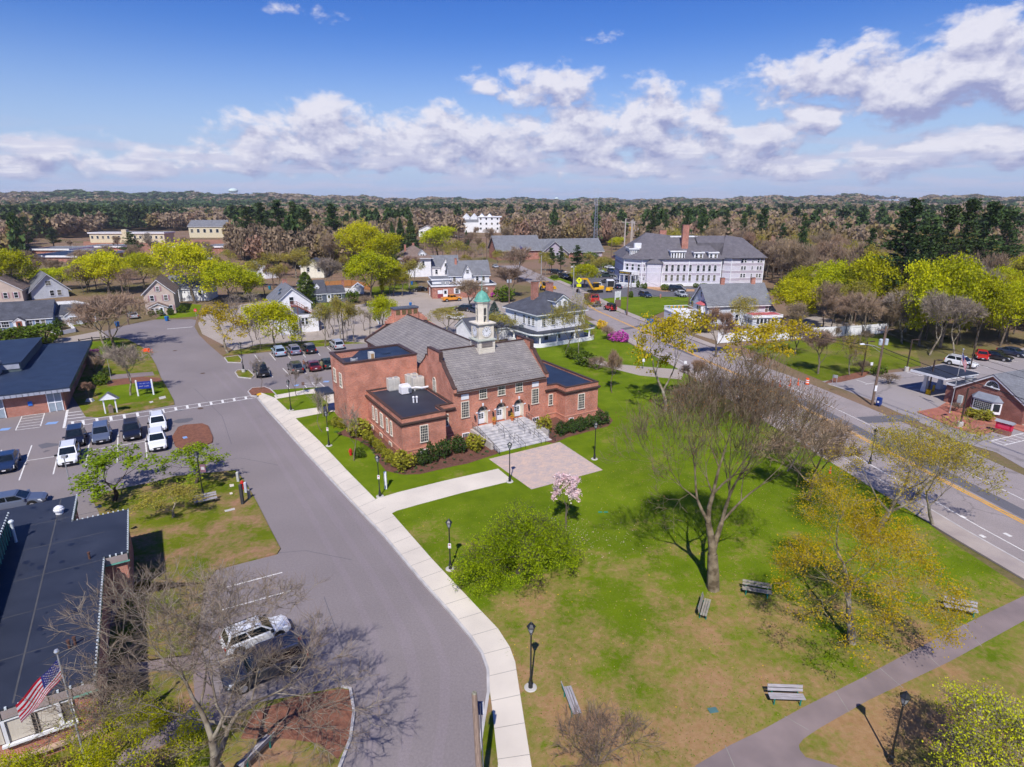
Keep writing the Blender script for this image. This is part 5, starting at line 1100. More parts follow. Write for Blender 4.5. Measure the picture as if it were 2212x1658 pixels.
# ------------------------------------------------------------ houses and other buildings
def EH(y,b): return ZH(y,G(*b))
PBEI=paint('beige_siding',(.52,.42,.36)); PBLU=paint('blue_siding',(.24,.32,.46)); PGRY=paint('light_grey_siding',(.50,.52,.57)); PDGR=paint('charcoal_siding',(.10,.12,.16)); PYEL=paint('pale_yellow_siding',(.78,.74,.60)); PWHT=paint('white_siding',(.80,.80,.82))
PLAV=paint('pale_lavender_siding',(.60,.58,.66)); PLAV2=paint('mauve_band_siding',(.44,.39,.46)); PGH=paint('blue_grey_clapboard',(.52,.55,.61)); PTAN=paint('cream_stucco',(.62,.55,.38)); PRED=paint('red_metal_roof',(.52,.12,.13)); MAUV=paint('mauve_shutter',(.38,.22,.24))
# beige house
h,w_=bldg('beige_house','beige two-storey gabled house with mauve shutters by the road junction','house',(317,681),(381,677))
D,_,_=block(h,0,w_,0,11,5.3,3.0,'gy',PBEI,SHINGB,over=.45)
for u,z in ((1.7,3.3),(w_-1.7,3.3)): win(h,D,'F',u,z,.75,1.2,1,2,shut=MAUV)
win(h,D,'F',w_/2,5.6,.6,1.0,1,2,shut=MAUV); win(h,D,'F',w_-.9,.8,.6,1.2,1,2,shut=MAUV)
for u in (2,5): win(h,D,'L',u,3.4,.7,1.1,1,2)
D2,_,_=block(h,.9,w_-1.6,-1.6,-.02,2.0,.9,'gy',PBEI,SHINGB,over=.3); 
for u in (.7,1.6): win(h,D2,'F',u,.7,.6,1.0,1,2)
door(h,D2,'F',2.6,.1,.8,1.8)
# blue cape
h,w_=bldg('blue_house','long blue one-storey house with dark roof behind the clipped hedge','house',(-40,718),(116,707))
D,_,_=block(h,0,w_,0,8.5,2.3,3.0,'gx',PBLU,SHING,over=.3)
for u in (3.2,w_-1.6,w_-2.6): win(h,D,'F',u,.7,.7,1.1,1,2)
for u in (w_/2-2.0,w_/2+2): win(h,D,'F',u,.7,1.3,1.1,3,2)
D2,_,_=block(h,w_-6.6,w_-4.6,-1.0,-.02,1.9,.75,'gy',PWHT,SHING,over=.15); door(h,D2,'F',1,.05,.8,1.75,RUST)
h,w_=bldg('grey_house','small light grey house with bay window next to the blue house','house',(128,702),(183,699))
D,_,_=block(h,0,w_,0,6,2.2,1.7,'gx',PGRY,SHING,over=.25); D2,_,_=block(h,w_*.35,w_,-1.0,-.02,2.15,1.2,'gy',PGRY,SHING,over=.25); win(h,D2,'F',w_*.32,.7,1.5,1.0,3,2)
h,w_=bldg('detached_garage','low garage with white frame and faded red door beside grey house','garage',(185,697),(208,695)); D,_,_=block(h,0,w_,0,4,1.9,.9,'gx',PWHT,SHING,over=.15); b=MB(); b.box(.25,w_-.25,-.05,-.0,.05,1.7); b.build('garage_door',mt('faded_red_door',(.32,.14,.11)),h)
h,w_=bldg('beige_house','pale beige gabled house half hidden by trees at the left edge','house',(-40,657),(52,652)); D,_,_=block(h,0,w_,0,10,3.4,3.2,'gy',PBEI,SHINGB); 
for u in (w_*.35,w_*.6,w_*.85): win(h,D,'F',u,1.2,.8,1.4,1,2,shut=MAUV)
h,w_=bldg('grey_roofed_house','house with broad pale grey gable roof behind the yellow-green trees','house',(70,648),(150,641)); D,_,_=block(h,0,w_,0,10,2.6,4.2,'gy',PGRY,SHINGG,over=.7); win(h,D,'F',w_/2,3.6,1.2,1.2,2,2); win(h,D,'F',w_*.75,.7,.9,1.4,1,2); win(h,D,'F',w_*.55,.7,.9,1.4,1,2)
h,w_=bldg('white_house','white house with small front gable just behind the beige house','house',(364,652),(452,650)); D,_,_=block(h,0,w_,0,8,3.6,2.8,'gx',PWHT,SHINGG); D2,_,_=block(h,.6,3.4,-1.2,-.02,4.2,2.0,'gy',PWHT,SHINGG,over=.2); win(h,D2,'F',1.4,3.2,.7,1.1,1,2); win(h,D,'F',w_*.6,1.6,.8,1.2,1,2); win(h,D,'F',w_*.8,1.6,.8,1.2,1,2)
# white house with the red stair
h,w_=bldg('white_house','white gabled house with rust-red outside stair and skylights in the grey roof','house',(600,719),(677,712))
ez=EH(651,(677,712)); az_=EH(623,(636,716)); D,_,ro=block(h,0,w_,0,11.5,ez,az_-ez,'gy',PWHT,SHINGG,over=.35)
win(h,D,'F',w_*.47,ez-.3,.8,1.4,1,2); win(h,D,'F',w_-1.1,ez-2.4,.7,1.3,2,4); chim(h,w_*.5,9.8,.9,.7,az_-1,az_+.8)
for y in (3,5.6): b=MB(); b.box(0,.7,0,1.0,.0,.06); s=b.build('skylight',GLASS,ro); s.location=(w_*.18+ (0 if y==3 else .5),y,ez+(az_-ez)*(.42 if y==3 else .55)+.16); s.rotation_euler=(0,-math.atan((az_-ez)/(w_/2)),0)
D2,_,_=block(h,.2,4.0,-3.2,-.02,ez-2.6,1.5,'gy',PWHT,SHINGG,over=.3); D3,_,_=block(h,4.03,w_+.8,-2.3,-.02,ez-2.9,.5,'flat',PWHT,SHINGG,over=.15); 
for u in (.9,1.6): win(h,D3,'F',u,1.7,.45,1.3,1,2)
b=MB(); sx0=w_*.42; zt_=ez-.6; b.box(sx0,sx0+1.2,-1.3,-.1,zt_-.12,zt_)
for k in range(10): x=sx0+1.2+k*.34; b.box(x,x+.34,-1.3,-.1,zt_-.2-k*.22,zt_-.12-k*.22)
b.box(w_-.1,w_+1.4,-1.3,-.1,zt_-2.4,zt_-2.3)
for x in (sx0,sx0+1.15): b.box(x,x+.1,-1.3,-1.2,0,zt_+.9)
b.box(w_+1.2,w_+1.3,-1.3,-1.2,0,zt_-1.4)
for zz_ in (.45,.9):
    b.tube((sx0,-1.28,zt_+zz_),(sx0+1.2,-1.28,zt_+zz_),.05,n=4); b.tube((sx0+1.2,-1.28,zt_+zz_),(w_-.1,-1.28,zt_-2.3+zz_),.05,n=4); b.tube((w_-.1,-1.28,zt_-2.3+zz_),(w_+1.3,-1.28,zt_-2.3+zz_),.05,n=4)
for k in range(12): x=sx0+k*.42; z0=zt_-max(0,(x-sx0-1.2))*.62; b.tube((x,-1.28,z0),(x,-1.28,z0+.9),.03,n=4)
b.build('outside_stair',RUST,h)
# pale yellow house and the charcoal bungalow
h,w_=bldg('yellow_house','tall pale yellow gable-end house beyond the charcoal bungalow','house',(651,602),(702,601)); ez=EH(574,(702,601)); D,_,_=block(h,0,w_,0,11,ez,EH(563,(676,602))-ez,'gy',PYEL,SHING)
for u in (w_*.32,w_*.77): win(h,D,'F',u,ez-2.0,.9,1.4,1,2)
h,w_=bldg('charcoal_house','charcoal bungalow with white bay windows, white door and brick chimney','house',(676,656),(746,651))
D,_,_=block(h,0,3.6,0,7,2.7,2.9,'gx',PDGR,SHING,over=.3); DD,_,_=block(h,3.62,w_,0,6,2.5,1.5,'gx',PDGR,SHING,over=.25); 
D4,_,_=block(h,-2.2,1.2,4.5,9.5,4.6,2.2,'gy',PYEL,SHING,over=.3)
D5,_,_=block(h,.9,2.1,1.0,3.0,4.3,.8,'gy',PWHT,SHING,over=.15,z0=3.0); win(h,D5,'F',.6,3.3,.5,.8,1,2)
door(h,DD,'F',.7,.1,.95,2.0); win(h,DD,'F',3.0,.8,1.9,1.2,3,2); win(h,D,'F',1.8,.8,1.2,1.2,2,2); chim(h,w_+.3,3,.6,.6,0,5.4)
t=empty('garden_shed',G(760,636),R(10),'small white garden shed with rounded gambrel roof','shed'); D,_,_=block(t,0,3.4,0,3,1.7,1.2,'gy',PWHT,PWHT,over=.1)
h,w_=bldg('small_white_house','little white house with blue-grey roof at the wood edge, upper left','house',(552,603),(588,600)); D,_,_=block(h,0,w_,0,8,2.8,2.6,'gy',PWHT,SHINGG,over=.3); D2,_,_=block(h,w_*.5,w_+1.5,-2,-.02,2.4,1.2,'gx',PWHT,SHINGG,over=.2); win(h,D,'F',w_*.3,.9,1,1.2,1,2)
# brick shop with the white house on its back
h,w_=bldg('brick_shop','flat-roofed red brick shop with white storey and pale grey gabled roof above','shop',(934,646),(1070,641)); z1=3.35
D,_,_=block(h,0,w_,0,10,z1,.35,'flat',BRICKB,MEMB,over=.25)
door(h,D,'F',3.7,.1,1.1,2.3); b=MB(); b.box(1.5,3.0,-.06,0,.1,2.4); pn=b.build('red_panel',mt('dark_red_panel',(.28,.06,.07)),h); b=MB(); b.box(1.55,2.95,-.09,-.062,1.3,2.3); b.build('white_panel',WHITE,pn)
win(h,D,'F',7.0,1.3,.9,1.4,2,2,shut=WHITE); win(h,D,'F',w_-3.2,1.3,.9,1.4,2,2,shut=WHITE); door(h,D,'L',6,.1,1,2.2)
D,_,_=block(h,5.5,w_-1.2,2.6,9.4,z1+2.9,3.4,'gx',PWHT,SHINGG,over=.4,z0=z1+.36)
for u in (1.2,3.9,5.3,7.8,9.6): win(h,D,'F',u,z1+1.0,.7,1.3,1,2)
D2,_,_=block(h,9.2,11.6,1.9,5,z1+3.3,2.0,'gy',PWHT,SHINGG,over=.3,z0=z1+.37); win(h,D2,'F',1.2,z1+3.3,.7,.9,2,2); chim(h,7.6,5.2,.6,.5,z1+4,z1+7.2)
D3,_,_=block(h,.4,5.45,2.4,9.4,z1+1.5,.3,'flat',PWHT,SHINGG,over=.3,z0=z1+.36)
t=empty('rooftop_condenser',h.matrix_world@Vector((0,0,0)),0)
t.location=G(934,646)+Vector((2.6,1.2,z1+.36)); tag(t,'grey twin condensers on the brick shop roof','air conditioner'); b=MB(); b.box(-.1,.8,0,.8,0,1.0); b.box(1.1,2.0,.1,.9,0,1.0); b.build('cabinet',METAL,t)
h,w_=bldg('tan_roofed_house','white house with broad tan hip roof and little white dormer','house',(866,600),(932,598)); ez=EH(559,(890,600)); D,_,_=block(h,0,w_,0,13,ez,4.2,'hip',PWHT,SHINGB,over=.9)
for u in (w_*.35,w_*.75): win(h,D,'F',u,ez-2.6,.8,1.5,1,2)
D2,_,_=block(h,w_*.62,w_*.62+2.4,.4,4,ez+1.6,1.2,'gy',PWHT,SHINGG,over=.3,z0=ez); win(h,D2,'F',.8,ez+.3,.5,1,1,2); win(h,D2,'F',1.6,ez+.3,.5,1,1,2); chim(h,2.4,5,.7,.6,ez,ez+4.5); chim(h,w_*.5,6,.7,.6,ez,ez+5.0)
h,w_=bldg('white_house','white house with grey cross-gabled roof beside the tan-roofed house','house',(930,597),(990,596)); ez=EH(577,(930,597)); D,_,_=block(h,0,w_,0,9,ez,3.6,'gx',PWHT,SHINGG); D2,_,_=block(h,w_*.38,w_*.72,-1.2,-.02,ez,3.0,'gy',PWHT,SHINGG,over=.3); win(h,D2,'F',w_*.17,ez+.2,.7,1.1,1,2); win(h,D2,'F',w_*.17,ez-2.6,.7,1.4,1,2); win(h,D,'F',2.2,ez-2.5,.8,1.5,1,2)
# big white house with the wrap-around porch
h=empty('porch_house',(4.2,109.0,0),R(33),'big white house with charcoal hip roof, two brick chimneys and curved wrap-around porch','house')
D,_,ro=block(h,2.2,13.6,2.3,13.5,5.9,3.3,'hip',PWHT,SHING,over=.55)
for u in (1.4,3.6,6.0,6.9,8.6,10.2): win(h,D,'F',u,3.7,.75 if u not in(6.,6.9) else .45,1.5,2,4)
for u in (1.3,2.7,4.4,7.5): win(h,D,'L',u,3.7,.7,1.5,2,4)
for u in (2.0,5.0,8.4): win(h,D,'F',u,.9,.8,1.5,2,2)
D2,_,_=block(h,7.0,9.9,3.0,8.,8.2,.95,'gy',PWHT,SHING,over=.35,z0=6.2); win(h,D2,'F',.8,6.9,.65,1.0,3,4); win(h,D2,'F',2.1,6.9,.65,1.0,3,4)
chim(h,5.6,8.2,1.2,.9,6.5,11.2,BRICKB); chim(h,11.4,11.2,1.2,1.0,6.3,10.4,BRICKB)
b=MB(); n=8; arc=[(2.2-2.2*math.cos(math.pi/2*i/n),2.2-2.2*math.sin(math.pi/2*i/n)) for i in range(n+1)]
PP=[(0,9.5)]+arc+[(15.2-1.6,0)]+[(15.2-1.6+1.6*math.sin(math.pi/2*i/n),1.6-1.6*math.cos(math.pi/2*i/n)) for i in range(1,n+1)]+[(15.2,7.0),(13.7,7.0),(13.7,9.5)]
b.prism(PP,2.62,2.74,0,True); pr_=b.build('porch_roof',MEMB,h); b=MB(); ring(b,PP,.03,.25,2.35,2.63); b.build('porch_frieze',WHITE,pr_)
b=MB(); ring(b,PP,-.1,.35,.0,.85); b.build('porch_wall',PWHT,h); b=MB(); b.prism(offpoly(PP,-.3),.3,.42,0); b.build('porch_floor',PGRY,h)
for x,y in ((.3,3.0),(.3,7.5),(1.6,.6),(5.4,.3),(9.6,.3),(13.2,.3),(14.9,2.2),(14.9,6.5)): b=MB(); b.lathe([(.17,.85),(.19,.95),(.15,1.6),(.12,2.35)],10,(x,y)); b.build('porch_column',WHITE,h)
DA,_,_=block(h,-7.5,2.0,10.5,16.5,2.6,1.8,'gx',PWHT,SHING,over=.3); DB,_,_=block(h,2.2,7,13.6,18,3.2,.3,'flat',PWHT,MEMB,over=.2)
t=empty('window_air_conditioner',Vector((4.2,109,2.75)),R(33)); t.location=h.matrix_basis@Vector((1.2,6.5,2.75)); tag(t,'small dark condenser on the porch roof of the white house','air conditioner'); MB().box(0,.7,0,.6,.08,.6).build('cabinet',mt('dark_grey_metal',(.12,.14,.16)),t)
# long brick building far behind
h,w_=bldg('long_brick_building','long brick building with grey roof and pale cross gable beyond the parking','office building',(1112,561),(1301,556)); ez=EH(541,(1301,556)); print('b13',w_,ez)
D,_,_=block(h,0,w_,0,15,ez,5.2,'gx',BRICKB,SHINGG,over=.8); D2,_,_=block(h,w_*.27,w_*.27+13,-3,-.02,ez-.2,5,'gy',PLAV2,SHINGG,over=.8); D6,_,_=block(h,-9,w_*.27-.1,-2,13,ez+1.6,5.6,'gx',BRICKB,SHINGG,over=.8)
for u in (16,18,24,26,34,36): win(h,D,'F',u,ez-2.2,1.2,1.6,2,1,shade_glass(2))if u<w_ else 0
for u in (2,4,6,8,10): win(h,D2,'F',u,ez-2.6,1.3,2.2,1,2); win(h,D6,'F',u+3,ez-1.6,1.3,2.2,1,2)
b=MB(); b.box(w_-8.5,w_-.2,-.08,-.0,ez-3.0,ez-.3); b.build('grey_panel',PLAV2,h)
# the inn
h=empty('lavender_inn',(0,195.,0),0,'large three-storey lavender and white inn with steep grey roof, dormers and tall brick chimney','hotel')
PI=[(36,2.6),(41,-1.2),(47.8,.2),(66.5,.2),(66.5,20),(36,20)]
b=MB(); b.prism(PI,0,8.7); b.build('wall',PLAV,h)
f=MB(); 
for z0 in (3.1,6.0): ring(f,PI,.05,-.003,z0,z0+.18); ring(f,PI,.05,-.003,z0+1.1,z0+1.28)
ring(f,PI,.07,-.003,8.35,8.7); ring(f,PI,.06,-.003,0,1.0)
for x,y in PI[:4]: f.box(x-.13,x+.13,y-.13,y+.13,0,8.7)
f.box(56.1,56.35,.1,.2,1.0,8.7); f.build('white_trim',WHITE,h)
m=MB()
for z0 in (3.28,6.18): ring(m,PI,.02,-.003,z0,z0+.9)
m.build('mauve_band',PLAV2,h)
e=offpoly(PI,.8); b=MB(); top=[(44,10.5,16.2),(53,10.5,15.2),(62,10.5,14.8)]; v=[(x,y,8.62) for x,y in e]+top
b.add(v,[(0,1,6),(1,2,7,6),(2,3,8,7),(3,4,8),(4,5,6,7,8)[::1],(5,0,6),(5,4,3,2,1,0)]); ro=b.build('roof',bricky('inn_roof_shingle',(.15,.14,.155),(.12,.11,.125),(.09,.085,.095),.4,.2,.02,var=.14),h); RI=MC['inn_roof_shingle']
ri=MB(); ri.box(52,61,9.6,11.5,14.7,15.1); ri.build('roof_deck',WHITE,ro)
DI=(36,66.5,.2,20)
for z in (1.7,4.75):
    for u in (13.2,15,16.9,18.8,20.7): win(h,DI,'F',u,z,.8,1.95,1,2,glass=shade_glass(3) if (u+z)%2<1.2 else None)
    for u in (23.2,25.0,26.8,28.6): win(h,DI,'F',u,z,.78,1.85,1,2,glass=shade_glass(3) if (u+z)%2<1.2 else None)
def dorm(x0,x1,y0,z0,hh,n,rise=.5):
    D,_,_=block(h,x0,x1,y0,y0+6,z0+hh,.3,'flat',WHITE,RI,over=.3,z0=z0)
    for k in range(n): win(h,D,'F',(x1-x0)*(k+.5)/n,z0+.35,(x1-x0)/n*.5,hh-.7,1,2)
dorm(50.2,54.6,-.1,8.2,2.6,5); dorm(57.6,60.4,.0,8.3,2.1,2); dorm(62.2,65.0,.0,8.3,2.1,2); dorm(37.6,40.2,2.2,8.8,2.6,4)
chim(h,55.6,5.2,2.0,1.6,10.5,18.9,BRICKB); chim(h,50.2,12.8,2.2,1.2,14,16.9,BRICKB)
t=tag(MB().box(39.2,41.4,198.5,200,11.6,13.2).build('roof_vent_box',WHITE),'white box vent high on the left slope of the inn roof','roof vent')
b=MB(); PT=[(42.6,-1.6),(46.8,-2.6),(47.6,.15),(42.2,.15)]; b.prism(PT,0,7.4); b.build('bay',PLAV,h); b=MB(); e=offpoly(PT,.45); b.add([(x,y,7.4) for x,y in e]+[(45,-.6,9.2)],[(0,1,4),(1,2,4),(2,3,4),(3,0,4),(3,2,1,0)]); b.build('bay_roof',RI,h)
b=MB(); ring(b,PT,.05,-.003,7.1,7.4); ring(b,PT,.05,-.003,4.3,4.45); ring(b,PT,.05,-.003,1.2,1.35); ring(b,PT,.05,-.003,6.0,6.15); b.build('white_trim',WHITE,h)
win(h,(41,47,-1.0,0),'F',.8,5,.5,1.8,1,2); win(h,(41,47,-1.0,0),'F',.8,2,.5,1.8,1,2)
# windows on the angled left face
a_=math.atan2(-3.8,5.0); L_=math.hypot(5,3.8)
for u in (1.2,3.1,5.2):
    for z in (1.7,5.1):
        f_,p_=winmesh(.8,1.8,1,2,WHITE,GLASS); o=link('window',f_,h,(36+5*u/L_,2.6-3.8*u/L_,z)); o.rotation_euler=(0,0,a_); link('pane',p_,o)
# porch with balcony
po=MB(); po.prism([(34.2,.6),(37.5,-3.0),(40.2,-1.2),(36.2,2.4)],3.7,4.0,0,True); po.prism([(34.2,.6),(37.5,-3.0),(40.2,-1.2),(36.2,2.4)],.0,1.1); pw=po.build('entrance_porch',WHITE,h)
po=MB(); ring(po,[(34.2,.6),(37.5,-3.0),(40.2,-1.2),(36.2,2.4)],0,.08,4.0,4.9); po.build('balcony_rail',WHITE,pw)
for x,y in ((34.5,.6),(35.6,-.8),(37.4,-2.7),(39.0,-1.8),(40,-1.2)): po=MB(); po.lathe([(.15,1.1),(.12,3.7)],8,(x,y)); po.build('porch_column',WHITE,pw)
po=MB()
for k in range(7): po.add([(33.6-.0-k*.28,-.2-k*.28,1.1-k*.15),(36.2-k*.28,-2.9-k*.28,1.1-k*.15),(35.9-k*.28,-3.2-k*.28,1.1-k*.15),(33.3-k*.28,-.5-k*.28,1.1-k*.15),(33.6-.0-k*.28,-.2-k*.28,0),(36.2-k*.28,-2.9-k*.28,0),(35.9-k*.28,-3.2-k*.28,0),(33.3-k*.28,-.5-k*.28,0)],[(0,1,2,3),(3,2,6,7),(0,3,7,4),(1,5,6,2)])
po.build('porch_steps',mt('pale_grey_paint',(.55,.55,.58)),h)
sg=MB(); sg.add([(34.1,.45,4.1),(37.45,-3.1,4.1),(37.45,-3.1,4.75),(34.1,.45,4.75)],[(0,1,2,3)]); s_=sg.build('inn_sign',BLACKM,h); sg=MB()
for k in range(13):
    if k==6: continue
    u0=.1+k*.062;u1=u0+.036; hh=.13 if k%3 else .17; q=lambda u,z:(34.1+3.35*u-.03,.45-3.55*u-.03,4.42+z); sg.face([q(u0,-hh),q(u1,-hh),q(u1,hh),q(u0,hh)])
sg.build('sign_letter',mt('gold_letters',(.75,.50,.06)),s_)
# right wing of the inn
PWG=[(67.2,1.0),(69.4,-.6),(72.4,-.3),(72.4,0.4),(80.0,0.4),(80.0,18),(67.2,18)]
b=MB(); b.prism(PWG,0,9.0); b.build('wing_wall',PLAV,h); f=MB(); m=MB()
for z0 in (1.6,3.95,6.3): ring(f,PWG,.05,-.003,z0,z0+.14); ring(f,PWG,.05,-.003,z0+.95,z0+1.09); ring(m,PWG,.02,-.003,z0+.14,z0+.95)
ring(f,PWG,.06,-.003,8.75,9.0)
for x,y in (PWG[1],PWG[3],PWG[4]): f.box(x-.12,x+.12,y-.12,y+.12,0,9)
f.build('white_trim',WHITE,h); m.build('mauve_band',PLAV2,h)
DW=(67.2,80.0,.4,18)
for z in (.2,2.75,5.1,7.4)[0:]:
    for u in (6.0,6.9,9.2,11.0,11.9): win(h,DW,'F',u,z+.1,.55 if u!=9.2 else .35,1.05 if z>1 else .7,1,2)
e=offpoly(PWG,.8); b=MB(); v=[(x,y,8.95) for x,y in e]+[(70,9,15.4),(75.5,9,14.6)]
b.add(v,[(0,1,7),(1,2,7),(2,3,7),(3,4,8,7),(4,5,8),(5,6,7,8),(6,0,7),(6,5,4,3,2,1,0)]); b.build('wing_roof',RI,h)
b=MB(); b.box(60,70,6,14,8.5,13.2,bot=False); b.add([(60,6,13.2),(70,6,13.2),(70,14,13.2),(60,14,13.2),(60,10,15.2),(70,10,15.2)],[(0,1,5,4),(3,4,5,2)[::-1]]); b.build('link_roof',RI,h)
# grey house with the deck
h,w_=bldg('grey_clapboard_house','blue-grey clapboard house with bay, white deck and red-roofed sunporch','house',(1526,706),(1655,702)); ez=EH(656,(1526,706)); rz=EH(619,(1526,706)); print('b15',w_,ez,rz)
D,_,_=block(h,0,w_,0,7.5,ez,3.6,'gx',PGH,SHINGG,over=.6)
for u in (2.2,5.6,7.0,9.3,13.6): win(h,D,'F',u,ez-2.2,.7,1.6,1,2) if u<w_ else 0
for u in (2.0,5.5,6.8): win(h,D,'F',u,.9,.7,1.6,1,2)
win(h,D,'L',3.7,ez+.9,.55,1.1,1,2)
b=MB(); PBAY=[(-1.1,1.2),(-.0,.5),(-.0,4.2),(-1.1,3.5)]; b.prism(PBAY[::1] if 0 else [(-.02,.5),(-.02,4.2),(-1.1,3.5),(-1.1,1.2)],2.9,ez-.5,0,True); b.build('bay_window_wall',WHITE,h); b=MB(); b.add([(x*1.25,y,ez-.5) for x,y in [(-.0,.3),(-.0,4.4),(-1.1,3.7),(-1.1,1.0)]]+[(-.0,1,ez),(-.0,3.6,ez)],[(0,3,4),(3,2,5,4),(2,1,5)]); b.build('bay_roof',PRED,h)
for y_ in (1.7,2.9): b=MB(); b.box(-1.13,-1.105,y_-.35,y_+.35,3.4,ez-.8); b.build('pane',GLASS,h)
for y_ in (1.0,2.4,3.8): b=MB(); b.box(-.9,-.05,y_-.5,y_+.5,.0,2.7); b.build('porch_bay',WHITE,h) if y_==2.4 else None
D2,_,_=block(h,w_-5.2,w_+1.2,-3.2,-.02,2.3,.5,'flat',PGH,PRED,over=.3)
for k in range(6): win(h,D2,'F',1.2+k*.85,.9,.62,1.1,1,1)
win(h,D2,'L',1.5,.9,.7,1.1,1,1); D7,_,_=block(h,w_+.05,w_+3,2.5,6,2.8,.9,'gx',PGH,SHINGG,over=.3)
chim(h,4.6,3.75,.9,.6,ez+2.8,ez+5.0); chim(h,w_-2.2,3.75,.9,.6,ez+2.8,ez+4.9)
b=MB(); b.box(-6.6,-1.3,2.8,8.0,0,2.6); b.build('deck_base',WHITE,h); b=MB(); ring(b,[(-6.7,2.7),(-1.2,2.7),(-1.2,8.1),(-6.7,8.1)],0,.08,2.6,2.72); ring(b,[(-6.7,2.7),(-1.2,2.7),(-1.2,8.1),(-6.7,8.1)],0,.06,3.35,3.45)
for k in range(28): b.box(-6.7+k*.2,-6.65+k*.2,2.7,2.74,2.72,3.35); b.box(-6.7,-6.66,2.7+k*.19,2.75+k*.19,2.72,3.35)
b.build('deck_rail',WHITE,h); b=MB()
for k in range(12): b.box(-5.4+k*.3,-5.28+k*.3,8.02,8.06,2.75,3.4,k%3)
b.build('coloured_deck_panels',[mt('deck_blue',(.12,.3,.6)),mt('deck_yellow',(.75,.55,.1)),mt('deck_orange',(.7,.25,.05))],h)
# the bank
BO=(58.74,78.7); BY=R(-68.5); h=empty('brick_bank',(BO[0],BO[1],0),BY,'dark red brick bank with grey gable roof, fanlight, bay window and drive-through canopy','bank')
D,_,_=block(h,1.6,9.75,0,18,2.75,2.65,'gy',BRICKD,SHINGG,over=.3)
b=MB(); b.box(-.1,1.57,.6,6,0,2.5); b.box(-.1,1.57,.3,6.2,2.5,2.75,1); b.build('annex',[BRICKD,WHITE],h); b=MB(); b.box(0,1.5,.4,6.1,2.75,2.78); b.build('annex_roof',MEMB,h)
b=MB(); b.box(-5.2,-.3,.2,7.2,3.0,3.3); cn=b.build('drive_through_canopy',WHITE,h); b=MB(); b.box(-5.1,-.2,.3,7.1,3.3,3.33); b.build('canopy_roof',MEMB,cn)
for x,y in ((-4.3,2.6),(-4.3,5.8),(-.8,6.8)): b=MB(); b.frus((x-.35,x+.35,y-.35,y+.35,0),(x-.18,x+.18,y-.18,y+.18,2.0)); b.frus((x-.18,x+.18,y-.18,y+.18,2.0),(x-.45,x+.45,y-.3,y+.3,3.0)); b.build('canopy_column',WHITE,cn)
fn=MB(); n=10; cxx,czz,rr_=5.7,3.8,.72
for i in range(n): t0,t1=math.pi*(i+.08)/n,math.pi*(i+.92)/n; fn.face([(cxx+rr_*.25*math.cos(t0),-.04,czz+rr_*.25*math.sin(t0)),(cxx+rr_*math.cos(t0),-.04,czz+rr_*math.sin(t0)),(cxx+rr_*math.cos(t1),-.04,czz+rr_*math.sin(t1)),(cxx+rr_*.25*math.cos(t1),-.04,czz+rr_*.25*math.sin(t1))][::-1])
fb=MB(); fb.face([(cxx+.85*math.cos(math.pi*i/n),-.02,czz+.85*math.sin(math.pi*i/n)) for i in range(n+1)][::-1]); fb.box(cxx-.95,cxx+.95,-.14,0,czz-.14,czz); f_=fb.build('fanlight',WHITE,h); fn.build('pane',GLASS,f_)
b=MB(); PBY=[(3.7,0),(4.35,-.7),(6.6,-.7),(7.3,0)]; b.prism(PBY,.55,2.15,0,True); bw=b.build('bay_window',WHITE,h); b=MB()
b.face([(4.45,-.72,.85),(6.5,-.72,.85),(6.5,-.72,1.95),(4.45,-.72,1.95)]); b.face([(6.72,-.62,.9),(7.2,-.13,.9),(7.2,-.13,1.9),(6.72,-.62,1.9)]); b.face([(3.8,-.13,.9),(4.25,-.62,.9),(4.25,-.62,1.9),(3.8,-.13,1.9)]); pp_=b.build('pane',GLASS,bw)
b=MB()
for k in range(1,9): b.box(4.45+k*.228,4.465+k*.228,-.735,-.72,.85,1.95)
for k in range(1,5): b.box(4.45,6.5,-.735,-.72,.85+k*.22,.865+k*.22)
b.build('muntin',WHITE,bw); b=MB(); b.add([(3.55,.0,2.17),(4.2,-.85,2.17),(6.75,-.85,2.17),(7.45,0,2.17),(4.3,0,2.85),(6.7,0,2.85)],[(0,1,4),(1,2,5,4),(2,3,5),(3,2,1,0)]); b.build('bay_roof',mt('lead_roof',(.22,.24,.29)),bw)
for k,(x,y) in enumerate([(.9,3.2)]): tag(MB().lathe([(.42,0),(.42,.6),(.5,.62),(.5,.72),(.4,.74)],16).build('roof_fan',METAL,loc=h.matrix_basis@Vector((x,y,2.8))),'round galvanised fan on the bank annex roof','roof vent')
tag(MB().box(-.28,.28,-.15,.15,.7,1.7).box(-.22,-.12,-.05,.05,0,.7).box(.12,.22,-.05,.05,0,.7).build('meter_box',mt('meter_grey',(.42,.47,.47)),loc=h.matrix_basis@Vector((2.6,-.5,.09)),rot=BY),'grey utility cabinet on white legs against the bank wall','utility box')
# far buildings
def farb(name,label,cat,px0,px1,py,ytop,depth,wall,roof,style='flat',rise=.8,group=None,wins=0):
    h,w_=bldg(name,label,cat,(px0,py),(px1,py)); hh=EH(ytop,((px0+px1)/2,py)); D,_,_=block(h,0,w_,0,depth,hh,rise,style,wall,roof,over=.6)
    for k in range(wins): win(h,D,'F',w_*(k+.5)/wins,hh*.45,w_/wins*.4,hh*.3,1,1)
    return h,w_,hh
h,w_,hh=farb('white_apartments','tall white apartment block with sawtooth roofs far off above the trees','apartment building',1034,1082,503,470,16,PWHT,WHITE,wins=0,rise=.5)
for k in range(4):
    for z in (2.5,6.5,10.5): win(h,(0,w_,0,16),'F',w_*(k+.4)/4,z,1.4,1.6,1,1)
for k in range(4): block(h,-14+k*6.6,-14+k*6.6+6,8,18,hh-.5,3.2,'gy',PWHT,WHITE,over=.1)
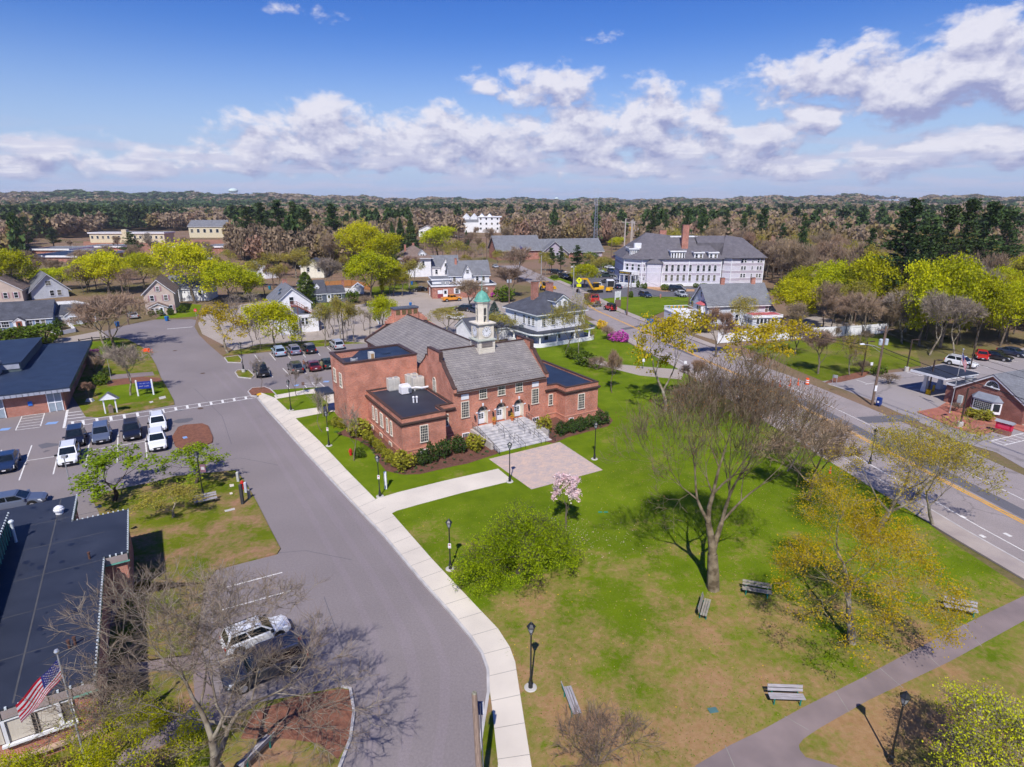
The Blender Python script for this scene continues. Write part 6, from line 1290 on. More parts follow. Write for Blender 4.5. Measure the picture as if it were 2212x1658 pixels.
for k in range(3): block(h,-13,-.1,3+k*3,3+k*3+2.9,hh-4-k*.8,2,'gx',PWHT,SHINGG,over=.1)
h,w_,hh=farb('cream_block','long two-storey cream building with flat grey roof at the clearing','apartment building',196,357,525,505,12,PTAN,SHINGG,wins=14,rise=.7); 
b=MB(); b.box(w_*.45,w_*.45+3,-1,2,0,hh+2.5); b.build('stair_tower',PTAN,h)
farb('cream_hall','cream building with grey roof among bare trees, farther right','hall',410,492,514,489,14,PTAN,SHINGG,'gx',4,wins=6)
for i,(a,b_,y,yt,dp,mat,lab) in enumerate([(62,190,566,556,26,MEMBB,'widest blue-black flat roof of a low building behind the trees at left'),(70,150,548,541,18,SHINGG,'low building with two pale sloping roofs, upper left'),(150,192,551,545,12,SHINGG,'short low building with white edge above a red wall, upper left'),(183,265,541,535,14,SHINGG,'long low grey-roofed building in front of the cream block'),(335,385,541,535,14,SHINGG,'short low grey-roofed building in front of the earth clearing'),(440,492,541,535,16,SHINGG,'low grey-roofed building at the right end of the clearing'),(330,382,552,547,16,MEMBB,'dark flat-roofed building beside the lone pine at left')]):
    farb('low_building',lab,'building',a,b_,y,yt,dp,BRICKB if i!=4 else PTAN,mat,'flat',.7)
farb('white_gable_house','small white gabled building at the end of the street beyond the yellow tree','house',905,942,512,496,12,PWHT,SHINGB,'gy',3,wins=3)
farb('tan_roofed_house','far house with tan roof deep in the brown woods','house',1231,1258,482,470,14,PTAN,SHINGB,'gx',5)
farb('pale_house','pale gabled house seen through bare trees behind the inn','house',1412,1436,486,477,10,PWHT,SHINGG,'gx',3)
farb('tan_office','long low tan building far behind the yellow tree in the centre','building',1612-500+0,1612-395,478,470,18,PTAN,SHINGB,'flat',1)
farb('white_warehouse','long white warehouse far off near the horizon at right','warehouse',1884,1950,454,447,40,PWHT,WHITE,'flat',1); farb('white_warehouse','shorter white warehouse beside the long one near the horizon','warehouse',1955,1985,452,444,40,PWHT,WHITE,'flat',1)
# fences
def fence(name,label,pts,hh,mat,cat='fence',step=2.4,open_=False):
    P=PG(pts); o=empty(name,P[0],0,label,cat); b=MB(); pb=MB()
    for a,c in zip(P,P[1:]):
        a=a-P[0];c=c-P[0]; L=(c-a).length; n=max(1,round(L/step)); t=(c-a).normalized(); nn_=Vector((-t.y,t.x,0))*.03
        for k in range(n+1): p=a.lerp(c,k/n); pb.box(p.x-.07,p.x+.07,p.y-.07,p.y+.07,0,hh+.1)
        for z0,z1 in ([(.08,hh)] if not open_ else [(.25,.4),(.7,.85)]): b.add([tuple(a-nn_+Vector((0,0,z0))),tuple(c-nn_+Vector((0,0,z0))),tuple(c+nn_+Vector((0,0,z0))),tuple(a+nn_+Vector((0,0,z0))),tuple(a-nn_+Vector((0,0,z1))),tuple(c-nn_+Vector((0,0,z1))),tuple(c+nn_+Vector((0,0,z1))),tuple(a+nn_+Vector((0,0,z1)))],[(4,5,6,7),(0,1,5,4),(2,3,7,6),(3,0,4,7),(1,2,6,5)])
    b.build('fence_panel',mat,o); tag(pb.build('fence_post',mat,o),kind='stuff'); return o
fence('white_fence','long white board fence across the field beyond the street',[(1550,743),(1612,738),(1707,735),(1728,732),(1825,727),(1915,721)],2.1,PWHT)
fence('white_fence','white board fence between the blue house and the beige house behind',[(100,668),(165,664),(215,676)],1.7,PWHT)
fence('white_fence','low white fence beside the pale driveway next to the clipped hedge',[(112,722),(136,724),(165,718),(150,706)],.9,PWHT)
fence('white_fence','bright white fence panel beside the small shed',[(703,637),(745,634),(772,637)],1.6,PWHT); fence('wood_fence','orange-brown wooden fence behind the white fence and shed',[(700,622),(760,618),(800,628)],1.9,mt('cedar_fence',(.45,.20,.07)))
fence('white_fence','short slanting white fence behind the library chimney',[(806,676),(812,690),(818,702)],1.4,PWHT)
fence('metal_fence','thin dark rail fence along the grass by the pale driveway',[(172,744),(200,739),(228,737)],.9,BLACKM,open_=True)
# ------------------------------------------------------------ vehicles
TYRE=mt('tyre_rubber',(.018,.018,.019),rough=.9); RIM=mt('alloy_rim',(.55,.56,.58),rough=.3,metal=.7); HEADL=mt('headlight_glass',(.75,.78,.8),rough=.1); TAILL=mt('tail_light_red',(.45,.015,.012),rough=.25); PLATE=mt('licence_plate',(.75,.72,.74),rough=.5); TRIMB=mt('black_trim',(.02,.02,.022),rough=.5); CHROME=mt('chrome',(.6,.6,.62),rough=.2,metal=.9)
def carpaint(name,c): return mt('car_paint_'+name,c,tuple(x*.95 for x in c),s=.5,rough=.28,spec=.5,coat=.8)
CP={k:carpaint(k,v) for k,v in dict(white=(.78,.79,.80),black=(.012,.012,.015),navy=(.018,.032,.075),slate=(.10,.12,.17),silver=(.42,.44,.48),lightblue=(.36,.45,.55),greyblue=(.16,.18,.25),darkgrey=(.05,.052,.058),maroon=(.13,.012,.022),darkgreen=(.02,.04,.035),red=(.48,.02,.02),orange=(.72,.27,.01),purple=(.20,.20,.28)).items()}
SP=dict( # length,width, body stations (x, zlow, zhigh, halfwidth), cabin bottom (x0,x1), cabin top (x0,x1), ztop, shoulder, wheelbase pos, wheel r
 suv=dict(L=4.6,st=[(-2.3,.45,.85,.74),(-2.2,.32,1.02,.86),(-1.2,.28,1.04,.93),(.6,.28,1.03,.93),(1.2,.28,.99,.91),(2.05,.32,.84,.84),(2.3,.42,.70,.66)],cb=(-2.18,1.12),ct=(-1.85,.25),zt=1.68,wh=(-1.38,1.38),r=.35),
 sedan=dict(L=4.75,st=[(-2.38,.42,.80,.70),(-2.25,.30,.96,.84),(-1.3,.26,.95,.91),(.6,.26,.92,.91),(1.2,.26,.88,.89),(2.1,.30,.74,.82),(2.38,.38,.62,.64)],cb=(-1.75,1.15),ct=(-1.05,.25),zt=1.43,wh=(-1.4,1.42),r=.32),
 pickup=dict(L=5.6,st=[(-2.8,.55,1.0,.90),(-2.7,.42,1.08,.94),(-.9,.40,1.08,.96),(.9,.40,1.10,.96),(1.3,.40,1.12,.95),(2.6,.45,1.05,.90),(2.8,.5,.9,.80)],cb=(-.85,1.35),ct=(-.7,.75),zt=1.82,wh=(-1.75,1.8),r=.40),
 van=dict(L=5.2,st=[(-2.6,.4,1.1,.92),(-2.5,.3,1.15,.97),(-1.2,.28,1.15,.98),(1.2,.28,1.1,.97),(1.6,.3,1.05,.95),(2.4,.35,.9,.88),(2.6,.42,.75,.72)],cb=(-2.52,1.75),ct=(-2.35,.85),zt=1.98,wh=(-1.55,1.6),r=.35),
 jeep=dict(L=4.2,st=[(-2.0,.5,1.05,.78),(-1.95,.45,1.1,.8),(.4,.45,1.1,.8),(.75,.45,1.1,.74),(1.8,.48,1.02,.6),(1.86,.5,.98,.58)],cb=(-1.95,.72),ct=(-1.9,.55),zt=1.82,wh=(-1.3,1.35),r=.42))
WMC={}
def wheelmesh(r,w=.24):
    if r in WMC: return WMC[r]
    a=MB(); a.tube((0,-w/2,0),(0,w/2,0),r,r,18); b=MB(); b.tube((0,-w/2-.006,0),(0,w/2+.006,0),r*.62,r*.62,12); 
    c=MB()
    for k in range(5): t=2*math.pi*k/5; 
    WMC[r]=(a.mesh('tyre',TYRE),b.mesh('rim',RIM)); return WMC[r]
def carmk(kind,col,pos,yaw,label,group=None,name=None,cat=None,roofc=None,wide=1.,plate=True):
    s=SP[kind]; nm=name or {'suv':'parked_suv','sedan':'parked_car','pickup':'pickup_truck','van':'parked_van','jeep':'off_road_car'}[kind]
    o=empty(nm,pos,yaw,label,cat or {'suv':'suv','sedan':'car','pickup':'pickup truck','van':'van','jeep':'car'}[kind],group)
    b=MB(); st=s['st']; rings=[]
    for x,zl,zh,w in st:
        w*=wide; zm=zl+(zh-zl)*.55
        rings.append([(x,-w*.88,zl),(x,-w,zl+.12),(x,-w,zm),(x,-w*.97,zh-.06),(x,-w*.86,zh),(x,w*.86,zh),(x,w*.97,zh-.06),(x,w,zm),(x,w,zl+.12),(x,w*.88,zl)])
    v=[p for r_ in rings for p in r_]; n=10; f=[]
    for i in range(len(rings)-1):
        for k in range(n): f.append((i*n+k,(i+1)*n+k,(i+1)*n+(k+1)%n,i*n+(k+1)%n)[::-1])
    f.append(tuple(range(n))); f.append(tuple(reversed(range((len(rings)-1)*n,len(rings)*n))))
    b.add(v,f)
    W=max(x[3] for x in st)*wide; zs_=[x[2] for x in st]; zsh=max(zs_)-.05; cb,ct,zt=s['cb'],s['ct'],s['zt']; wb,wt=W*.90,W*.74
    b.frus((cb[0],cb[1],-wb,wb,zsh),(ct[0],ct[1],-wt,wt,zt)); 
    if kind=='pickup':
        b.box(-2.72,-.9,-W*.92,-W*.80,1.05,1.20); b.box(-2.72,-.9,W*.80,W*.92,1.05,1.20); b.box(-2.78,-2.68,-W*.92,W*.92,1.02,1.20)
    bo=b.build('body',CP[col],o,smooth=False)
    if roofc:
        r=MB(); r.frus((ct[0]-.03,ct[1]+.03,-wt-.03,wt+.03,zt-.12),(ct[0],ct[1],-wt,wt,zt+.04)); r.build('roof',roofc,o)
    def lerp(a,c,t): return tuple(a[i]+(c[i]-a[i])*t for i in range(3))
    def pane(nm,p,off,u0=.06,u1=.94,v0=.10,v1=.86):
        bl,br,tr,tl=[Vector(q) for q in p]; nrm=(br-bl).cross(tl-bl).normalized()*off
        def q(u,v): return tuple((bl.lerp(br,u)).lerp(tl.lerp(tr,u),v)+nrm)
        m=MB(); m.face([q(u0,v0),q(u1,v0),q(u1,v1),q(u0,v1)]); return m.build(nm,CARGL,o)
    B=[(cb[1],-wb,zsh),(cb[1],wb,zsh),(ct[1],wt,zt),(ct[1],-wt,zt)]; pane('windscreen',B,.012)
    pane('rear_window',[(cb[0],wb,zsh),(cb[0],-wb,zsh),(ct[0],-wt,zt),(ct[0],wt,zt)],.012)
    for sd in (-1,1):
        p=[(cb[0],-wb,zsh),(cb[1],-wb,zsh),(ct[1],-wt,zt),(ct[0],-wt,zt)] if sd<0 else [(cb[1],wb,zsh),(cb[0],wb,zsh),(ct[0],wt,zt),(ct[1],wt,zt)]
        pane('side_window',p,.012,.05,.48,.12,.84); pane('side_window',p,.012,.52,.95,.12,.84)
    tm,rm=wheelmesh(s['r'])
    if kind in('sedan','suv','van','pickup','jeep'):
        for x in s['wh']:
            for sd in (-1,1): MB().tube((x,sd*(W-.05),s['r']+.04),(x,sd*(W+.006),s['r']+.04),s['r']+.07,s['r']+.07,16).build('wheel_arch',TRIMB,o)
            for sd in (-1,1): t=link('wheel',tm,o,(x,sd*(W-.10),s['r'])); link('rim',rm,t)
    xf=st[-2][0];wf=st[-2][3]*wide;zf=st[-2][2];xr=st[0][0]
    for sd in (-1,1):
        a=MB(); a.frus((xf-.18,xf+.10,sd*wf*.80-.16,sd*wf*.80+.16,zf-.26),(xf-.22,xf+.0,sd*wf*.80-.17,sd*wf*.80+.17,zf-.02)); a.build('headlight',HEADL,o)
        a=MB(); a.box(xr-.0,xr+.16,sd*wf*.86-.12,sd*wf*.86+.12,st[1][2]-.36,st[1][2]-.06); a.build('tail_light',TAILL,o)
        a=MB(); a.box(cb[1]-.32,cb[1]-.12,min(sd*W*.93,sd*(W+.18)),max(sd*W*.93,sd*(W+.18)),zsh+.02,zsh+.17); a.build('wing_mirror',CP[col] if col!='white' else TRIMB,o)
    a=MB(); a.box(st[-1][0]-.25,st[-1][0]+.015,-wf*.55,wf*.55,st[-1][1]+.02,st[-1][2]-.04); a.build('grille',TRIMB,o)
    if plate:
        a=MB(); a.box(st[-1][0]+.016,st[-1][0]+.03,-.16,.16,st[-1][1]+.02,st[-1][1]+.13); a.build('licence_plate',PLATE,o); a=MB(); a.box(xr-.03,xr-.0,-.16,.16,.58,.70); a.build('licence_plate',PLATE,o)
    if kind=='suv' :
        a=MB()
        for sd in (-1,1): a.box(ct[0]+.1,ct[1]-.1,sd*wt*.9-.02,sd*wt*.9+.02,zt+.0,zt+.05)
        a.build('roof_rail',TRIMB if col=='white' else CHROME,o)
    return o
def hd(p,q): a,b=G(*p),G(*q); return math.atan2(b.y-a.y,b.x-a.x)
LA=hd(rl(530,1045),rl(460,1335))
g='cars on the left parking lot'
for kind,col,q,lab in [('sedan','navy',(72,1268),'dark blue hatchback parked alone, cut by the left edge of the picture'),('suv','white',(606,1212),'white compact suv parked nose to tail in front of the black car'),('suv','black',(663,1058),'black crossover right behind the white compact suv'),('suv','slate',(886,1030),'slate blue boxy suv between two black cars on the left lot'),('suv','black',(1148,1002),'black suv with chrome nose parked between the slate suv and the white pair'),('suv','white',(1372,935),'rear one of the two white suvs, next to the crosswalk'),('suv','white',(1366,1090),'front one of the two white suvs, beside the round mulch island')]:
    o=carmk(kind,col,G(*rl(*q)),LA,lab,g)
carmk('sedan','slate',G(34,1096),hd((0,1100),(70,1088)),'dark blue car mostly hidden behind the flat office roof at the left',None)
LB=hd(zz(452,467),zz(400,408)); g='cars on the library lot'
for kind,col,q,k,lab in [('suv','lightblue',(346,430),1,'pale blue crossover at the left of the back row behind the library'),('suv','purple',(480,417),1,'grey-violet suv, second in the back row behind the library'),('suv','black',(616,405),1,'black suv, third in the back row behind the library'),('suv','silver',(862,368),1,'silver-blue wagon at the far right of the back row, above the roof units'),('suv','darkgrey',(495,575),1,'dark grey suv in the near row left of the dark red car'),('sedan','maroon',(650,556),1,'dark red sedan next to the two standing people'),('sedan','darkgreen',(772,535),1,'dark green car half hidden by the brick library corner'),('pickup','black',(190,603),-1,'dark pickup truck facing the camera beside the lamp island')]:
    carmk(kind,col,G(*zz(*q)),LB+(0 if k>0 else math.pi),lab,g)
a=hd((530,1372),(470,1390)); 
carmk('suv','white',G(556,1385),hd((600,1372),(500,1412))+math.pi,'white people carrier under the bare tree on the small lot, nearer the driveway',None,wide=1.0).scale=(.86,.86,.86)
carmk('suv','darkgrey',G(575,1455),hd((600,1440),(500,1480)),'dark suv beside the white people carrier, screened by bare branches',None)
# right hand lot
carmk('suv','white',G(*r8(1430,530)),hd(r8(1340,505),r8(1540,545)),'white crossover on the bank lot behind the flagpole',None)
carmk('sedan','black',G(*r8(1740,470)),hd(r8(1640,445),r8(1840,480)),'black sedan on the bank lot between the red car and the navy one',None)
carmk('sedan','red',G(*r8(1610,462)),hd(r8(1600,440),r8(1616,480)),'small bright red car behind the black sedan on the bank lot',None)
carmk('sedan','navy',G(*r8(1890,435)),hd(r8(1780,405),r8(1990,450)),'navy blue sedan farthest right on the bank lot by the woods',None)
# street and inn
def q6(x,y): return(1152+.139*x,489.6+.139*y)
o=carmk('jeep','red',G(*q6(1190,1305)),hd(q6(1270,1310),q6(1110,1260)),'red off-road car with black top parked by the inn lawn',None,roofc=TRIMB)
a=MB(); a.tube((-2.05,0,.95),(-2.27,0,.95),.36,.36,16); a.tube((-2.27,0,.95),(-2.29,0,.95),.2,.2,12); a.build('spare_wheel',TYRE,o)
carmk('suv','navy',G(*q6(1738,1100)),hd(q6(1660,1070),q6(1830,1110)),'dark blue suv standing on the inn driveway above the lawn',None)
carmk('pickup','silver',G(*r7(945,1160)) if 0 else G(1470,641),hd((1462,637),(1482,645)),'silver pickup truck parked near the deck of the grey house',None)
carmk('van','black',G(1463,630),hd((1455,630),(1475,631)),'black van parked against the inn hedge',None)
g='cars in front of the inn'
for kind,col,q,q2,lab in [('pickup','white',(1010,960),(920,905),'white work pickup behind the yellow excavator'),('sedan','navy',(1310,965),(1240,930),'navy car with red tail light next to the white trailer'),('sedan','darkgrey',(1140,880),(1070,870),'dark car nearest the inn steps, left one'),('sedan','purple',(1270,890),(1200,880),'dark violet sedan nearest the inn steps, right one'),('suv','white',(1315,838),(1390,860),'white car partly behind the inn porch'),('pickup','darkgreen',(1125,790),(1190,790),'dark green pickup on the grass edge of the inn parking'),('sedan','silver',(1010,715),(1080,720),'silver car at the left of the inn parking row'),('suv','navy',(1210,720),(1240,730),'blue suv in the middle of the inn parking row'),('suv','black',(1000,665),(1040,660),'black car behind the silver one in the inn parking'),('sedan','white',(1185,660),(1220,665),'white car under the hedge of the inn parking'),('sedan','white',(1370,700),(1400,720),'white car beside the inn sign balcony'),('suv','black',(355,735),(410,740),'black suv left of two trees across the road'),('suv','black',(470,800),(520,810),'black suv right of the two dark pines across the road'),('sedan','white',(675,650),(640,650),'white car glimpsed left of the round yellow tree'),('sedan','navy',(1290,495),(1350,492),'dark blue car at the top of the inn parking beyond the hedge')]:
    carmk(kind,col,G(*q6(*q)),hd(q6(*q),q6(*q2)),lab,g)
def q9(x,y): return(841+.1094*x,489.6+.1094*y)
carmk('pickup','orange',G(*q9(1230,1475)),hd(q9(1100,1478),q9(1380,1455)),'bright orange-yellow pickup truck parked at the brick shop',None)
carmk('sedan','black',G(*q9(600,1280)),hd(q9(700,1270),q9(500,1285)),'black sedan at the left end of the brick shop lot',None)
carmk('sedan','white',G(985,690),hd((970,688),(1000,692)),'white sedan on the pale lot behind the library slate roof',None)
carmk('suv','black',G(1001,672),hd((1015,672),(990,671)),'black suv under bare branches behind the clock tower',None)
carmk('sedan','navy',G(1028,676),hd((1020,674),(1036,678)),'dark blue car hidden behind the clock tower',None)
carmk('sedan','silver',G(288,687),hd((292,690),(284,683)),'silver car in the driveway left of the beige house',None)
carmk('van','white',G(447,562),hd((440,562),(455,562)),'white van by the low buildings far left',None); carmk('sedan','silver',G(1070,579),hd((1060,575),(1080,583)),'silver car on the far street beside the brick shop',None); carmk('sedan','darkgrey',G(708,590),hd((700,590),(716,592)),'dark car beside the pale yellow house',None)
# dump truck
def dumptruck(pos,yaw,label):
    o=empty('dump_truck',pos,yaw,label,'truck'); red=CP['red']
    b=MB(); b.box(-3.9,3.2,-.45,.45,.55,.85); b.build('chassis',TRIMB,o)
    b=MB(); b.frus((1.6,3.9,-.8,.8,.95),(1.7,3.8,-.62,.62,1.75)); b.box(.2,1.6,-1.15,1.15,.9,2.0); b.frus((.25,1.6,-1.13,1.13,2.0),(.3,1.25,-1.0,1.0,2.75)); b.build('cab',red,o)
    b=MB(); b.face([(1.62,-.95,2.06),(1.62,.95,2.06),(1.30,.86,2.66),(1.30,-.86,2.66)]); b.face([(.5,-1.145,2.05),(1.4,-1.145,2.05),(1.15,-1.04,2.6),(.5,-1.04,2.6)]); b.build('windscreen',CARGL,o)
    b=MB(); b.box(3.9,3.97,-.55,.55,1.0,1.68); b.box(3.9,4.1,-1.15,1.15,.5,.8); b.build('grille',CHROME,o)
    for s in (-1,1): b=MB(); b.frus((2.3,3.6,s*.98-.25,s*.98+.25,.9),(2.5,3.4,s*.95-.22,s*.95+.22,1.25)); b.build('fender',red,o); b=MB(); b.box(3.75,3.9,s*.95-.15,s*.95+.15,.95,1.2); b.build('headlight',HEADL,o); b=MB(); b.tube((.05,s*1.0,1),(.05,s*1.0,3.2),.09,n=8); b.build('exhaust_stack',CHROME,o)
    b=MB(); b.box(-4.2,-.0,-1.25,-1.15,1.15,2.5); b.box(-4.2,0,1.15,1.25,1.15,2.5); b.box(-4.2,0,-1.25,1.25,1.05,1.15); b.box(-.1,0,-1.25,1.25,1.15,2.9); b.box(-4.2,-4.1,-1.25,1.25,1.15,2.4); b.box(0,1.2,-1.2,1.2,2.82,2.9)
    for k in range(7): 
        for s in (-1.3,1.25): b.box(-4.1+k*.65,-4.0+k*.65,s,s+.05,1.15,2.5)
    b.build('dump_body',mt('dark_maroon_steel',(.16,.05,.05),(.1,.04,.04),s=2),o)
    b=MB(); b.box(-4.0,-.2,-1.1,1.1,1.6,2.1); b.build('soil_load',MULCH,o)
    tm,rm=wheelmesh(.52,.3)
    for x in (2.95,-1.2,-2.4,-3.5):
        for s in (-1,1): t=link('wheel',tm,o,(x,s*.98,.52)); link('rim',rm,t)
dumptruck(G(*q6(930,1215)),hd(q6(860,1190),q6(975,1255)),'bright red dump truck with dark tipper body coming down the street')
YEL=carpaint('excavator_yellow',(.80,.42,.01))
def excavator(pos,yaw):
    o=empty('excavator',pos,yaw,'yellow tracked excavator with bent boom digging beside the road sign','excavator')
    for s in (-1,1):
        b=MB(); pr=[(-1.9,.1),(-2.1,.45),(-1.9,.8),(1.9,.8),(2.1,.45),(1.9,.1)]; y0=s*1.0-.25; b.add([(x,y0,z) for x,z in pr]+[(x,y0+.5,z) for x,z in pr],[(0,1,2,3,4,5),(11,10,9,8,7,6)]+[(i,6+i,6+(i+1)%6,(i+1)%6) for i in range(6)]); b.build('track',TRIMB,o)
    b=MB(); b.lathe([(.6,.7),(.6,1.05)],14); b.box(-2.2,1.0,-1.25,1.25,1.05,1.75); b.frus((-2.3,-.6,-1.25,1.25,1.75),(-2.1,-.7,-1.1,1.1,2.1)); b.build('house_body',YEL,o)
    b=MB(); b.frus((-.5,1.1,.2,1.25,1.75),(-.4,.8,.25,1.15,3.0)); cab=b.build('cab',CARGL,o); b=MB(); b.box(-.55,.95,.15,1.25,3.0,3.12); b.build('cab_roof',YEL,cab)
    b=MB()
    def arm(p,q,w0,w1): b.frus if 0 else b.tube(p,q,w0,w1,4)
    arm((.9,-.2,1.5),(2.9,-.2,4.2),.28,.34); arm((2.9,-.2,4.2),(5.3,-.2,4.4),.34,.22); b.build('boom',YEL,o); b=MB(); b.tube((5.2,-.2,4.6),(5.9,-.2,1.4),.2,.16,4); b.build('stick',YEL,o)
    b=MB(); b.tube((1.5,-.2,1.6),(3.2,-.2,3.9),.08,n=6); b.tube((3.2,-.2,4.6),(5.0,-.2,4.8),.07,n=6); b.build('hydraulic_ram',CHROME,o)
    b=MB(); b.frus((5.5,6.3,-.6,.2,.5),(5.6,6.2,-.6,.2,1.4)); b.build('bucket',mt('bucket_steel',(.06,.05,.045)),o)
excavator(G(*q6(960,1030)),hd(q6(960,1030),q6(760,1045)))
def loader(pos,yaw):
    o=empty('backhoe_loader',pos,yaw,'yellow backhoe loader with big tyres standing left of the brick chimney','loader')
    b=MB(); b.box(-1.2,.4,-.8,.8,.8,1.5); b.frus((.4,2.2,-.55,.55,.8),(.4,2.1,-.45,.45,1.7)); b.build('body',YEL,o)
    b=MB(); b.frus((-.9,.5,-.7,.7,1.5),(-.8,.4,-.65,.65,2.7)); c=b.build('cab',CARGL,o); b=MB(); b.box(-.95,.55,-.75,.75,2.7,2.85); b.build('cab_roof',YEL,c)
    b=MB(); b.tube((.6,-.7,1.4),(3.0,-.7,.9),.12,n=4); b.tube((.6,.7,1.4),(3.0,.7,.9),.12,n=4); b.build('loader_arm',YEL,o); b=MB(); b.frus((2.9,3.8,-1.1,1.1,.2),(2.9,3.3,-1.1,1.1,1.1)); b.build('loader_bucket',YEL,o)
    b=MB(); b.tube((-1.2,0,1.0),(-2.3,0,3.0),.18,.14,4); b.tube((-2.3,0,3.0),(-3.0,0,1.2),.14,.1,4); b.build('rear_boom',YEL,o)
    for x,r in ((-.8,.7),(1.7,.5)):
        tm,rm=wheelmesh(r,.4)
        for s in (-1,1): t=link('wheel',tm,o,(x,s*.95,r)); link('rim',rm,t)
loader(G(*q6(195,995)),hd(q6(195,995),q6(330,975)))
# white trailer and yellow compressor
o=empty('box_trailer',G(*q6(1190,965)),hd(q6(1160,940),q6(1215,1000)),'open-backed white box trailer in front of the inn','trailer'); b=MB(); b.box(-1.9,1.7,-1.1,-1.04,.6,2.6); b.box(-1.9,1.7,1.04,1.1,.6,2.6); b.box(-1.9,-1.84,-1.1,1.1,.6,2.6); b.box(-1.9,1.7,-1.1,1.1,2.55,2.62); b.box(-1.9,1.7,-1.1,1.1,.55,.62); b.build('body',WHITE,o); b=MB(); b.box(-1.8,1.5,-1.0,1.0,.65,2.5); b.build('dark_interior',DARK,o)
tm,rm=wheelmesh(.33)
for s in (-1,1): t=link('wheel',tm,o,(-.1,s*1.18,.33)); link('rim',rm,t)
o=empty('towed_compressor',G(*q6(1180,1020)),hd(q6(1180,1020),q6(1140,1030)),'small yellow compressor on wheels right in front of the white trailer','compressor'); b=MB(); b.frus((-1.1,1.0,-.7,.7,.5),(-.95,.85,-.6,.6,1.45)); b.build('housing',YEL,o); b=MB(); b.tube((1.0,0,.5),(2.0,0,.4),.05,n=5); b.build('tow_bar',TRIMB,o)
for s in (-1,1): t=link('wheel',tm,o,(0,s*.8,.33)); link('rim',rm,t)
o=tag(MB().box(-.9,.9,-.7,.7,0,1.0).box(-.95,.95,-.75,.75,1.0,1.08).build('concrete_vault',mt('grey_block',(.34,.32,.30),(.2,.19,.18),s=3),loc=G(*q6(697,1105))),'square grey concrete drainage vault lying by the kerb near the dump truck','concrete box')
# ------------------------------------------------------------ people
def person(pos,yaw,label,top,legs,skin,hair,H=1.72,arm=.0):
    me=bpy.data.meshes.new('person'); s=H/1.75
    J=[(0,0,.95),(0,0,1.15),(0,0,1.40),(0,0,1.52),(0.02,0,1.66),(0,.10,.90),(.03,.11,.50),(0,.12,.08),(.14,.12,.04),(0,-.10,.90),(-.02,-.11,.50),(-.06,-.12,.08),(.08,-.12,.04),(0,.20,1.40),(.03+arm*.1,.27,1.14),(.10+arm*.25,.24,.94+arm*.2),(.14+arm*.3,.23,.86+arm*.25),(0,-.20,1.40),(.02,-.27,1.13),(.08,-.26,.92),(.12,-.25,.84),(0.02,0,1.74)]
    E_=[(0,1),(1,2),(2,3),(3,4),(4,21),(0,5),(5,6),(6,7),(7,8),(0,9),(9,10),(10,11),(11,12),(2,13),(13,14),(14,15),(15,16),(2,17),(17,18),(18,19),(19,20)]
    rad=[.15,.14,.16,.06,.10,.095,.065,.045,.045,.095,.065,.045,.045,.07,.05,.04,.04,.07,.05,.04,.04,.075]
    me.from_pydata([(x*s,y*s,z*s) for x,y,z in J],E_,[]); ob=bpy.data.objects.new('tmp',me); COL.objects.link(ob); m=ob.modifiers.new('s','SKIN'); ob.modifiers.new('d','SUBSURF').levels=1
    for i,r in enumerate(rad): me.skin_vertices[0].data[i].radius=(r*s,r*s*(1.15 if i in(1,2,0) else 1))
    me.skin_vertices[0].data[0].use_root=True
    dg=bpy.context.evaluated_depsgraph_get(); m2=bpy.data.meshes.new_from_object(ob.evaluated_get(dg)); bpy.data.objects.remove(ob)
    m2.materials.clear()
    for x in (legs,top,skin,hair): m2.materials.append(x)
    for p in m2.polygons:
        z=p.center.z/s; y=abs(p.center.y/s); x=p.center.x/s; p.use_smooth=True
        mi=0 if z<.93 and y<.215 else 1
        if z<.07: mi=3
        if z>1.50: mi=2
        if y>.2 and z<.93: mi=2
        if z>1.70 or (z>1.60 and x<.0): mi=3
        p.material_index=mi
    o=bpy.data.objects.new('person',m2); COL.objects.link(o); o.location=pos; o.rotation_euler=(0,0,yaw); return tag(o,label,'person')
SK=paint('skin',(.45,.28,.2)); HR=paint('dark_hair',(.05,.035,.025)); 
person(G(*zz(572,562)),hd(zz(572,562),zz(620,545)),'person in brown top and blue jeans standing left of the dark red car',paint('brown_jacket',(.22,.11,.08)),paint('jeans',(.10,.16,.30)),SK,HR,1.75,1.)
person(G(*zz(730,573)),hd(zz(730,573),zz(700,560)),'person in dark clothes with pale yellow vest standing right of the dark red car',paint('dull_yellow_vest',(.25,.24,.12)),paint('brown_trousers',(.12,.075,.06)),SK,HR,1.8,.5)
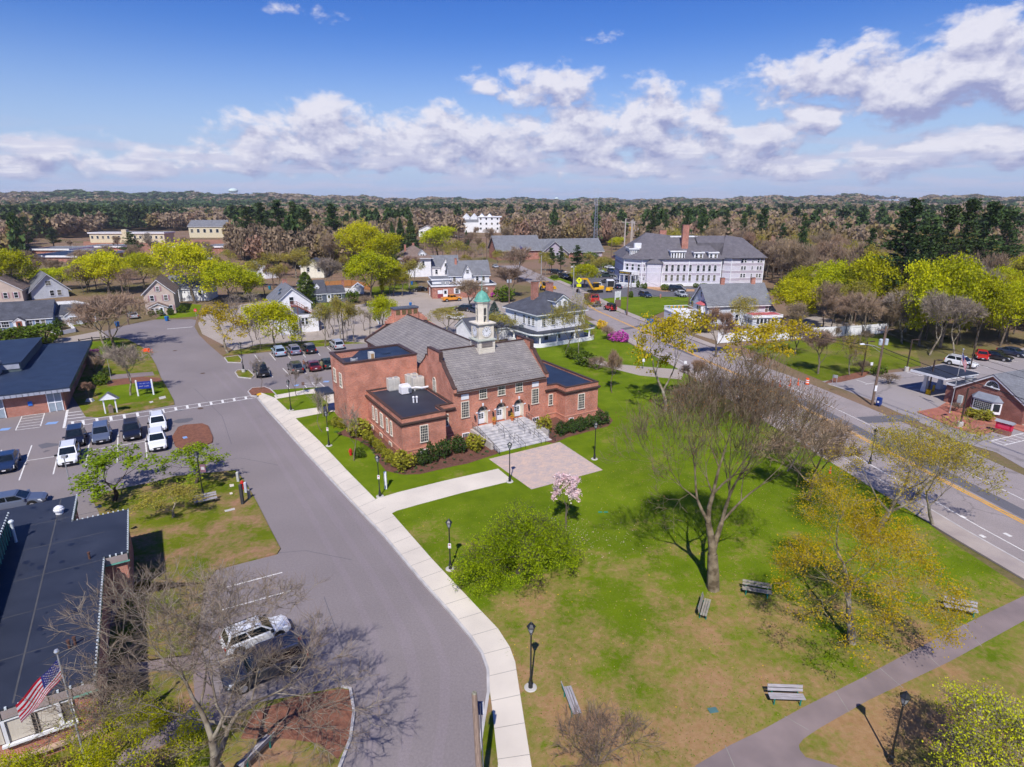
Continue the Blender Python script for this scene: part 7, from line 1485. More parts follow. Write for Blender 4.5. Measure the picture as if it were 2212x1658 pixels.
# ------------------------------------------------------------ lamps, poles, benches and small things
LGL=mt('lantern_glass',(.32,.34,.36),rough=.15)
def lamppost(pos,label,H=4.35,base=True,plate=False,banner=None,head=True,conc=0):
    o=empty('street_lamp',pos,0,label,'street lamp','black lantern posts along the drive and lawn')
    b=MB(); z0=conc
    b.lathe([(.17,z0),(.17,z0+.1),(.13,z0+.16),(.12,z0+.42),(.15,z0+.46),(.10,z0+.56),(.085,z0+.72),(.06,z0+.8)],10); b.tube((0,0,z0+.75),(0,0,H-.78),.052,.042,8); b.lathe([(.05,H-.82),(.09,H-.78),(.04,H-.74),(.08,H-.70),(.12,H-.66)],10); b.build('post',BLACKM,o)
    if base: a=MB(); a.lathe([(.36,0),(.36,.13),(.33,.15)] if not conc else [(.30,0),(.30,conc),(.28,conc+.02)],20); a.build('footing',CONC,o)
    a=MB(); a.lathe([(.11,H-.66),(.21,H-.30)],6); g=a.build('lantern_glass',LGL,o)
    a=MB(); a.lathe([(.26,H-.30),(.25,H-.26),(.12,H-.10),(.06,H-.08),(.06,H-.03),(.02,H+.02)],6)
    for k in range(6): t=2*math.pi*k/6; a.tube((.115*math.cos(t),.115*math.sin(t),H-.66),(.215*math.cos(t),.215*math.sin(t),H-.30),.012,n=4)
    a.lathe([(.03,H-.62),(.04,H-.5),(.02,H-.42)],8,mi=0); a.build('lantern_cap',BLACKM,o)
    if plate: a=MB(); a.box(-.11,.11,-.075,-.06,1.9,2.3); pl=a.build('notice_plate',WHITE,o); a=MB(); a.box(-.07,.07,-.079,-.076,2.1,2.24); a.box(-.08,.08,-.079,-.076,1.95,1.98); a.build('plate_mark',mt('faded_red_print',(.5,.2,.2)),pl)
    if banner: a=MB(); a.box(.1,.62,-.01,.01,2.5,3.3); bn=a.build('banner',mt('maroon_banner',(.24,.12,.15)),o); a=MB(); a.lathe([(0,0),(.16,.0)],12); a=MB(); a.box(.2,.52,-.016,-.011,2.75,3.05); a.build('banner_panel',mt('pale_banner_panel',(.55,.5,.52)),bn); a=MB(); a.tube((0,0,3.3),(.65,0,3.3),.015,n=5); a.tube((0,0,2.5),(.65,0,2.5),.015,n=5); a.build('banner_arm',BLACKM,o)
    return o
lamppost(G(973,1232),'black lantern post with small notice beside the sidewalk, left of the green weeping tree',4.3,plate=True)
lamppost(G(1146,1489),'nearest black lantern post on the brown grass where the sidewalk bends',4.5)
lamppost(G(1922,1649),'black lantern post in shade at the bottom right below the old path',2.95+1.4,base=False)
lamppost(G(821,1075),'black lantern post beside the white marker post in front of the library wing',4.3,plate=True)
lamppost(G(1101,1043),'black lantern post at the corner of walk and patio in front of the steps',4.3)
lamppost(G(1284,994),'black lantern post at the far side of the patio right of the steps',4.3)
lamppost(G(711,965),'black lantern post by the yellow shrubs at the tall brick block',4.3,plate=True)
lamppost(G(629,888),'black lantern post on the small triangular lawn by the parking',4.3)
lamppost(G(*rl(2107,455)),'black lantern post on a concrete drum in the oval traffic island',5.0,conc=.55)
lamppost(G(*rl(1758,1530)),'black lantern post with maroon banner behind the grey bench on the left island',4.6,base=False,banner=True)
lamppost(G(*r8(620,1400)),'small dark lantern post by the street among budding branches',4.0,base=False)
def lotlamp(pos,H,label,arms=1,conc=.7,col=None,yaw=0,yellow=False):
    o=empty('parking_lot_lamp',pos,yaw,label,'lamp post','tall brown parking lot lamps'); m=col or mt('bronze_pole',(.07,.045,.035),rough=.5)
    b=MB(); b.box(-.07,.07,-.07,.07,conc,H); b.tube((0,0,H-.05),(.6,0,H-.02),.04,n=5); b.build('pole',m,o); b=MB(); b.box(.5,1.1,-.17,.17,H-.1,H+.04)
    if arms>1: b.box(-1.1,-.5,-.17,.17,H-.1,H+.04)
    b.build('lamp_head',m if arms==1 else METAL,o)
    if conc: b=MB(); b.lathe([(.32,0),(.32,conc),(.28,conc+.03)],16); b.build('footing',CONC if not yellow else mt('safety_yellow',(.75,.45,.01)),o)
    return o
lotlamp(G(*r8(1418,1075)),5.0,'brown lamp post on a concrete drum standing on the red brick plaza',yaw=R(20))
lotlamp(G(*r8(1137,780)),5.0,'brown lamp post on a yellow drum beside the drive-through canopy',yellow=True,yaw=R(10)); lotlamp(G(*r8(944,575)),5.2,'brown lamp post on a concrete drum at the edge of the far field',yaw=R(10)); lotlamp(G(*r8(548,620)),5.6,'thin brown lamp post without drum by the mulch strip across the street',conc=0,yaw=R(5)); lotlamp(G(*r8(1510,560)),4.0,'brown lamp post behind the bank roof near the white crossover',conc=0)
lotlamp(G(1362+0,642),5.0,'thin dark lamp post by the inn driveway kerb',conc=0)
lotlamp(G(743,744),6.5,'dark twin-headed lamp post behind the library roof units',2,conc=0); lotlamp(G(2066,745)+Vector((0,0,0)),9.5,'tall post with two silver flood lamps in front of the right-hand woods',2,conc=0,col=WOODP)
# benches
def bench(px,face,label,wood=None,fr=None):
    o=empty('park_bench',G(*px,.1),0,label,'bench','slatted park benches'); a=hd(px,face); o.rotation_euler=(0,0,a+math.pi/2); o.location.z=.10
    wd=wood or mt('weathered_slat',(.40,.38,.40),(.28,.26,.27),s=2,stretch=(1,8,8)); b=MB()
    for k in range(3): b.box(-.95,.95,-.42+k*.15,-.30+k*.15,.42,.46)
    b.build('seat',wd,o); b=MB()
    for k in range(2): y0=.05+k*.06; z0=.55+k*.19; b.add([(-.95,y0,z0),(.95,y0,z0),(.95,y0+.04,z0+.15),(-.95,y0+.04,z0+.15),(-.95,y0+.035,z0-.01),(.95,y0+.035,z0-.01),(.95,y0+.075,z0+.14),(-.95,y0+.075,z0+.14)],[(0,1,2,3),(7,6,5,4),(0,4,5,1),(3,2,6,7),(0,3,7,4),(1,5,6,2)])
    b.build('backrest',wd,o); m=fr or mt('green_iron',(.01,.20,.16),rough=.5)
    for x in (-.7,.7): b=MB(); b.box(x-.03,x+.03,-.42,.05,.36,.42); b.box(x-.03,x+.03,-.40,-.34,0,.40); b.box(x-.03,x+.03,.0,.06,0,.42); b.tube((x,.06,.4),(x,.2,.88),.028,n=4); b.build('leg',m,o)
    return o
bench((1228,1527),(1300,1515),'slatted bench seen end-on near the bottom, right of the nearest lantern post')
bench((1516,1322),(1600,1345),'small weathered bench just below the great bare tree',mt('old_mossy_slat',(.34,.31,.24),(.22,.2,.17),s=2))
bench((1633,1283),(1640,1340),'weathered wide bench facing the camera right of the great bare trunk',mt('old_mossy_slat',(.34,.31,.24)))
bench((1694,1512),(1710,1545),'pale grey bench on the brown grass above the old path')
bench((2071,1322),(2085,1350),'pale grey bench under the right side of the ochre tree near the path')
bench((445,1087),(460,1140),'grey bench on the left island in front of the banner lamp',fr=BLACKM)
bench((560,1640),(480,1600),'large shadowed bench under the bare tree at the bottom left edge')
# flag poles and flags
def flagpole(base,H,label,flagdir,size,z0=0,r=.06,wave=1,drop=.0):
    o=empty('flagpole',base,0,label,'flagpole'); b=MB(); b.lathe([(r*1.6,z0),(r*1.6,z0+.15),(r,z0+.2)],10); b.tube((0,0,z0),(0,0,H),r,r*.55,10); b.build('pole',METAL,o); b=MB(); b.lathe([(.01,H),(r*1.3,H+.03),(r*1.9,H+.11),(r*1.3,H+.19),(.01,H+.22)],10); b.build('finial',mt('silver_ball',(.7,.7,.7),rough=.25,metal=.6),o)
    if not size: return o
    L,hh=size; nx,nz=26,13; red=mt('flag_red',(.55,.012,.035),(.5,.01,.03),rough=.8,trans=.3); wh=mt('flag_white',(.80,.78,.80),rough=.8,trans=.3); bl=mt('flag_blue',(.035,.04,.22),rough=.8,trans=.2)
    d=Vector(flagdir); f=MB(); pd=Vector((-d.y,d.x,0)).normalized()
    def pt(u,v): # u along fly, v down the hoist 0..1
        p=Vector((0,0,H-.25))+Vector((0,0,-hh*v))+d*(L*u)+pd*(math.sin(u*9+v*2)*.10*wave*L/2*min(1,u*3)); p.z-=drop*L*u*(1+.25*math.sin(v*3)); return p
    for j in range(13):
        for i in range(nx):
            mi=2 if (i<nx*.4 and j<7) else (0 if j%2==0 else 1)
            f.add([tuple(pt(i/nx,(j+1)/13)),tuple(pt((i+1)/nx,(j+1)/13)),tuple(pt((i+1)/nx,j/13)),tuple(pt(i/nx,j/13))],[(0,1,2,3)],mi)
    fo=f.build('flag',[red,wh,bl],None); fo.location=base; tag(fo,'stars and stripes flag '+label.split('|')[-1].strip(),'flag')
    s=MB(); q=.018*L
    for rr in range(9):
        for cc_ in range(6 if rr%2==0 else 5):
            u=.4*(cc_*2+1+(rr%2))/12; v=7/13*(rr+1)/10
            for sd in (-1,1):
                c=pt(u,v)+pd*.012*sd; e=(pt(u+.01,v)-pt(u,v)).normalized(); pts=[]
                for k in range(10): rad=q if k%2==0 else q*.42; t=math.pi*k/5; pts.append(tuple(c+e*(rad*math.sin(t))+Vector((0,0,1))*(rad*math.cos(t))))
                s.face(pts if sd>0 else pts[::-1])
    s.build('star',wh,fo); o['label']=label.split('|')[0].strip(); return o
bp=Vector((-16.35,21.6,0)); bp=G(199,1700); flagpole(bp,ZH(1412,bp),'tall grey flagpole with silver ball in front of the brick office|flying over the dark office roof at bottom left',(-.80,-.60,0),(1.75,1.0),drop=.85)
bp=G(*r8(1327,952)); flagpole(bp,ZH(757,bp),'slender grey flagpole on the red brick plaza of the bank|hanging limp on the pole in front of the bank',(.35,-.3,0),(1.5,.95),drop=1.0)
bp=G(*rl(968,550)); flagpole(bp,ZH(759,bp),'thin bare white flagpole beside the left lawn with no flag',(1,0,0),None,r=.04)
bp=G(1122,592); flagpole(bp,ZH(529,bp),'white flagpole in front of the long brick building|on the pole in front of the long brick building',(.7,-.7,0),(3.4,2.2),r=.12,drop=.5)
# utility poles with their fittings
def upole(pos,H,label,r=.16,arm=None,trans=0,light=None,lean=(0,0),cross=1.2,notice=False,col=None):
    o=empty('utility_pole',pos,0,label,'utility pole','wooden utility poles'); b=MB(); b.tube((0,0,0),(lean[0],lean[1],H),r,r*.72,10); b.build('pole',col or WOODP,o)
    if arm is not None:
        c,s_=math.cos(arm)*cross,math.sin(arm)*cross; b=MB(); b.tube((lean[0]-c,lean[1]-s_,H-.5),(lean[0]+c,lean[1]+s_,H-.5),.06,n=4); 
        for k in (-1,-.5,.5,1): b.tube((lean[0]+c*k,lean[1]+s_*k,H-.45),(lean[0]+c*k,lean[1]+s_*k,H-.25),.04,n=6)
        b.build('crossarm',WOODP,o)
    for k in range(trans):
        t=(arm or 0)+math.pi*k; b=MB(); b.lathe([(.22,H-2.5),(.23,H-2.4),(.23,H-1.75),(.12,H-1.68)],12,(lean[0]*.8+.42*math.cos(t),lean[1]*.8+.42*math.sin(t))); b.build('transformer',mt('transformer_grey',(.45,.50,.55),rough=.5),o)
    if light is not None:
        t,z,L=light; b=MB(); p=Vector((0,0,z)); e=Vector((math.cos(t)*L,math.sin(t)*L,z+.55)); b.path([p,p.lerp(e,.5)+Vector((0,0,.15)),e],.035,5); b.path([Vector((0,0,z-.6)),p.lerp(e,.6)+Vector((0,0,.1))],.025,4); la=b.build('lamp_arm',METAL,o); b=MB(); b.frus((e.x-.3,e.x+.3,e.y-.14,e.y+.14,e.z-.05),(e.x-.2,e.x+.2,e.y-.1,e.y+.1,e.z+.1)); b.build('lamp_head',mt('lamp_head_white',(.7,.72,.75)),la)
    if notice: b=MB(); b.box(-.15,.15,-r-.03,-r,2.0,2.8); b.build('notice',WHITE,o)
    return o
def topz(b,t): return ZH(t,G(*b))
WIRE=mt('overhead_wire',(.03,.03,.033),rough=.7)
p1=G(*r8(641,876)); H1=topz(r8(641,876),705); upole(p1,H1,'wooden pole with two transformers and long street-light arm, by the blue mailbox',.17,arm=R(10),trans=2,light=(R(175),H1-3.0,2.6),notice=True)
p2=G(1354,682); H2=topz((1354,682),590); upole(p2,H2,'wooden pole with crossarm by the inn lawn sidewalk',.17,arm=R(20)); p3=G(1238,639); H3=topz((1238,639),572); upole(p3,H3,'pole with white street light just left of the road sign',.17,light=(R(200),H3-2.5,2.6),col=mt('grey_pole',(.33,.32,.30)))
p4=G(1169,607); H4=topz((1169,607),552); upole(p4,H4,'pale grey pole by the two black suvs across the road',.2,arm=R(20),col=mt('grey_pole',(.33,.32,.3))); p5=G(825,640); H5=topz((825,640),590); upole(p5,H5,'tan wooden pole at the corner of the brick shop lot',.16,arm=R(60),light=(R(190),H5-2,1.3)); p6=G(1100,664); H6=topz((1100,664),590); upole(p6,H6,'wooden pole with transformers right of the brick shop',.17,arm=R(30),trans=2)
p7=G(278,702); H7=topz((278,702),612); upole(p7,H7,'wooden pole at the driveway left of the beige house',.15,arm=R(70)); p8=G(572,636); upole(p8,topz((572,636),592),'grey leaning pole on the back street left of the white house',.15,lean=(-.5,0)); p9=G(592,630); upole(p9,topz((592,630),572),'second pole on the back street beside the leaning one',.15)
p10=G(1003+0,553); upole(p10,topz((1003,553),500),'far pole right of the round yellow tree in the centre, with lamp',.3,arm=0,light=(R(180),9,4)); p11=G(990,550); upole(p11,topz((990,550),498),'far pole just left of its lamp-bearing neighbour',.3,arm=0)
p12=G(1052,600); upole(p12,topz((1052,600),512),'tall thin grey pole between the bare trees in the centre',.2,arm=R(10),cross=3.5); p13=G(1320,562); upole(p13,topz((1320,562),512),'guyed pole by the clearing left of the inn',.2,arm=0); p14=G(1485,690); upole(p14,topz((1485,690),636),'wooden pole with transformer in front of the grey clapboard house',.15,trans=1)
p15=G(1505,704);p16=G(1845,700); upole(p16,topz((1845,722),706)*0+7.2,'short pole behind the end of the white fence',.15,arm=R(15),cross=1.3); p17=G(747,596); upole(G(846,588),topz((846,588),530),'grey pole with crossarm left of the tan-roofed house',.2,arm=0)
# transmission poles
for k,(x,y,t,lab) in enumerate([(1348,545,474,'nearest pale transmission pole left of the inn'),(1346,520,468,'second pale transmission pole left of the inn'),(1362,533,476,'third pale transmission pole left of the inn'),(1365,523,474,'slim transmission pole in the cleared strip, right of the nearest'),(1369,515,478,'farthest pale transmission pole in the cleared strip'),(1376,535,492,'transmission pole closest to the dark conifer')]):
    P=G(x,y); b=MB(); H=ZH(t,P); b.tube((0,0,0),(0,0,H),.42,.3,7); b.tube((-2,0,H-1.5),(2,0,H-1.5),.2,n=4); o=tag(b.build('transmission_pole',mt('pale_steel_pole',(.50,.44,.40)),loc=P),lab,'transmission pole','transmission poles in the cleared strip')
# near wooden pole stump at the bottom centre
def solve_h(base,ty): return ZH(ty,base)
bpz=Vector((G(1040,1745).x,G(1040,1745).y,0)); Hn=ZH(1498,bpz); tpx=PX(bpz.x,bpz.y,Hn); 
lx=(1024.5-tpx[0])/FP*DEP(Vector((bpz.x,bpz.y,Hn)))
o=upole(bpz,Hn,'thick weathered pole rising at the bottom centre with its top cut off',.16,lean=(lx,0),col=mt('near_pole_wood',(.36,.26,.20),(.22,.16,.125),s=5,rough=.9,stretch=(6,6,.5)))
b=MB(); b.tube((lx,0,Hn),(lx,0,Hn+.05),.115,.09,10); b.build('lichen_top',mt('lichen_green',(.28,.27,.2),(.15,.14,.1),s=12),o)
rsg=empty('road_sign',G(1046,1700),0,'dark blue road sign seen from behind the thick wooden pole','sign'); Hs=ZH(1515,G(1046,1700)); b=MB(); b.tube((0,0,0),(-.12,0,Hs-.1),.03,n=6); b.build('post',METAL,rsg); b=MB(); b.box(-.34,.02,-.02,.0,Hs-.75,Hs); pn=b.build('sign_panel',mt('sign_navy',(.03,.05,.14)),rsg)
b=MB(); b.box(.0,.03,-.022,.0,Hs-.72,Hs-.02); b.build('sign_edge',WHITE,pn)
# overhead wires
def wire(name,a,c,sag,label,r=.022,grp='overhead wires along the street'):
    a,c=Vector(a),Vector(c); b=MB(); n=14; pts=[]
    for k in range(n+1): t=k/n; p=a.lerp(c,t); p.z-=sag*4*t*(1-t); pts.append(p)
    b.path(pts,r,4); return tag(b.build(name,WIRE),label,'overhead wire',grp)
p0=Vector((58.5,44,0)); 
for k,(dz,dx,lab,rr) in enumerate([(.45,-1.1,'outer top wire on the street side',.02),(.45,1.1,'outer top wire on the bank side',.02),(2.9,0,'thick lower cable bundle',.045),(3.4,0,'thin lowest cable',.025)]):
    wire('overhead_wire',p1+Vector((dx,0,H1-dz)),p0+Vector((dx,0,9.0-dz)),.5,lab+' from the mailbox pole towards the bank',rr); wire('overhead_wire',p1+Vector((dx,0,H1-dz)),Vector((G(1485,690).x+dx,G(1485,690).y,topz((1485,690),636)-dz*.6)),.9,lab+' from the mailbox pole to the grey house pole',rr)
    wire('overhead_wire',Vector((G(1485,690).x+dx,G(1485,690).y,topz((1485,690),636)-dz*.6)),p2+Vector((dx,0,H2-dz)),.7,lab+' between the grey house and the inn lawn pole',rr); 
wire('overhead_wire',p2+Vector((0,0,H2-.5)),p3+Vector((0,0,H3-.5)),.8,'wire crossing the street from the inn lawn pole to the road sign pole',.03); wire('overhead_wire',p5+Vector((0,0,H5-.5)),p6+Vector((0,0,H6-.8)),1.0,'wire running above the brick shop',.03); wire('overhead_wire',p5+Vector((0,0,H5-.6)),p8+Vector((0,0,6)),1.0,'wire over the charcoal bungalow towards the back street',.03)
wire('overhead_wire',p1+Vector((0,0,H1-.5)),p16+Vector((0,0,6.8)),.8,'wire from the mailbox pole across the field',.02)
# lattice mast and water towers
P=G(1284,566); P=Vector((G(1284,545).x,G(1284,545).y,0)); Ht=ZH(430,P); o=empty('radio_mast',P,0,'tall steel lattice radio mast rising above the horizon in the centre','mast'); b=MB(); w0=1.5
for k in range(3):
    t=2*math.pi*k/3; a0=Vector((w0*math.cos(t),w0*math.sin(t),0)); a1=Vector((.55*math.cos(t),.55*math.sin(t),Ht)); b.tube(a0,a1,.14,.11,4)
    t2=2*math.pi*(k+1)/3; c0=Vector((w0*math.cos(t2),w0*math.sin(t2),0)); c1=Vector((.55*math.cos(t2),.55*math.sin(t2),Ht)); n=18
    for i in range(n): b.tube(a0.lerp(a1,i/n),c0.lerp(c1,(i+1)/n),.07,n=3); b.tube(c0.lerp(c1,i/n),a0.lerp(a1,(i+1)/n),.07,n=3)
b.build('lattice',mt('mast_steel',(.20,.22,.27),rough=.5),o); b=MB(); Ha=ZH(406,P)
for x in (-.9,.7): b.tube((x,0,Ht-3),(x,0,Ha),.07,n=4)
b.tube((-1.1,0,Ht-3),(1.1,0,Ht-3),.08,n=4); b.build('antenna',mt('antenna_pale',(.55,.58,.62)),o)
def wtower(px,py,pt_,rpx,dist,label):
    a,e=AZEL(px,py); P=Vector((dist*math.sin(a),dist*math.cos(a),0)); _,e1=AZEL(px,pt_); zt=CAMH+dist*math.tan(e1); r=rpx/FP*dist; z0=CAMH+dist*math.tan(e)-4; o=empty('water_tower',(P.x,P.y,z0),0,label,'water tower'); h=zt-z0
    b=MB(); b.lathe([(r*.5,h-r*.95),(r*.95,h-r*.75),(r,h-r*.55),(r*.85,h-r*.25),(r*.4,h-.05*r),(.1,h)],20); b.build('tank',mt('pale_green_tank',(.60,.72,.70)),o,smooth=True)
    for k in range(6): t=2*math.pi*k/6; b=MB(); b.tube((r*.85*math.cos(t),r*.85*math.sin(t),-12),(r*.85*math.cos(t),r*.85*math.sin(t),h-r*.7),.55,n=5); b.build('leg',mt('pale_green_tank',(.6,.72,.7)),o)
wtower(505,423,407,8.5,2900,'pale green water tower on six legs on the left horizon'); wtower(1202,436,427,4.5,3600,'tiny pale water tower at the horizon left of the radio mast')
# signs
o=empty('notice_sign',G(316,856),hd((301,860),(336,857)),'blue two-line sign board between white posts on the left lawn','sign'); w_=(G(337,856)-G(303,860)).length
for x in (-w_/2,w_/2): b=MB(); b.box(x-.09,x+.09,-.07,.07,0,2.3); b.frus((x-.11,x+.11,-.09,.09,2.3),(x-.03,x+.03,-.02,.02,2.42)); b.build('post',WHITE,o)
b=MB(); b.box(-w_/2+.1,w_/2-.1,-.04,.04,1.1,2.15); bd=b.build('board',mt('sign_royal_blue',(.01,.035,.30)),o); b=MB(); lr=random.Random(4)
for row,(z,hh) in enumerate(((1.78,.16),(1.36,.2))):
    x=-w_/2+.3
    while x<w_/2-.3:
        ww=lr.uniform(.05,.09)
        if lr.random()>.15:
            b.box(x,x+.02,-.048,-.041,z,z+hh); b.box(x,x+ww,-.048,-.041,z+hh*(.4 if lr.random()<.5 else .85),z+hh*(.52 if lr.random()<.5 else 1))
        x+=ww+.04
b.build('lettering',mt('pale_blue_letter',(.45,.42,.62)),bd)
o=empty('notice_kiosk',G(*rl(965,812)),hd(rl(900,818),rl(1020,805)),'small white gabled kiosk shelter by the crosswalk','kiosk'); 
for x in (-.65,.65): b=MB(); b.box(x-.07,x+.07,-.07,.07,0,2.0); b.build('post',WHITE,o)
b=MB(); b.add([(-1.05,-.35,2.0),(1.05,-.35,2.0),(0,-.35,2.85),(-1.05,.35,2.0),(1.05,.35,2.0),(0,.35,2.85)],[(0,1,2),(5,4,3),(0,3,4,1)]); b.build('gable',WHITE,o); b=MB(); b.add([(-1.15,-.42,1.95),(-1.15,.42,1.95),(0,.42,2.92),(0,-.42,2.92),(1.15,.42,1.95),(1.15,-.42,1.95)],[(0,3,2,1),(3,5,4,2)]); b.build('roof',SHINGG,o); b=MB(); b.box(-.25,.25,-.1,.1,.0,1.1); b.lathe([(.22,1.1),(.1,1.3)],8); b.build('display_post',mt('brown_display',(.22,.17,.13)),o)
o=empty('inn_lawn_sign',G(*q6(1308,1185)),hd(q6(1275,1190),q6(1340,1180)),'white arched sign on two posts on the inn lawn','sign')
for x in (-1.0,1.0): b=MB(); b.box(x-.1,x+.1,-.1,.1,0,3.1); b.build('post',WHITE,o)
b=MB(); b.box(-.95,.95,-.05,.05,1.4,2.8); n=8; b.prism([(-.6,-.05),(.6,-.05),(.6,.05),(-.6,.05)],2.8,3.1); pn=b.build('board',WHITE,o); b=MB()
for z in (2.35,2.05,1.75): b.box(-.55,.55,-.06,-.051,z,z+.07)
b.build('lettering',mt('faint_grey_print',(.5,.52,.58)),pn)
tag(MB().box(-.75,.75,-.12,.12,.15,1.9).box(-.6,-.5,-.1,.1,0,.15).box(.5,.6,-.1,.1,0,.15).build('small_sign',mt('brown_board',(.16,.10,.085)),loc=G(*q6(1312,1255)),rot=R(5)),'brown panel standing in front of the white inn sign','sign')
o=empty('warning_sign',G(*q6(704,1062)),0,'fluorescent yellow diamond sign with lower plaque near the excavator','road sign'); b=MB(); b.tube((0,0,0),(0,0,4.2),.06,n=6); b.build('post',METAL,o); yl=mt('fluorescent_yellow',(.72,.78,.01)); b=MB(); b.add([(0,-.1,3.2),(.95,-.1,4.15),(0,-.1,5.1),(-.95,-.1,4.15),(0,-.05,3.2),(.95,-.05,4.15),(0,-.05,5.1),(-.95,-.05,4.15)],[(0,1,2,3),(7,6,5,4),(0,4,5,1),(1,5,6,2),(2,6,7,3),(3,7,4,0)]); d_=b.build('diamond_panel',yl,o); b=MB(); b.box(-.08,.08,-.13,-.101,3.8,4.3); b.face([(-.3,-.12,4.25),(.3,-.12,4.25),(0,-.12,4.65)]); b.build('arrow',BLACKM,d_); b=MB(); b.box(-.65,.65,-.1,-.05,2.3,3.1); b.build('plaque',yl,o)
o=empty('stop_sign',G(425,690),0,'red stop sign at the left road junction','stop sign'); b=MB(); b.tube((0,0,0),(0,0,2.1),.03,n=6); b.build('post',METAL,o); b=MB(); b.lathe([(0,0)],8) if 0 else None; pts=[(.42*math.cos(math.pi/8+k*math.pi/4),-.05,2.1+.42*math.sin(math.pi/8+k*math.pi/4)) for k in range(8)]; b.face(pts); s_=b.build('panel',mt('stop_red',(.6,.02,.03)),o)
for j,ch in enumerate('STOP'):
    cu=bpy.data.curves.new('t','FONT'); cu.body=ch; cu.size=.26; to=bpy.data.objects.new('t',cu); COL.objects.link(to); mm=bpy.data.meshes.new_from_object(to.evaluated_get(bpy.context.evaluated_depsgraph_get())); bpy.data.objects.remove(to)
    mm.materials.clear(); mm.materials.append(WHITE); l_=link('letter',mm,s_,(-.33+j*.165,-.07,2.02)); l_.rotation_euler=(math.pi/2,0,0)
o=empty('monument_sign',BO and G(*r8(1800,1135)),R(-62),'crimson sign on a brick base with grey gabled cap beside the bank','sign'); b=MB(); b.box(-.75,.75,-.28,.28,0,.6); b.build('base',BRICKD,o); b=MB(); b.box(-.8,.8,-.25,.25,.6,1.45); b.build('panel',mt('crimson_sign',(.62,.01,.06),rough=.5),o); b=MB(); b.box(-.6,.6,-.262,-.251,.8,1.25); b.build('panel_pattern',mt('crimson_sign_light',(.7,.06,.12)),o); b=MB(); b.add([(-.95,-.4,1.45),(.95,-.4,1.45),(.95,.4,1.45),(-.95,.4,1.45),(-.95,0,1.72),(.95,0,1.72)],[(0,1,5,4),(3,4,5,2),(0,4,3),(1,2,5),(3,2,1,0)]); b.build('cap',METAL,o)
o=empty('street_notice',G(*r8(305,680)),R(-40),'small grey lot sign on two legs in the mulch across the street','sign'); b=MB(); b.box(-.3,-.25,-.03,.03,0,1.2); b.box(.25,.3,-.03,.03,0,1.2); b.box(-.35,.35,-.04,.04,.8,1.25); b.build('board',METAL,o)
for px,lab in ((r8(622,600),'small grey parking sign beside the thin lamp post across the street'),((1479,805),'small white street sign at the drive mouth by the double-trunk tree'),(r5(35,720),'slim white sign post at the edge of the back drive'),(zz(570,785),'dark brown parking notice on two posts by the hatched bay')):
    o=empty('small_sign',G(*px),0,lab,'sign'); b=MB(); b.tube((0,0,0),(0,0,1.9),.03,n=5); b.build('post',METAL,o); b=MB(); b.box(-.2,.2,-.03,.0,1.4,1.9); b.build('panel',WHITE if 'brown' not in lab else mt('brown_board',(.16,.1,.085)),o)
# hydrants, bins, boxes, cones
def hydrant(pos,label,col,s=1.):
    o=empty('fire_hydrant',pos,0,label,'fire hydrant'); o.scale=(s,s,s); b=MB(); b.lathe([(.16,0),(.16,.06),(.11,.08),(.11,.5),(.15,.52),(.14,.6),(.09,.7),(.03,.76)],10); b.build('body',col,o)
    for k in (-1,1): b=MB(); b.tube((0,0,.42),(.18*k,0,.42),.05,n=7); b.build('outlet',col,o)
RD=mt('hydrant_red',(.55,.02,.015),rough=.5); hydrant(G(*rl(2100,1470)),'red hydrant by the driveway edge of the left island',RD,1.3); hydrant(G(*zz(985,1330)),'red hydrant on the lawn beside the low library wing',RD,1.2); hydrant(G(*q6(1975,1115)),'faded pink hydrant by the inn driveway',mt('hydrant_pale_red',(.5,.22,.17)),1.5); hydrant(G(1631,884),'orange hydrant at the street edge behind the great bare tree',mt('hydrant_orange',(.72,.27,.01)),1.5)
def bin_(pos,yaw,label,col=(.01,.14,.42)):
    o=empty('wheeled_bin',pos,yaw,label,'bin'); m=mt('bin_%d'%int(col[2]*1000),col,rough=.5); b=MB(); b.frus((-.25,.25,-.28,.28,.08),(-.32,.32,-.36,.36,1.0)); b.build('body',m,o); b=MB(); b.frus((-.34,.34,-.40,.38,1.0),(-.28,.28,-.3,.3,1.1)); b.build('lid',m,o)
    for s in (-1,1): b=MB(); b.tube((s*.22,.3,.1),(s*.3,.3,.1),.1,n=10); b.build('wheel',TYRE,o)
bin_(G(361,694),0,'blue wheeled bin in front of the beige house'); bin_(G(254,706),0,'blue bin at the kerb left of the wooden pole'); bin_(G(*q6(1790,1515)),R(20),'blue bin on the sidewalk at the inn lawn, left one'); bin_(G(*q6(1825,1520)),R(40),'blue bin on the sidewalk at the inn lawn, right one'); bin_(G(887,663),0,'blue bin on the bungalow lawn') ; bin_(G(583,626),0,'teal-blue bin on the back street',(.0,.2,.3)); bin_(G(890,616),0,'blue bin beside the tan-roofed house',(.01,.12,.4))
o=empty('mailbox',G(*r8(697,885)),R(-60),'rounded blue mailbox at the foot of the transformer pole','mailbox'); bm=mt('mailbox_blue',(.01,.04,.22),rough=.4); b=MB(); b.box(-.26,.26,-.24,.24,.25,1.0); n=8; pr=[(.24*math.cos(math.pi*i/n),1.0+.24*math.sin(math.pi*i/n)) for i in range(n+1)]; b.add([(-.26,y,z) for y,z in pr]+[(.26,y,z) for y,z in pr],[tuple(range(n+1)),tuple(reversed(range(n+1,2*n+2)))]+[(i,n+1+i,n+2+i,i+1) for i in range(n)]); b.build('body',bm,o)
for x in (-.2,.2):
    for y in (-.18,.18): b=MB(); b.box(x-.03,x+.03,y-.03,y+.03,0,.25); b.build('leg',bm,o)
b=MB(); b.box(-.12,.12,-.26,-.245,.5,.75); b.build('white_label',WHITE,o)
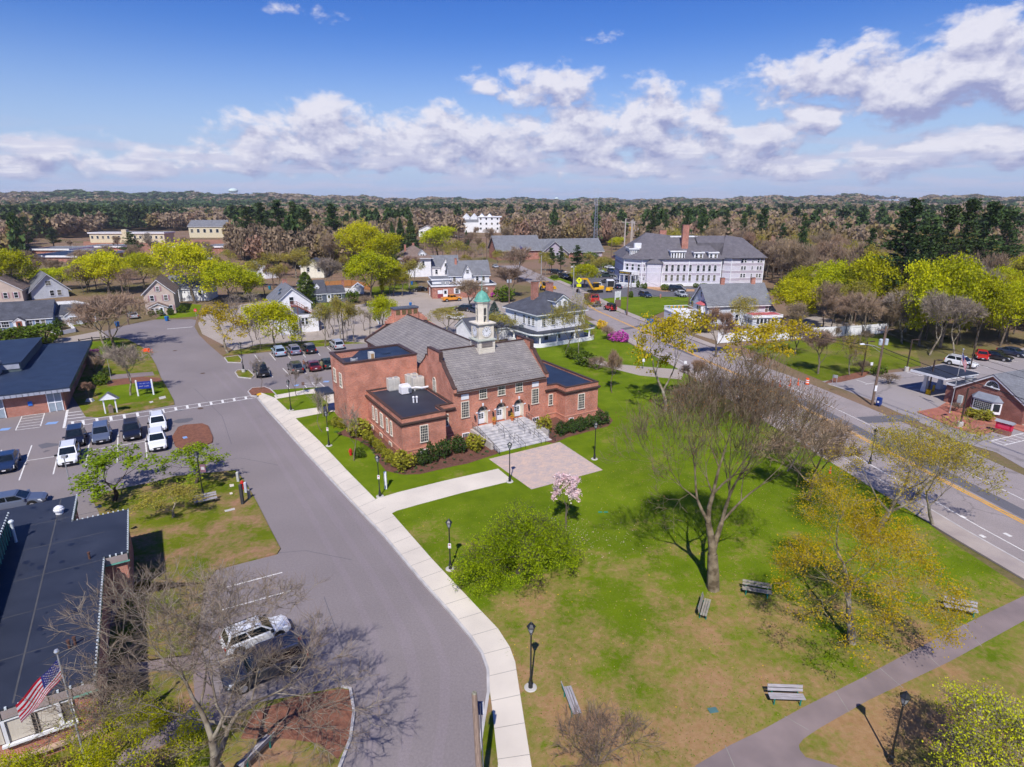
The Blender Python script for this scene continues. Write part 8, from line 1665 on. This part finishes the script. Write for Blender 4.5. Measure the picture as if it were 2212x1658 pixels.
ORG=mt('cone_orange',(.85,.10,.01),rough=.6)
def cone(pos,label,H=.7,group='orange cones and drums',drum=False):
    o=empty('traffic_drum' if drum else 'traffic_cone',pos,0,label,'traffic cone',group); b=MB(); w_=MB()
    if drum:
        b.lathe([(.30,.05),(.27,.3)],14); w_.lathe([(.27,.3),(.26,.45)],14); b.lathe([(.26,.45),(.25,.6)],14); w_.lathe([(.25,.6),(.24,.75)],14); b.lathe([(.24,.75),(.22,.95),(.1,1.0)],14); k=MB(); k.lathe([(.38,0),(.36,.06)],12); k.build('base',TRIMB,o)
    else: b.box(-.18,.18,-.18,.18,0,.04); b.tube((0,0,.04),(0,0,H),.13,.03,10); w_.tube((0,0,H*.5),(0,0,H*.68),.085,.06,10)
    b.build('body',ORG,o); w_.build('reflective_band',WHITE,o)
cone(G(*rl(1296,280)),'orange cone standing at the left curb, left of two'); cone(G(*rl(1315,283)),'orange cone standing at the left curb, right of two')
tag(MB().box(-.5,.5,-.3,.3,0,.5).box(-.9,-.5,-.2,.3,0,.25).box(-.3,.9,-.7,-.3,0,.15).build('barrier_heap',ORG,loc=G(*rl(1268,272))),'tangled heap of orange fencing by the two cones','barrier'); 
for q,lab,dr in ((r5(1885,880),'orange and white drum standing in the street before the mulch strip',True),((1743+0,831),'second orange and white drum at the lot entrance across the street',True),(r5(1785,890),'tall slim orange delineator left of the drum',False),(r5(1695,900),'orange cone third from the drum',False),(r5(1578,908),'orange cone fourth from the drum behind twigs',False),(r5(1495,905),'orange cone farthest left in the row across the street',False)): cone(G(*q),lab,1.1 if 'slim' in lab or 1 else .7,drum=dr)
cone(G(*r8(265,1490)),'single orange cone on the near verge beside the brown tree',.8)
for px,c_,hh,lab in ((r8(1182,755),(.75,.5,.01),.9,'yellow bollard beside the canopy column'),(rl(2098,1590),(.05,.05,.055),1.9,'dark grey post on a small concrete pad at the driveway edge'),(rl(2060,1395),(.5,.5,.48),.95,'pale grey short post by the driveway near the island corner'),(rl(2128,1490),(.5,.52,.6),1.0,'pale marker post just right of the red hydrant'),(rl(2155,1540),(.3,.28,.26),.8,'brown-grey stub post below the marker'),(zz(1297,1620),(.78,.78,.8),1.75,'white square marker post beside the lantern post in front of the library wing')):
    w2=.11 if hh<1.7 else .12; tag(MB().box(-w2,w2,-w2,w2,0,hh).frus((-w2,w2,-w2,w2,hh),(-w2*.6,w2*.6,-w2*.6,w2*.6,hh+.05)).build('bollard',mt('post_%d_%d'%(int(c_[0]*99),int(hh*10)),c_,rough=.6),loc=G(*px,.1)),lab,'post')
# planters on the landing
for k,(x,y,lab) in enumerate([(11.95,1.45,'terracotta pot of yellow flowers between left and middle doors'),(14.45,1.45,'terracotta pot of yellow flowers between middle and right doors')]):
    o=empty('flower_pot',LW(x,y,1.1),0,lab,'flower pot'); b=MB(); b.lathe([(.17,0),(.24,.38),(.27,.38),(.27,.45),(.2,.45)],14); b.build('pot',mt('terracotta',(.55,.17,.06)),o); V,F=cards(np.random.default_rng(k),np.random.default_rng(k+5).normal(size=(160,3))*np.array([.14,.14,.14])+np.array([0,0,.68]),.06,.12); link('flowers',npmesh('flowers',V,F,FOR),o)
tag(MB().box(-.25,.25,-.17,.17,0,.03).build('valve_cover',mt('teal_cover',(.08,.17,.17)),loc=G(1540,1535,.11),rot=R(10)),'dark teal square valve cover lying on the brown grass','cover'); tag(MB().box(-.4,-.05,-.1,.1,0,.03).box(.1,.45,-.1,.1,0,.03).build('sprinkler_cover',mt('green_plastic',(.03,.25,.15)),loc=G(1302,1107,.11)),'pair of small green covers in the lawn right of the magnolia','cover')
tag(MB().frus((-.5,.5,-.3,.3,0),(-.3,.35,-.2,.15,.4)).build('boulder',GRAN,loc=G(*rl(778,705),.1)),'grey boulder at the left lawn corner by the building','boulder')
bp=G(*rb_(395,95)); o=empty('flood_lamp',G(158,1075),0,'small grey flood lamp above the far edge of the office roof','lamp'); b=MB(); b.tube((0,0,0),(0,0,4.0),.05,n=6); b.build('post',METAL,o); b=MB(); b.box(-.15,.3,-.15,.15,4.0,4.25); b.build('lamp_head',METAL,o)
# ------------------------------------------------------------ trees and shrubs one by one
TT='''maple 35 642 540 100|yellow-green tree at the left edge in front of the beige house half hidden there
maple 5 600 535 80|yellow-green tree crown touching the left edge behind the first one
maple 128 625 578 95|wide low yellow-green tree above the grey gable roof
maple 190 632 562 60|yellow-green tree just right of the grey gable roof
maple 236 634 540 100|tall yellow-green tree behind the bare pair on the left lawn
maple 312 622 545 72|yellow-green tree behind the beige house, left of its chimneyless ridge
maple 422 656 519 108|largest round yellow-green tree between beige house and white house behind it
maple 502 655 562 92|yellow-green tree right of the largest round one
maple 545 645 583 62|small ochre-green tree left of the white house with the red stair
ochre 492 764 652 102|ochre-yellow tree at the curb between road and white house
maple 598 760 648 92|yellow-green tree in front of the white house with the red stair
thuja 664 655 588 50|dense conical green arborvitae in front of the charcoal bungalow
maple 788 588 476 84|tallest yellow-green crown left of centre, top of the bright group
maple 832 600 505 84|yellow-green tree on the right of the bright group
maple 800 645 540 96|front yellow-green tree of the bright group behind the tan pole
maple 850 640 575 58|small yellow-green tree at the foot of the bright group
bud 885 632 560 60|thin yellow-green tree left of the black sedan and brick shop
bud 868 640 585 40|narrow leafing tree beside the lawn fence of the brick shop lot
maple 945 562 490 78|bright yellow-green tree standing above the tan-roofed house
bud 985 580 520 64|loose yellow-green tree behind the white cross-gabled house
maple 1262 622 570 64|round yellow tree between excavator and brick building
maple 1330 540 512 30|small yellow tree at the foot of the radio mast
bud 640 602 535 64|budding tree at the wood edge left of the pale yellow house
bud 598 598 545 60|budding tree over the little white house
bud 560 622 560 56|budding tree by the back street, farther left
baregrey 716 648 555 56|leafless pale tree right of the pale yellow house
maple 828 714 636 64|yellow-green tree behind the library roof and chimney
bud 702 750 650 50|slender leafing tree behind the parked cars of the back row
bud 738 745 640 54|double slender tree at the right end of the back row
bud 765 742 652 40|thin leafing tree close to the library slate eave
sapling 650 757 700 30|thin sapling between the back row and the pale lane
sapling 540 758 690 34|thin sapling left of the yellow tree by the white house
sapling 560 760 690 30|second thin sapling near the yellow tree by the white house
bare 247 758 640 128|bare grey tree with forked trunk on the left lawn, the larger of two
baregrey 224 744 648 84|smaller leaning bare tree beside the larger forked one on the left lawn
baregrey 282 856 745 80|small bare tree with pale forked trunk behind the blue sign
baregrey 330 560 505 40|bare tree in front of the low roofs at left
bare 185 580 540 50|bare grey tree rising from the blue-black low roofs
ochre 1437 890 672 160|double-trunk ochre tree on the lawn edge by the back drive
ochre 1640 868 690 176|ochre-yellow tree on the street verge behind the great bare tree
barered 1545 772 668 84|reddish bare tree at the street in front of the grey house bay
bud 1602 722 640 66|pale lime tree in front of the red-roofed sunporch
maple 1718 702 598 104|big yellow-green tree at the right end of the grey clapboard house
bare 1717 766 700 64|small bare tree standing alone in the far field
bare 1767 808 715 84|bare tree at the edge of the field beside the mulch strip
bud 1835 812 722 56|slim pale budding tree near the mulch strip
bare 1745 1082 912 165|dense bare brown tree on the verge right of the great bare tree
sparse 1700 1020 900 120|reddish twiggy tree behind the dense brown one
sparse 1965 1085 895 186|thinly leafing tree leaning over the street at right
sparse 2015 1135 925 190|wide bare tree with few yellow buds over the street at the right edge
maple 1800 692 560 84|yellow-green tree at the wood edge behind the white fence, leftmost
maple 1868 702 548 96|yellow-green tree left of the giant pine
bud 1835 708 605 70|olive budding tree behind the end of the white fence
maple 2030 752 552 130|broad yellow-green tree right of the giant pine
maple 1985 748 570 96|yellow-green tree under the right side of the giant pine
maple 2105 752 590 100|yellow-green tree behind the white crossover
maple 2160 748 602 92|yellow-green tree behind the black sedan on the bank lot
maple 2215 750 590 100|yellow-green tree at the right edge above the navy sedan
baregrey 1948 742 632 96|pale bare tree with wide arms in front of the giant pine
baregrey 2008 768 630 80|leaning pale bare trunk at the corner of the bank lot
baregrey 2062 770 640 70|second leaning pale trunk beside the silver flood lamps
pine 1926 706 430 112|giant dark pine with long bare trunk in the right-hand woods
pine 1972 690 470 90|dark pine leaning against the giant one
pine 1862 655 492 50|small crooked pine left of the giant one
pine 2012 672 436 84|tall dark pine in the group near the right horizon, leftmost
pine 2052 668 422 84|tallest dark pine of the group near the right horizon
pine 2098 668 428 84|dark pine in the middle of the group near the right horizon
pine 2140 664 446 78|outermost right pine of the group near the right horizon
pine 1383 536 494 24|single dark conifer at the end of the cleared strip
pine 1405 560 446 40|dark pine behind the left end of the inn roof
pine 1432 560 452 30|slim pine behind the inn roof next to the first
pine 1476 566 450 34|pine just left of the inn chimney
pine 1560 570 452 32|pine behind the right part of the inn roof
pine 1598 574 456 30|thin pine behind the inn wing
pine 1636 578 446 48|full pine off the right end of the inn
pine 1191 588 534 25|round-headed pine in front of the long brick building, leftmost
pine 1211 588 532 24|second round-headed pine in front of the long brick building
pine 1246 592 530 40|spreading double pine in front of the long brick building
spruce 868 566 472 42|dark spruce left of the tan-roofed house
spruce 890 566 466 46|broad brownish spruce right beside the dark one
spruce 850 560 480 30|narrow dark spruce above the bright yellow group
pine 727 568 440 66|freestanding dark pine right of the big pine grove
pine 545 566 446 54|left end tree of the big pine grove
pine 576 566 437 60|second tree of the big pine grove
pine 610 566 431 62|highest tree of the big pine grove
pine 644 566 436 58|fourth tree of the big pine grove
pine 672 572 448 48|right end tree of the big pine grove
pine 292 574 502 54|lone dark pine among the low flat roofs
pine 66 548 466 34|dark pine at upper left beyond the yellow trees
spruce 1008 540 498 22|small dark conifer in front of the white apartments
bare 1060 545 494 34|bare tree standing in front of the white apartments
bare 1092 548 490 30|bare tree at the right corner of the white apartments
pine 118 540 492 36|low dark pine left of the cream block
sparse 1222 764 632 96|pale bare tree right in front of the curved porch
sparse 1250 778 668 72|small bare tree behind the library right wing by the porch
barered 1322 850 760 40|little bare red tree on the lawn edge by the back drive
bare 1016 668 604 84|bare grey tree in front of the orange pickup
bare 1104 642 578 92|tangled bare tree right of the brick shop
bare 1118 610 535 70|bare tree by the far road at the white flagpole
bluespruce 1068 704 652 52|blue-grey spruce behind the clock tower
bud 1076 742 676 74|lime leafing tree squeezed between clock tower and white porch house
bud 965 722 668 80|low leafing tree behind the right slope of the rear slate roof
green 247 1084 984 168|low spreading bright tree on the island near the office roof
green 423 1046 968 134|low spreading tree beside the banner lamp
bud 374 1120 1056 116|small twiggy half-leafed tree behind the grey bench
sapling 641 858 800 34|reddish sapling on the triangular lawn, left
sapling 686 866 810 34|thin sapling on the triangular lawn, right
sapling 697 935 850 40|thin sapling near the tall brick block corner
sapling 764 998 884 50|sapling in a mulch ring next to the red hydrant
sapling 562 843 775 26|tiny sapling on the mulched traffic island
holly 912 1006 972 30|round dark holly below the library wing window, leftmost of four
holly 932 1000 958 28|round dark holly below the library wing, second of four
holly 960 990 950 30|round dark holly below the library wing, third of four
holly 990 980 942 30|round dark holly left of the front steps, fourth of four
holly 1212 940 912 27|round dark holly right of the steps, first of five
holly 1233 935 907 25|round dark holly right of the steps, second of five
holly 1252 932 902 27|round dark holly right of the steps, third of five
holly 1275 924 898 27|round dark holly right of the steps, fourth of five
holly 1298 916 890 32|round dark holly at the far right corner of the library
golden 1177 935 900 30|light green feathery shrub at the right foot of the steps
golden 1024 972 940 40|light green feathery shrub at the left foot of the steps
golden 871 1014 976 44|light green feathery shrub at the corner of the library wing
golden 776 944 905 46|large yellow-green shrub beside the tall brick block
golden 796 952 932 20|yellow shrub along the wing wall, nearest the block
golden 806 962 942 18|yellow shrub along the wing wall, second from the block
golden 815 970 950 19|yellow shrub along the wing wall, third from the block
golden 824 979 959 20|yellow shrub along the wing wall, fourth from the block
golden 835 990 970 23|yellow shrub along the wing wall, fifth from the block
golden 847 1002 980 24|yellow shrub along the wing wall nearest the front corner
golden 739 927 906 18|golden shrub behind the lantern post at the block
golden 728 922 902 26|green-gold shrub left of the golden one at the block
shrub 776 990 968 24|small light green shrub next to the red hydrant
golden 2117 906 886 44|bright golden spreading shrub under the bank bay window
brush 2062 890 872 30|brownish low shrub at the left of the bank wall
brush 2088 896 884 20|small brownish shrub by the utility cabinet
azalea 203 772 755 22|magenta azalea at the far corner of the flat-roofed hall
holly 232 814 795 20|dark green shrub by the bare flagpole
shrub 218 832 808 30|green shrub along the flat-roofed hall near its corner
brush 205 806 772 42|brown bare thicket along the flat-roofed hall, middle
brush 196 792 760 34|brown bare thicket along the flat-roofed hall, far end
barered 192 862 826 34|russet bush at the near end of the flat-roofed hall thicket
hedgeball 95 742 700 66|clipped green hedge mass behind the blue-black roof, right
hedgeball 50 745 706 62|clipped green hedge mass behind the blue-black roof, middle
hedgeball 8 750 712 60|clipped green hedge mass at the left picture edge
holly 128 712 690 24|round dark shrub between blue house and grey house
hedgeball 328 684 671 14|left round hedge ball at the beige house porch
hedgeball 347 683 669 13|middle round hedge ball at the beige house porch
hedgeball 369 681 667 13|right round hedge ball at the beige house porch
shrub 394 676 660 18|low green bush right of the beige house
azalea 1338 738 716 38|magenta azalea where the porch house lawn meets the street
azalea 1066 642 632 14|small magenta bush at the brick shop corner
forsythia 1299 712 692 20|yellow forsythia at the corner of the porch
brush 1312 735 705 34|brown round bush beside the yellow forsythia
shrub 1262 790 760 40|loose green shrub behind the right library wing
brush 1290 800 772 44|tangled brown brush behind the right library wing
brush 1325 812 780 40|brown brush patch near the back drive
shrub 1235 775 752 30|light green shrub below the porch wall
barered 1500 850 780 60|olive and red bush by the street behind the double-trunk tree
brush 1470 870 840 40|low red-brown bush at the foot of the double-trunk tree
shrub 1133 745 728 26|green shrub against the porch house wall
topiary 1370 619 605 9|clipped oval evergreen by the inn, first from the porch
topiary 1378 622 606 9|clipped oval evergreen by the inn, second from the porch
hedgeball 1387 623 613 8|clipped square evergreen by the inn corner
topiary 1394 625 611 9|clipped oval evergreen by the inn, last in the row
hedgeball 1436 628 614 18|brown-green hedge below the inn windows, left
hedgeball 1467 624 614 16|green hedge below the inn windows, middle
hedgeball 1503 622 612 12|green hedge below the inn windows, right
hedgeball 1520 622 612 20|long green hedge at the inn wing
hedgeball 1360 643 630 8|low evergreen at the inn driveway entrance, left
topiary 1364 644 629 8|pointed evergreen at the inn driveway entrance, right
shrub 1280 577 562 30|green bushes bordering the inn parking, left part
shrub 1305 578 560 34|green bushes bordering the inn parking, middle part
shrub 1330 578 562 34|green bushes bordering the inn parking, right part
shrub 1275 560 545 30|grey-green bush beside the long brick building
shrub 1198 602 594 16|clipped low bush left of two dark pines
forsythia 655 652 634 30|yellow forsythia behind the skylight roof
shrub 668 668 650 24|dark green shrub at the bungalow door
shrub 760 655 630 30|yellow-green shrub right of the bungalow chimney
brush 792 662 640 40|brown flecked shrub beside the bungalow drive
shrub 1090 652 620 40|dark green hedge right of the brick shop
shrub 1512 716 702 30|clipped olive shrub in front of the grey house bay
brush 1530 720 700 30|brown bush in front of the grey clapboard house
forsythia 1352 500 490 30|bright yellow forsythia hedge in the far cleared strip
brush 1920 830 808 44|dark green bush at the far field edge by the lot
shrub 1900 812 790 30|green bush at the field corner near the drum lamp
brush 1862 806 780 40|tangled low growth in the field near the mulch strip'''
for row in TT.split('\n'):
    a,lab=row.split('|'); k,x,y,t,w_=a.split(); x,y,t,w_=map(float,(x,y,t,w_)); ptree(k,x,y,t,w_,lab)
# thin trees in front of the lawn fence
LP=[(845,1112),(1150,1070),(1300,1025),(1560,850),(1700,925),(2050,1172),(2212,1285),(1859,1465),(1649,1575),(1503,1652),(1180,1658),(1117,1462),(1035,1319),(933,1210)]
def inpoly(x,y,P):
    c=False
    for i in range(len(P)):
        (x0,y0),(x1,y1)=P[i-1],P[i]
        if (y0>y)!=(y1>y) and x<(x1-x0)*(y-y0)/(y1-y0)+x0: c=not c
    return c
gr_=np.random.default_rng(31); Q=np.stack([gr_.uniform(-11,38,60000),gr_.uniform(23,60,60000)],1); keep=[]
for X,Y in Q:
    x,y=PX(X,Y,0)
    if inpoly(x,y,LP): keep.append((X,Y,.115))
keep=np.array(keep); k1=keep[:len(keep)*3//5]; k2=keep[len(keep)*3//5:]
V,F=cards(gr_,k1,.05,.13,.5,1.2); tag(link('grass_tufts',npmesh('grass_tufts',V,F,leafm('grass_tuft',(.15,.23,.008),(.08,.13,.004),.2,0))),'small tufts of fresh grass across the park lawn','grass',kind='stuff')
V,F=cards(gr_,k2[:9000],.04,.10,.6,1.5); tag(link('leaf_litter',npmesh('leaf_litter',V,F,leafm('dead_leaf_litter',(.42,.27,.15),(.22,.13,.07),.1,0))),'dry leaves and bare specks scattered in the lawn','leaves',kind='stuff')
dd=keep[gr_.integers(0,len(keep),260)]; V,F=cards(gr_,dd+np.array([0,0,.02]),.05,.09,.9,2.); tag(link('dandelions',npmesh('dandelions',V,F,FOR)),'yellow dandelions dotted in the lawn','flowers',kind='stuff')
# perennials dotted through the mulch
pr=np.random.default_rng(9); pts=[]
for x,y in [(zz(a,b)) for a,b in [(1060,1150),(1095,1210),(1135,1215),(1105,1180),(1170,1245),(1190,1280),(1240,1305),(1195,1305),(1270,1345),(1305,1375),(1265,1370),(1350,1420),(1300,1405),(1390,1475),(1455,1480),(1475,1445),(1540,1475),(1565,1440),(1610,1465),(1655,1425),(1705,1435),(1820,1390),(885,1130),(860,1120)]]+[(864+.2432*a,604.8+.2432*b) for a,b in [(540,1610),(630,1560),(690,1540),(740,1555),(770,1530),(480,1600),(320,1640),(1330,1360),(1380,1395),(1430,1390),(1490,1350),(1550,1360),(1610,1325),(1670,1330),(1720,1290),(1780,1310),(1840,1280),(1650,1285)]]:
    g_=G(x,y,.12); pts.append(np.array([g_.x,g_.y,.2])+pr.normal(size=(26,3))*np.array([.12,.12,.05]))
V,F=cards(pr,np.concatenate(pts),.10,.2,.5); tag(link('perennial_plants',npmesh('perennial_plants',V,F,leafm('perennial_green',(.07,.16,.05),(.04,.10,.035)))),'small green perennials dotted through the mulch beds','ground cover',kind='stuff')
# ------------------------------------------------------------ yard trees between the houses
yr=random.Random(12); HB=[(300,395,640,690),(355,460,628,660),(55,160,615,655),(-50,60,620,665),(590,700,640,725),(640,706,575,606),(668,760,630,660),(545,592,588,608),(860,935,575,605),(925,995,570,600),(926,1075,600,650),(1095,1305,535,570),(50,495,528,532),(700,800,612,640),(195,360,500,529)]
for k,n,x0,x1,y0,y1,h0,h1,lab in [('bare',26,60,520,572,640,6,9,'low bare tree between the yards at the left'),('bud',30,180,900,572,640,6,9.5,'olive budding yard tree left of centre'),('bare',13,150,500,536,570,5,8,'bare tree scattered among the low flat roofs'),('barered',14,500,900,565,630,6,9,'reddish bare yard tree left of centre'),('bare',18,880,1110,515,575,6,10,'bare tree along the far street in the centre'),('bud',12,1000,1340,560,606,5,8,'budding tree around the inn parking'),('sapling',16,440,800,690,738,4,6,'thin sapling along the pale lane behind the library lot'),('bare',14,1690,2200,700,745,7,11,'thin bare tree at the foot of the right-hand woods'),('brush',14,1640,2200,700,748,1.5,3,'low brush at the foot of the right-hand woods')]:
    m=0
    for _ in range(400):
        x=yr.uniform(x0,x1); y=yr.uniform(y0,y1)
        if any(a-6<=x<=b_+6 and c-3<=y<=d+6 for a,b_,c,d in HB): continue
        H=yr.uniform(h0,h1); tree(k,G(x,y),H,H*yr.uniform(.3,.42),lab,lab+' (group)'); m+=1
        if m>=n: break
# ------------------------------------------------------------ the woods
EDGE=[(-400,570),(60,572),(170,560),(192,531),(500,531),(505,574),(650,584),(700,588),(760,590),(860,562),(900,530),(985,522),(1100,540),(1112,545),(1300,541),(1334,541),(1345,530),(1395,545),(1410,590),(1640,592),(1655,620),(1700,650),(1760,672),(1850,684),(1930,706),(2000,742),(2060,752),(2212,742),(2600,720)]
EXC=[(50,505,516,575),(300,505,500,520),(400,500,500,520),(992,1094,488,550),(895,950,500,540),(200,500,500,534),(1340,1386,485,566),(1225,1262,474,484),(1405,1440,478,490),(1875,1990,445,456),(905,1000,516,560),(1090,1345,535,560),(1110,1220,472,480)]
def inforest(x,y):
    if y<440: pass
    for a,b_,c,d in EXC:
        if a<=x<=b_ and c<=y<=d: return False
    for (x0,y0),(x1,y1) in zip(EDGE,EDGE[1:]):
        if x0<=x<x1: return y<y0+(y1-y0)*(x-x0)/(x1-x0)
    return False
fr=random.Random(2024); pts=[]
def rnd_noise(x,y,s): return math.sin(x/s+1.3*math.sin(y/s*1.7))*math.cos(y/s*.8+1.1*math.sin(x/s*1.3))
def band_pts(r0,r1,sp,amax=47):
    out=[]; Y=r0
    while Y<r1:
        A=R(amax); n=int(2*A*Y/sp)
        for k in range(n):
            a=-A+2*A*(k+fr.random())/n; r=Y+fr.uniform(-.5,.5)*sp; X=r*math.sin(a);Yy=r*math.cos(a)
            px,py=PX(X,Yy,0)
            if inforest(px,py): out.append((X,Yy,r,px,py,a))
        Y+=sp*.92
    return out
P1_=band_pts(95,420,7.4); P2_=band_pts(420,1000,10.0); P3_=band_pts(1000,2100,19); P4_=band_pts(2100,3500,32)
def kind_at(X,Y,px,py,far=0):
    n=rnd_noise(X,Y,70 if not far else 300); m=fr.random()
    if py>640 and px>1600: return 'maple' if m<.42 else ('bud' if m<.62 else 'baregrey' if m<.78 else 'bare')
    if px<560 and py<520 and n>.35: return 'pine' if m<.7 else 'bare'
    if n>(.82 if not far else .5): return 'pine' if m<(.42 if not far else .30) else 'bare'
    if n<-.6: return 'bud' if m<.5 else 'bare'
    if 640<px<880 and py>520: return 'bud' if m<.5 else ('maple' if m<.6 else 'bare')
    return 'pine' if m<(.05 if not far else .10) else ('barered' if m<.22 else ('bud' if m<.44 else 'bare'))
P1_.sort(key=lambda p:p[2]); nI=190; near=P1_[:nI]; LB_={'maple':'yellow-green tree standing in the woods among bare trees','bud':'olive budding tree standing in the woods','bare':'bare brown tree standing in the woods','barered':'bare reddish tree standing in the woods','baregrey':'pale grey bare tree standing in the right-hand woods','pine':'dark green pine standing among bare trees in the woods'}
for X,Y,r,px,py,a in near:
    k=kind_at(X,Y,px,py); H=fr.uniform(11,16) if k!='pine' else fr.uniform(17,24)
    if k=='maple': H=fr.uniform(9,13)
    tree(k,(X,Y,0),H,fr.uniform(3.4,5.2) if k!='pine' else fr.uniform(3,4.2),LB_[k],'%s trees of the surrounding woods'%{'maple':'yellow-green','bud':'budding','bare':'bare brown','barered':'bare reddish','baregrey':'pale bare','pine':'pine'}[k])
rs=np.random.default_rng(55)
LBW=leafm('olive_woods_leaf',(.30,.235,.09),(.22,.165,.08),.3,.15); LBW2=leafm('green_woods_leaf',(.42,.40,.03),(.26,.26,.04),.3,.15)
def squash(V,k):
    C_=V.reshape(-1,4,3).mean(1,keepdims=True); o_=V.reshape(-1,4,3)-C_; o_[:,:,2]*=k; return (C_+o_).reshape(-1,3)
def puff(kind,n,w):
    if kind=='pine':
        z=rs.uniform(.22,1,n); r=(1-z)**.32*rs.uniform(.4,1.,n)*(1+.3*np.sin(z*23+rs.uniform(0,6)))*1.1; t=rs.uniform(0,6.283,n); P=np.stack([np.cos(t)*r*.8,np.sin(t)*r*.8,z],1); D=np.stack([np.cos(t),np.sin(t),.1+0*t],1); V,F=cards(rs,P,w*.7,w*1.4,.6,1.5,D); V=squash(V,.5)
    elif kind in('maple','bud'):
        v=rs.normal(size=(n,3)); v/=np.linalg.norm(v,axis=1,keepdims=True); v*=rs.uniform(.6,1,(n,1)); P=v*np.array([.95,.95,.38])*(1+.25*np.sin(v[:,0:1]*5+rs.uniform(0,6))*np.cos(v[:,1:2]*5))+np.array([0,0,.62]); V,F=cards(rs,P,w*.6,w*1.2,.8,.6); V=squash(V,.45)
    else:
        N0=n; n=n//6; v=rs.normal(size=(n,3)); v/=np.linalg.norm(v,axis=1,keepdims=True); v[:,2]=np.abs(v[:,2])*.9+.0; tip=v*np.array([.95,.95,.62])*rs.uniform(.72,1,(n,1))+np.array([0,0,.40]); b0=tip*np.array([.35,.35,1])*.0+np.stack([tip[:,0]*.45,tip[:,1]*.45,tip[:,2]*.62],1)
        d=tip-b0; s_=np.cross(d,rs.normal(size=(n,3))); s_/=np.linalg.norm(s_,axis=1,keepdims=True); V=np.stack([b0-s_*w*.10,b0+s_*w*.10,tip+s_*w*.22,tip-s_*w*.22],1).reshape(-1,3); F=np.arange(4*n).reshape(n,4)
        m=int(N0*1.35); v=rs.normal(size=(m,3)); v/=np.linalg.norm(v,axis=1,keepdims=True); v*=rs.uniform(.62,1,(m,1)); P=v*np.array([.98,.98,.40])*(1+.16*np.sin(v[:,0:1]*6+rs.uniform(0,6))*np.cos(v[:,1:2]*5))+np.array([0,0,.60]); V2,F2=cards(rs,P,w*.5,w*1.2,.6,.3); V2=squash(V2,.45); V=np.concatenate([V,V2]); F=np.concatenate([F,F2+4*n])
    return V,F
def woods(P,nc,wd,tag_,sc=(3.9,5.4),hh=(12,17),far=0):
    by={}
    for p in P: by.setdefault(kind_at(p[0],p[1],p[3],p[4],far),[]).append(p)
    for k,L in by.items():
        vs=[puff(k,nc if k!='pine' else int(nc*1.1),wd) for _ in range(4)]; VV=[];FF=[];o=0
        for X,Y,r,px,py,a in L:
            V,F=vs[fr.randrange(4)]; s_=fr.uniform(*sc)*(1.0 if k=='pine' else 1); h=fr.uniform(*hh)*((1.3 if not far else 1.12) if k=='pine' else .85 if k=='maple' else 1); t=fr.uniform(0,6.283); c_,s2=math.cos(t),math.sin(t); z0=hillh(math.degrees(a),r) if r>1100 else 0
            W_=np.stack([(V[:,0]*c_-V[:,1]*s2)*s_+X,(V[:,0]*s2+V[:,1]*c_)*s_+Y,V[:,2]*h+z0],1); VV.append(W_); FF.append(F+o); o+=len(V)
        M={'pine':LPN,'maple':LBW2,'bud':LBW,'bare':TWB,'barered':TWR,'baregrey':TWG}[k]
        ob=link('%s_woodland'%{'pine':'pine','maple':'spring_green','bud':'budding','bare':'bare','barered':'reddish_bare','baregrey':'grey_bare'}[k],npmesh('woodland',np.concatenate(VV),np.concatenate(FF),M)); tag(ob,tag_%{'pine':'dark pines','maple':'yellow-green trees','bud':'budding olive trees','bare':'bare brown trees','barered':'bare reddish trees','baregrey':'pale bare trees'}[k],'woodland',kind='stuff')
woods(P1_[nI:],330,.36,'%s of the nearer woods reading as one mass')
woods(P2_,150,.5,'%s of the middle woods reading as one mass',(6,8))
woods(P3_,55,.75,'%s of the far woods below the horizon',(10,14),(12,17),1)
woods(P4_,34,1.0,'%s of the farthest woods on the horizon ridges',(17,22),(12,19),1)
print('woods',len(near),len(P1_),len(P2_),len(P3_),len(P4_),TCOUNT)
# ------------------------------------------------------------ air
hz_=MB(); hz_.box(-7000,7000,-60,6900,-2,95); ho=hz_.build('haze',None or [],None); 
hm=bpy.data.materials.new('haze_air'); hm.use_nodes=True; t=hm.node_tree; t.nodes.remove(t.nodes['Principled BSDF']); v_=t.nodes.new('ShaderNodeVolumePrincipled'); v_.inputs['Color'].default_value=(.80,.88,1,1); v_.inputs['Density'].default_value=.00010; v_.inputs['Anisotropy'].default_value=.0; t.links.new(v_.outputs[0],t.nodes['Material Output'].inputs['Volume'])
ho.data.materials.append(hm); tag(ho,kind='stuff')
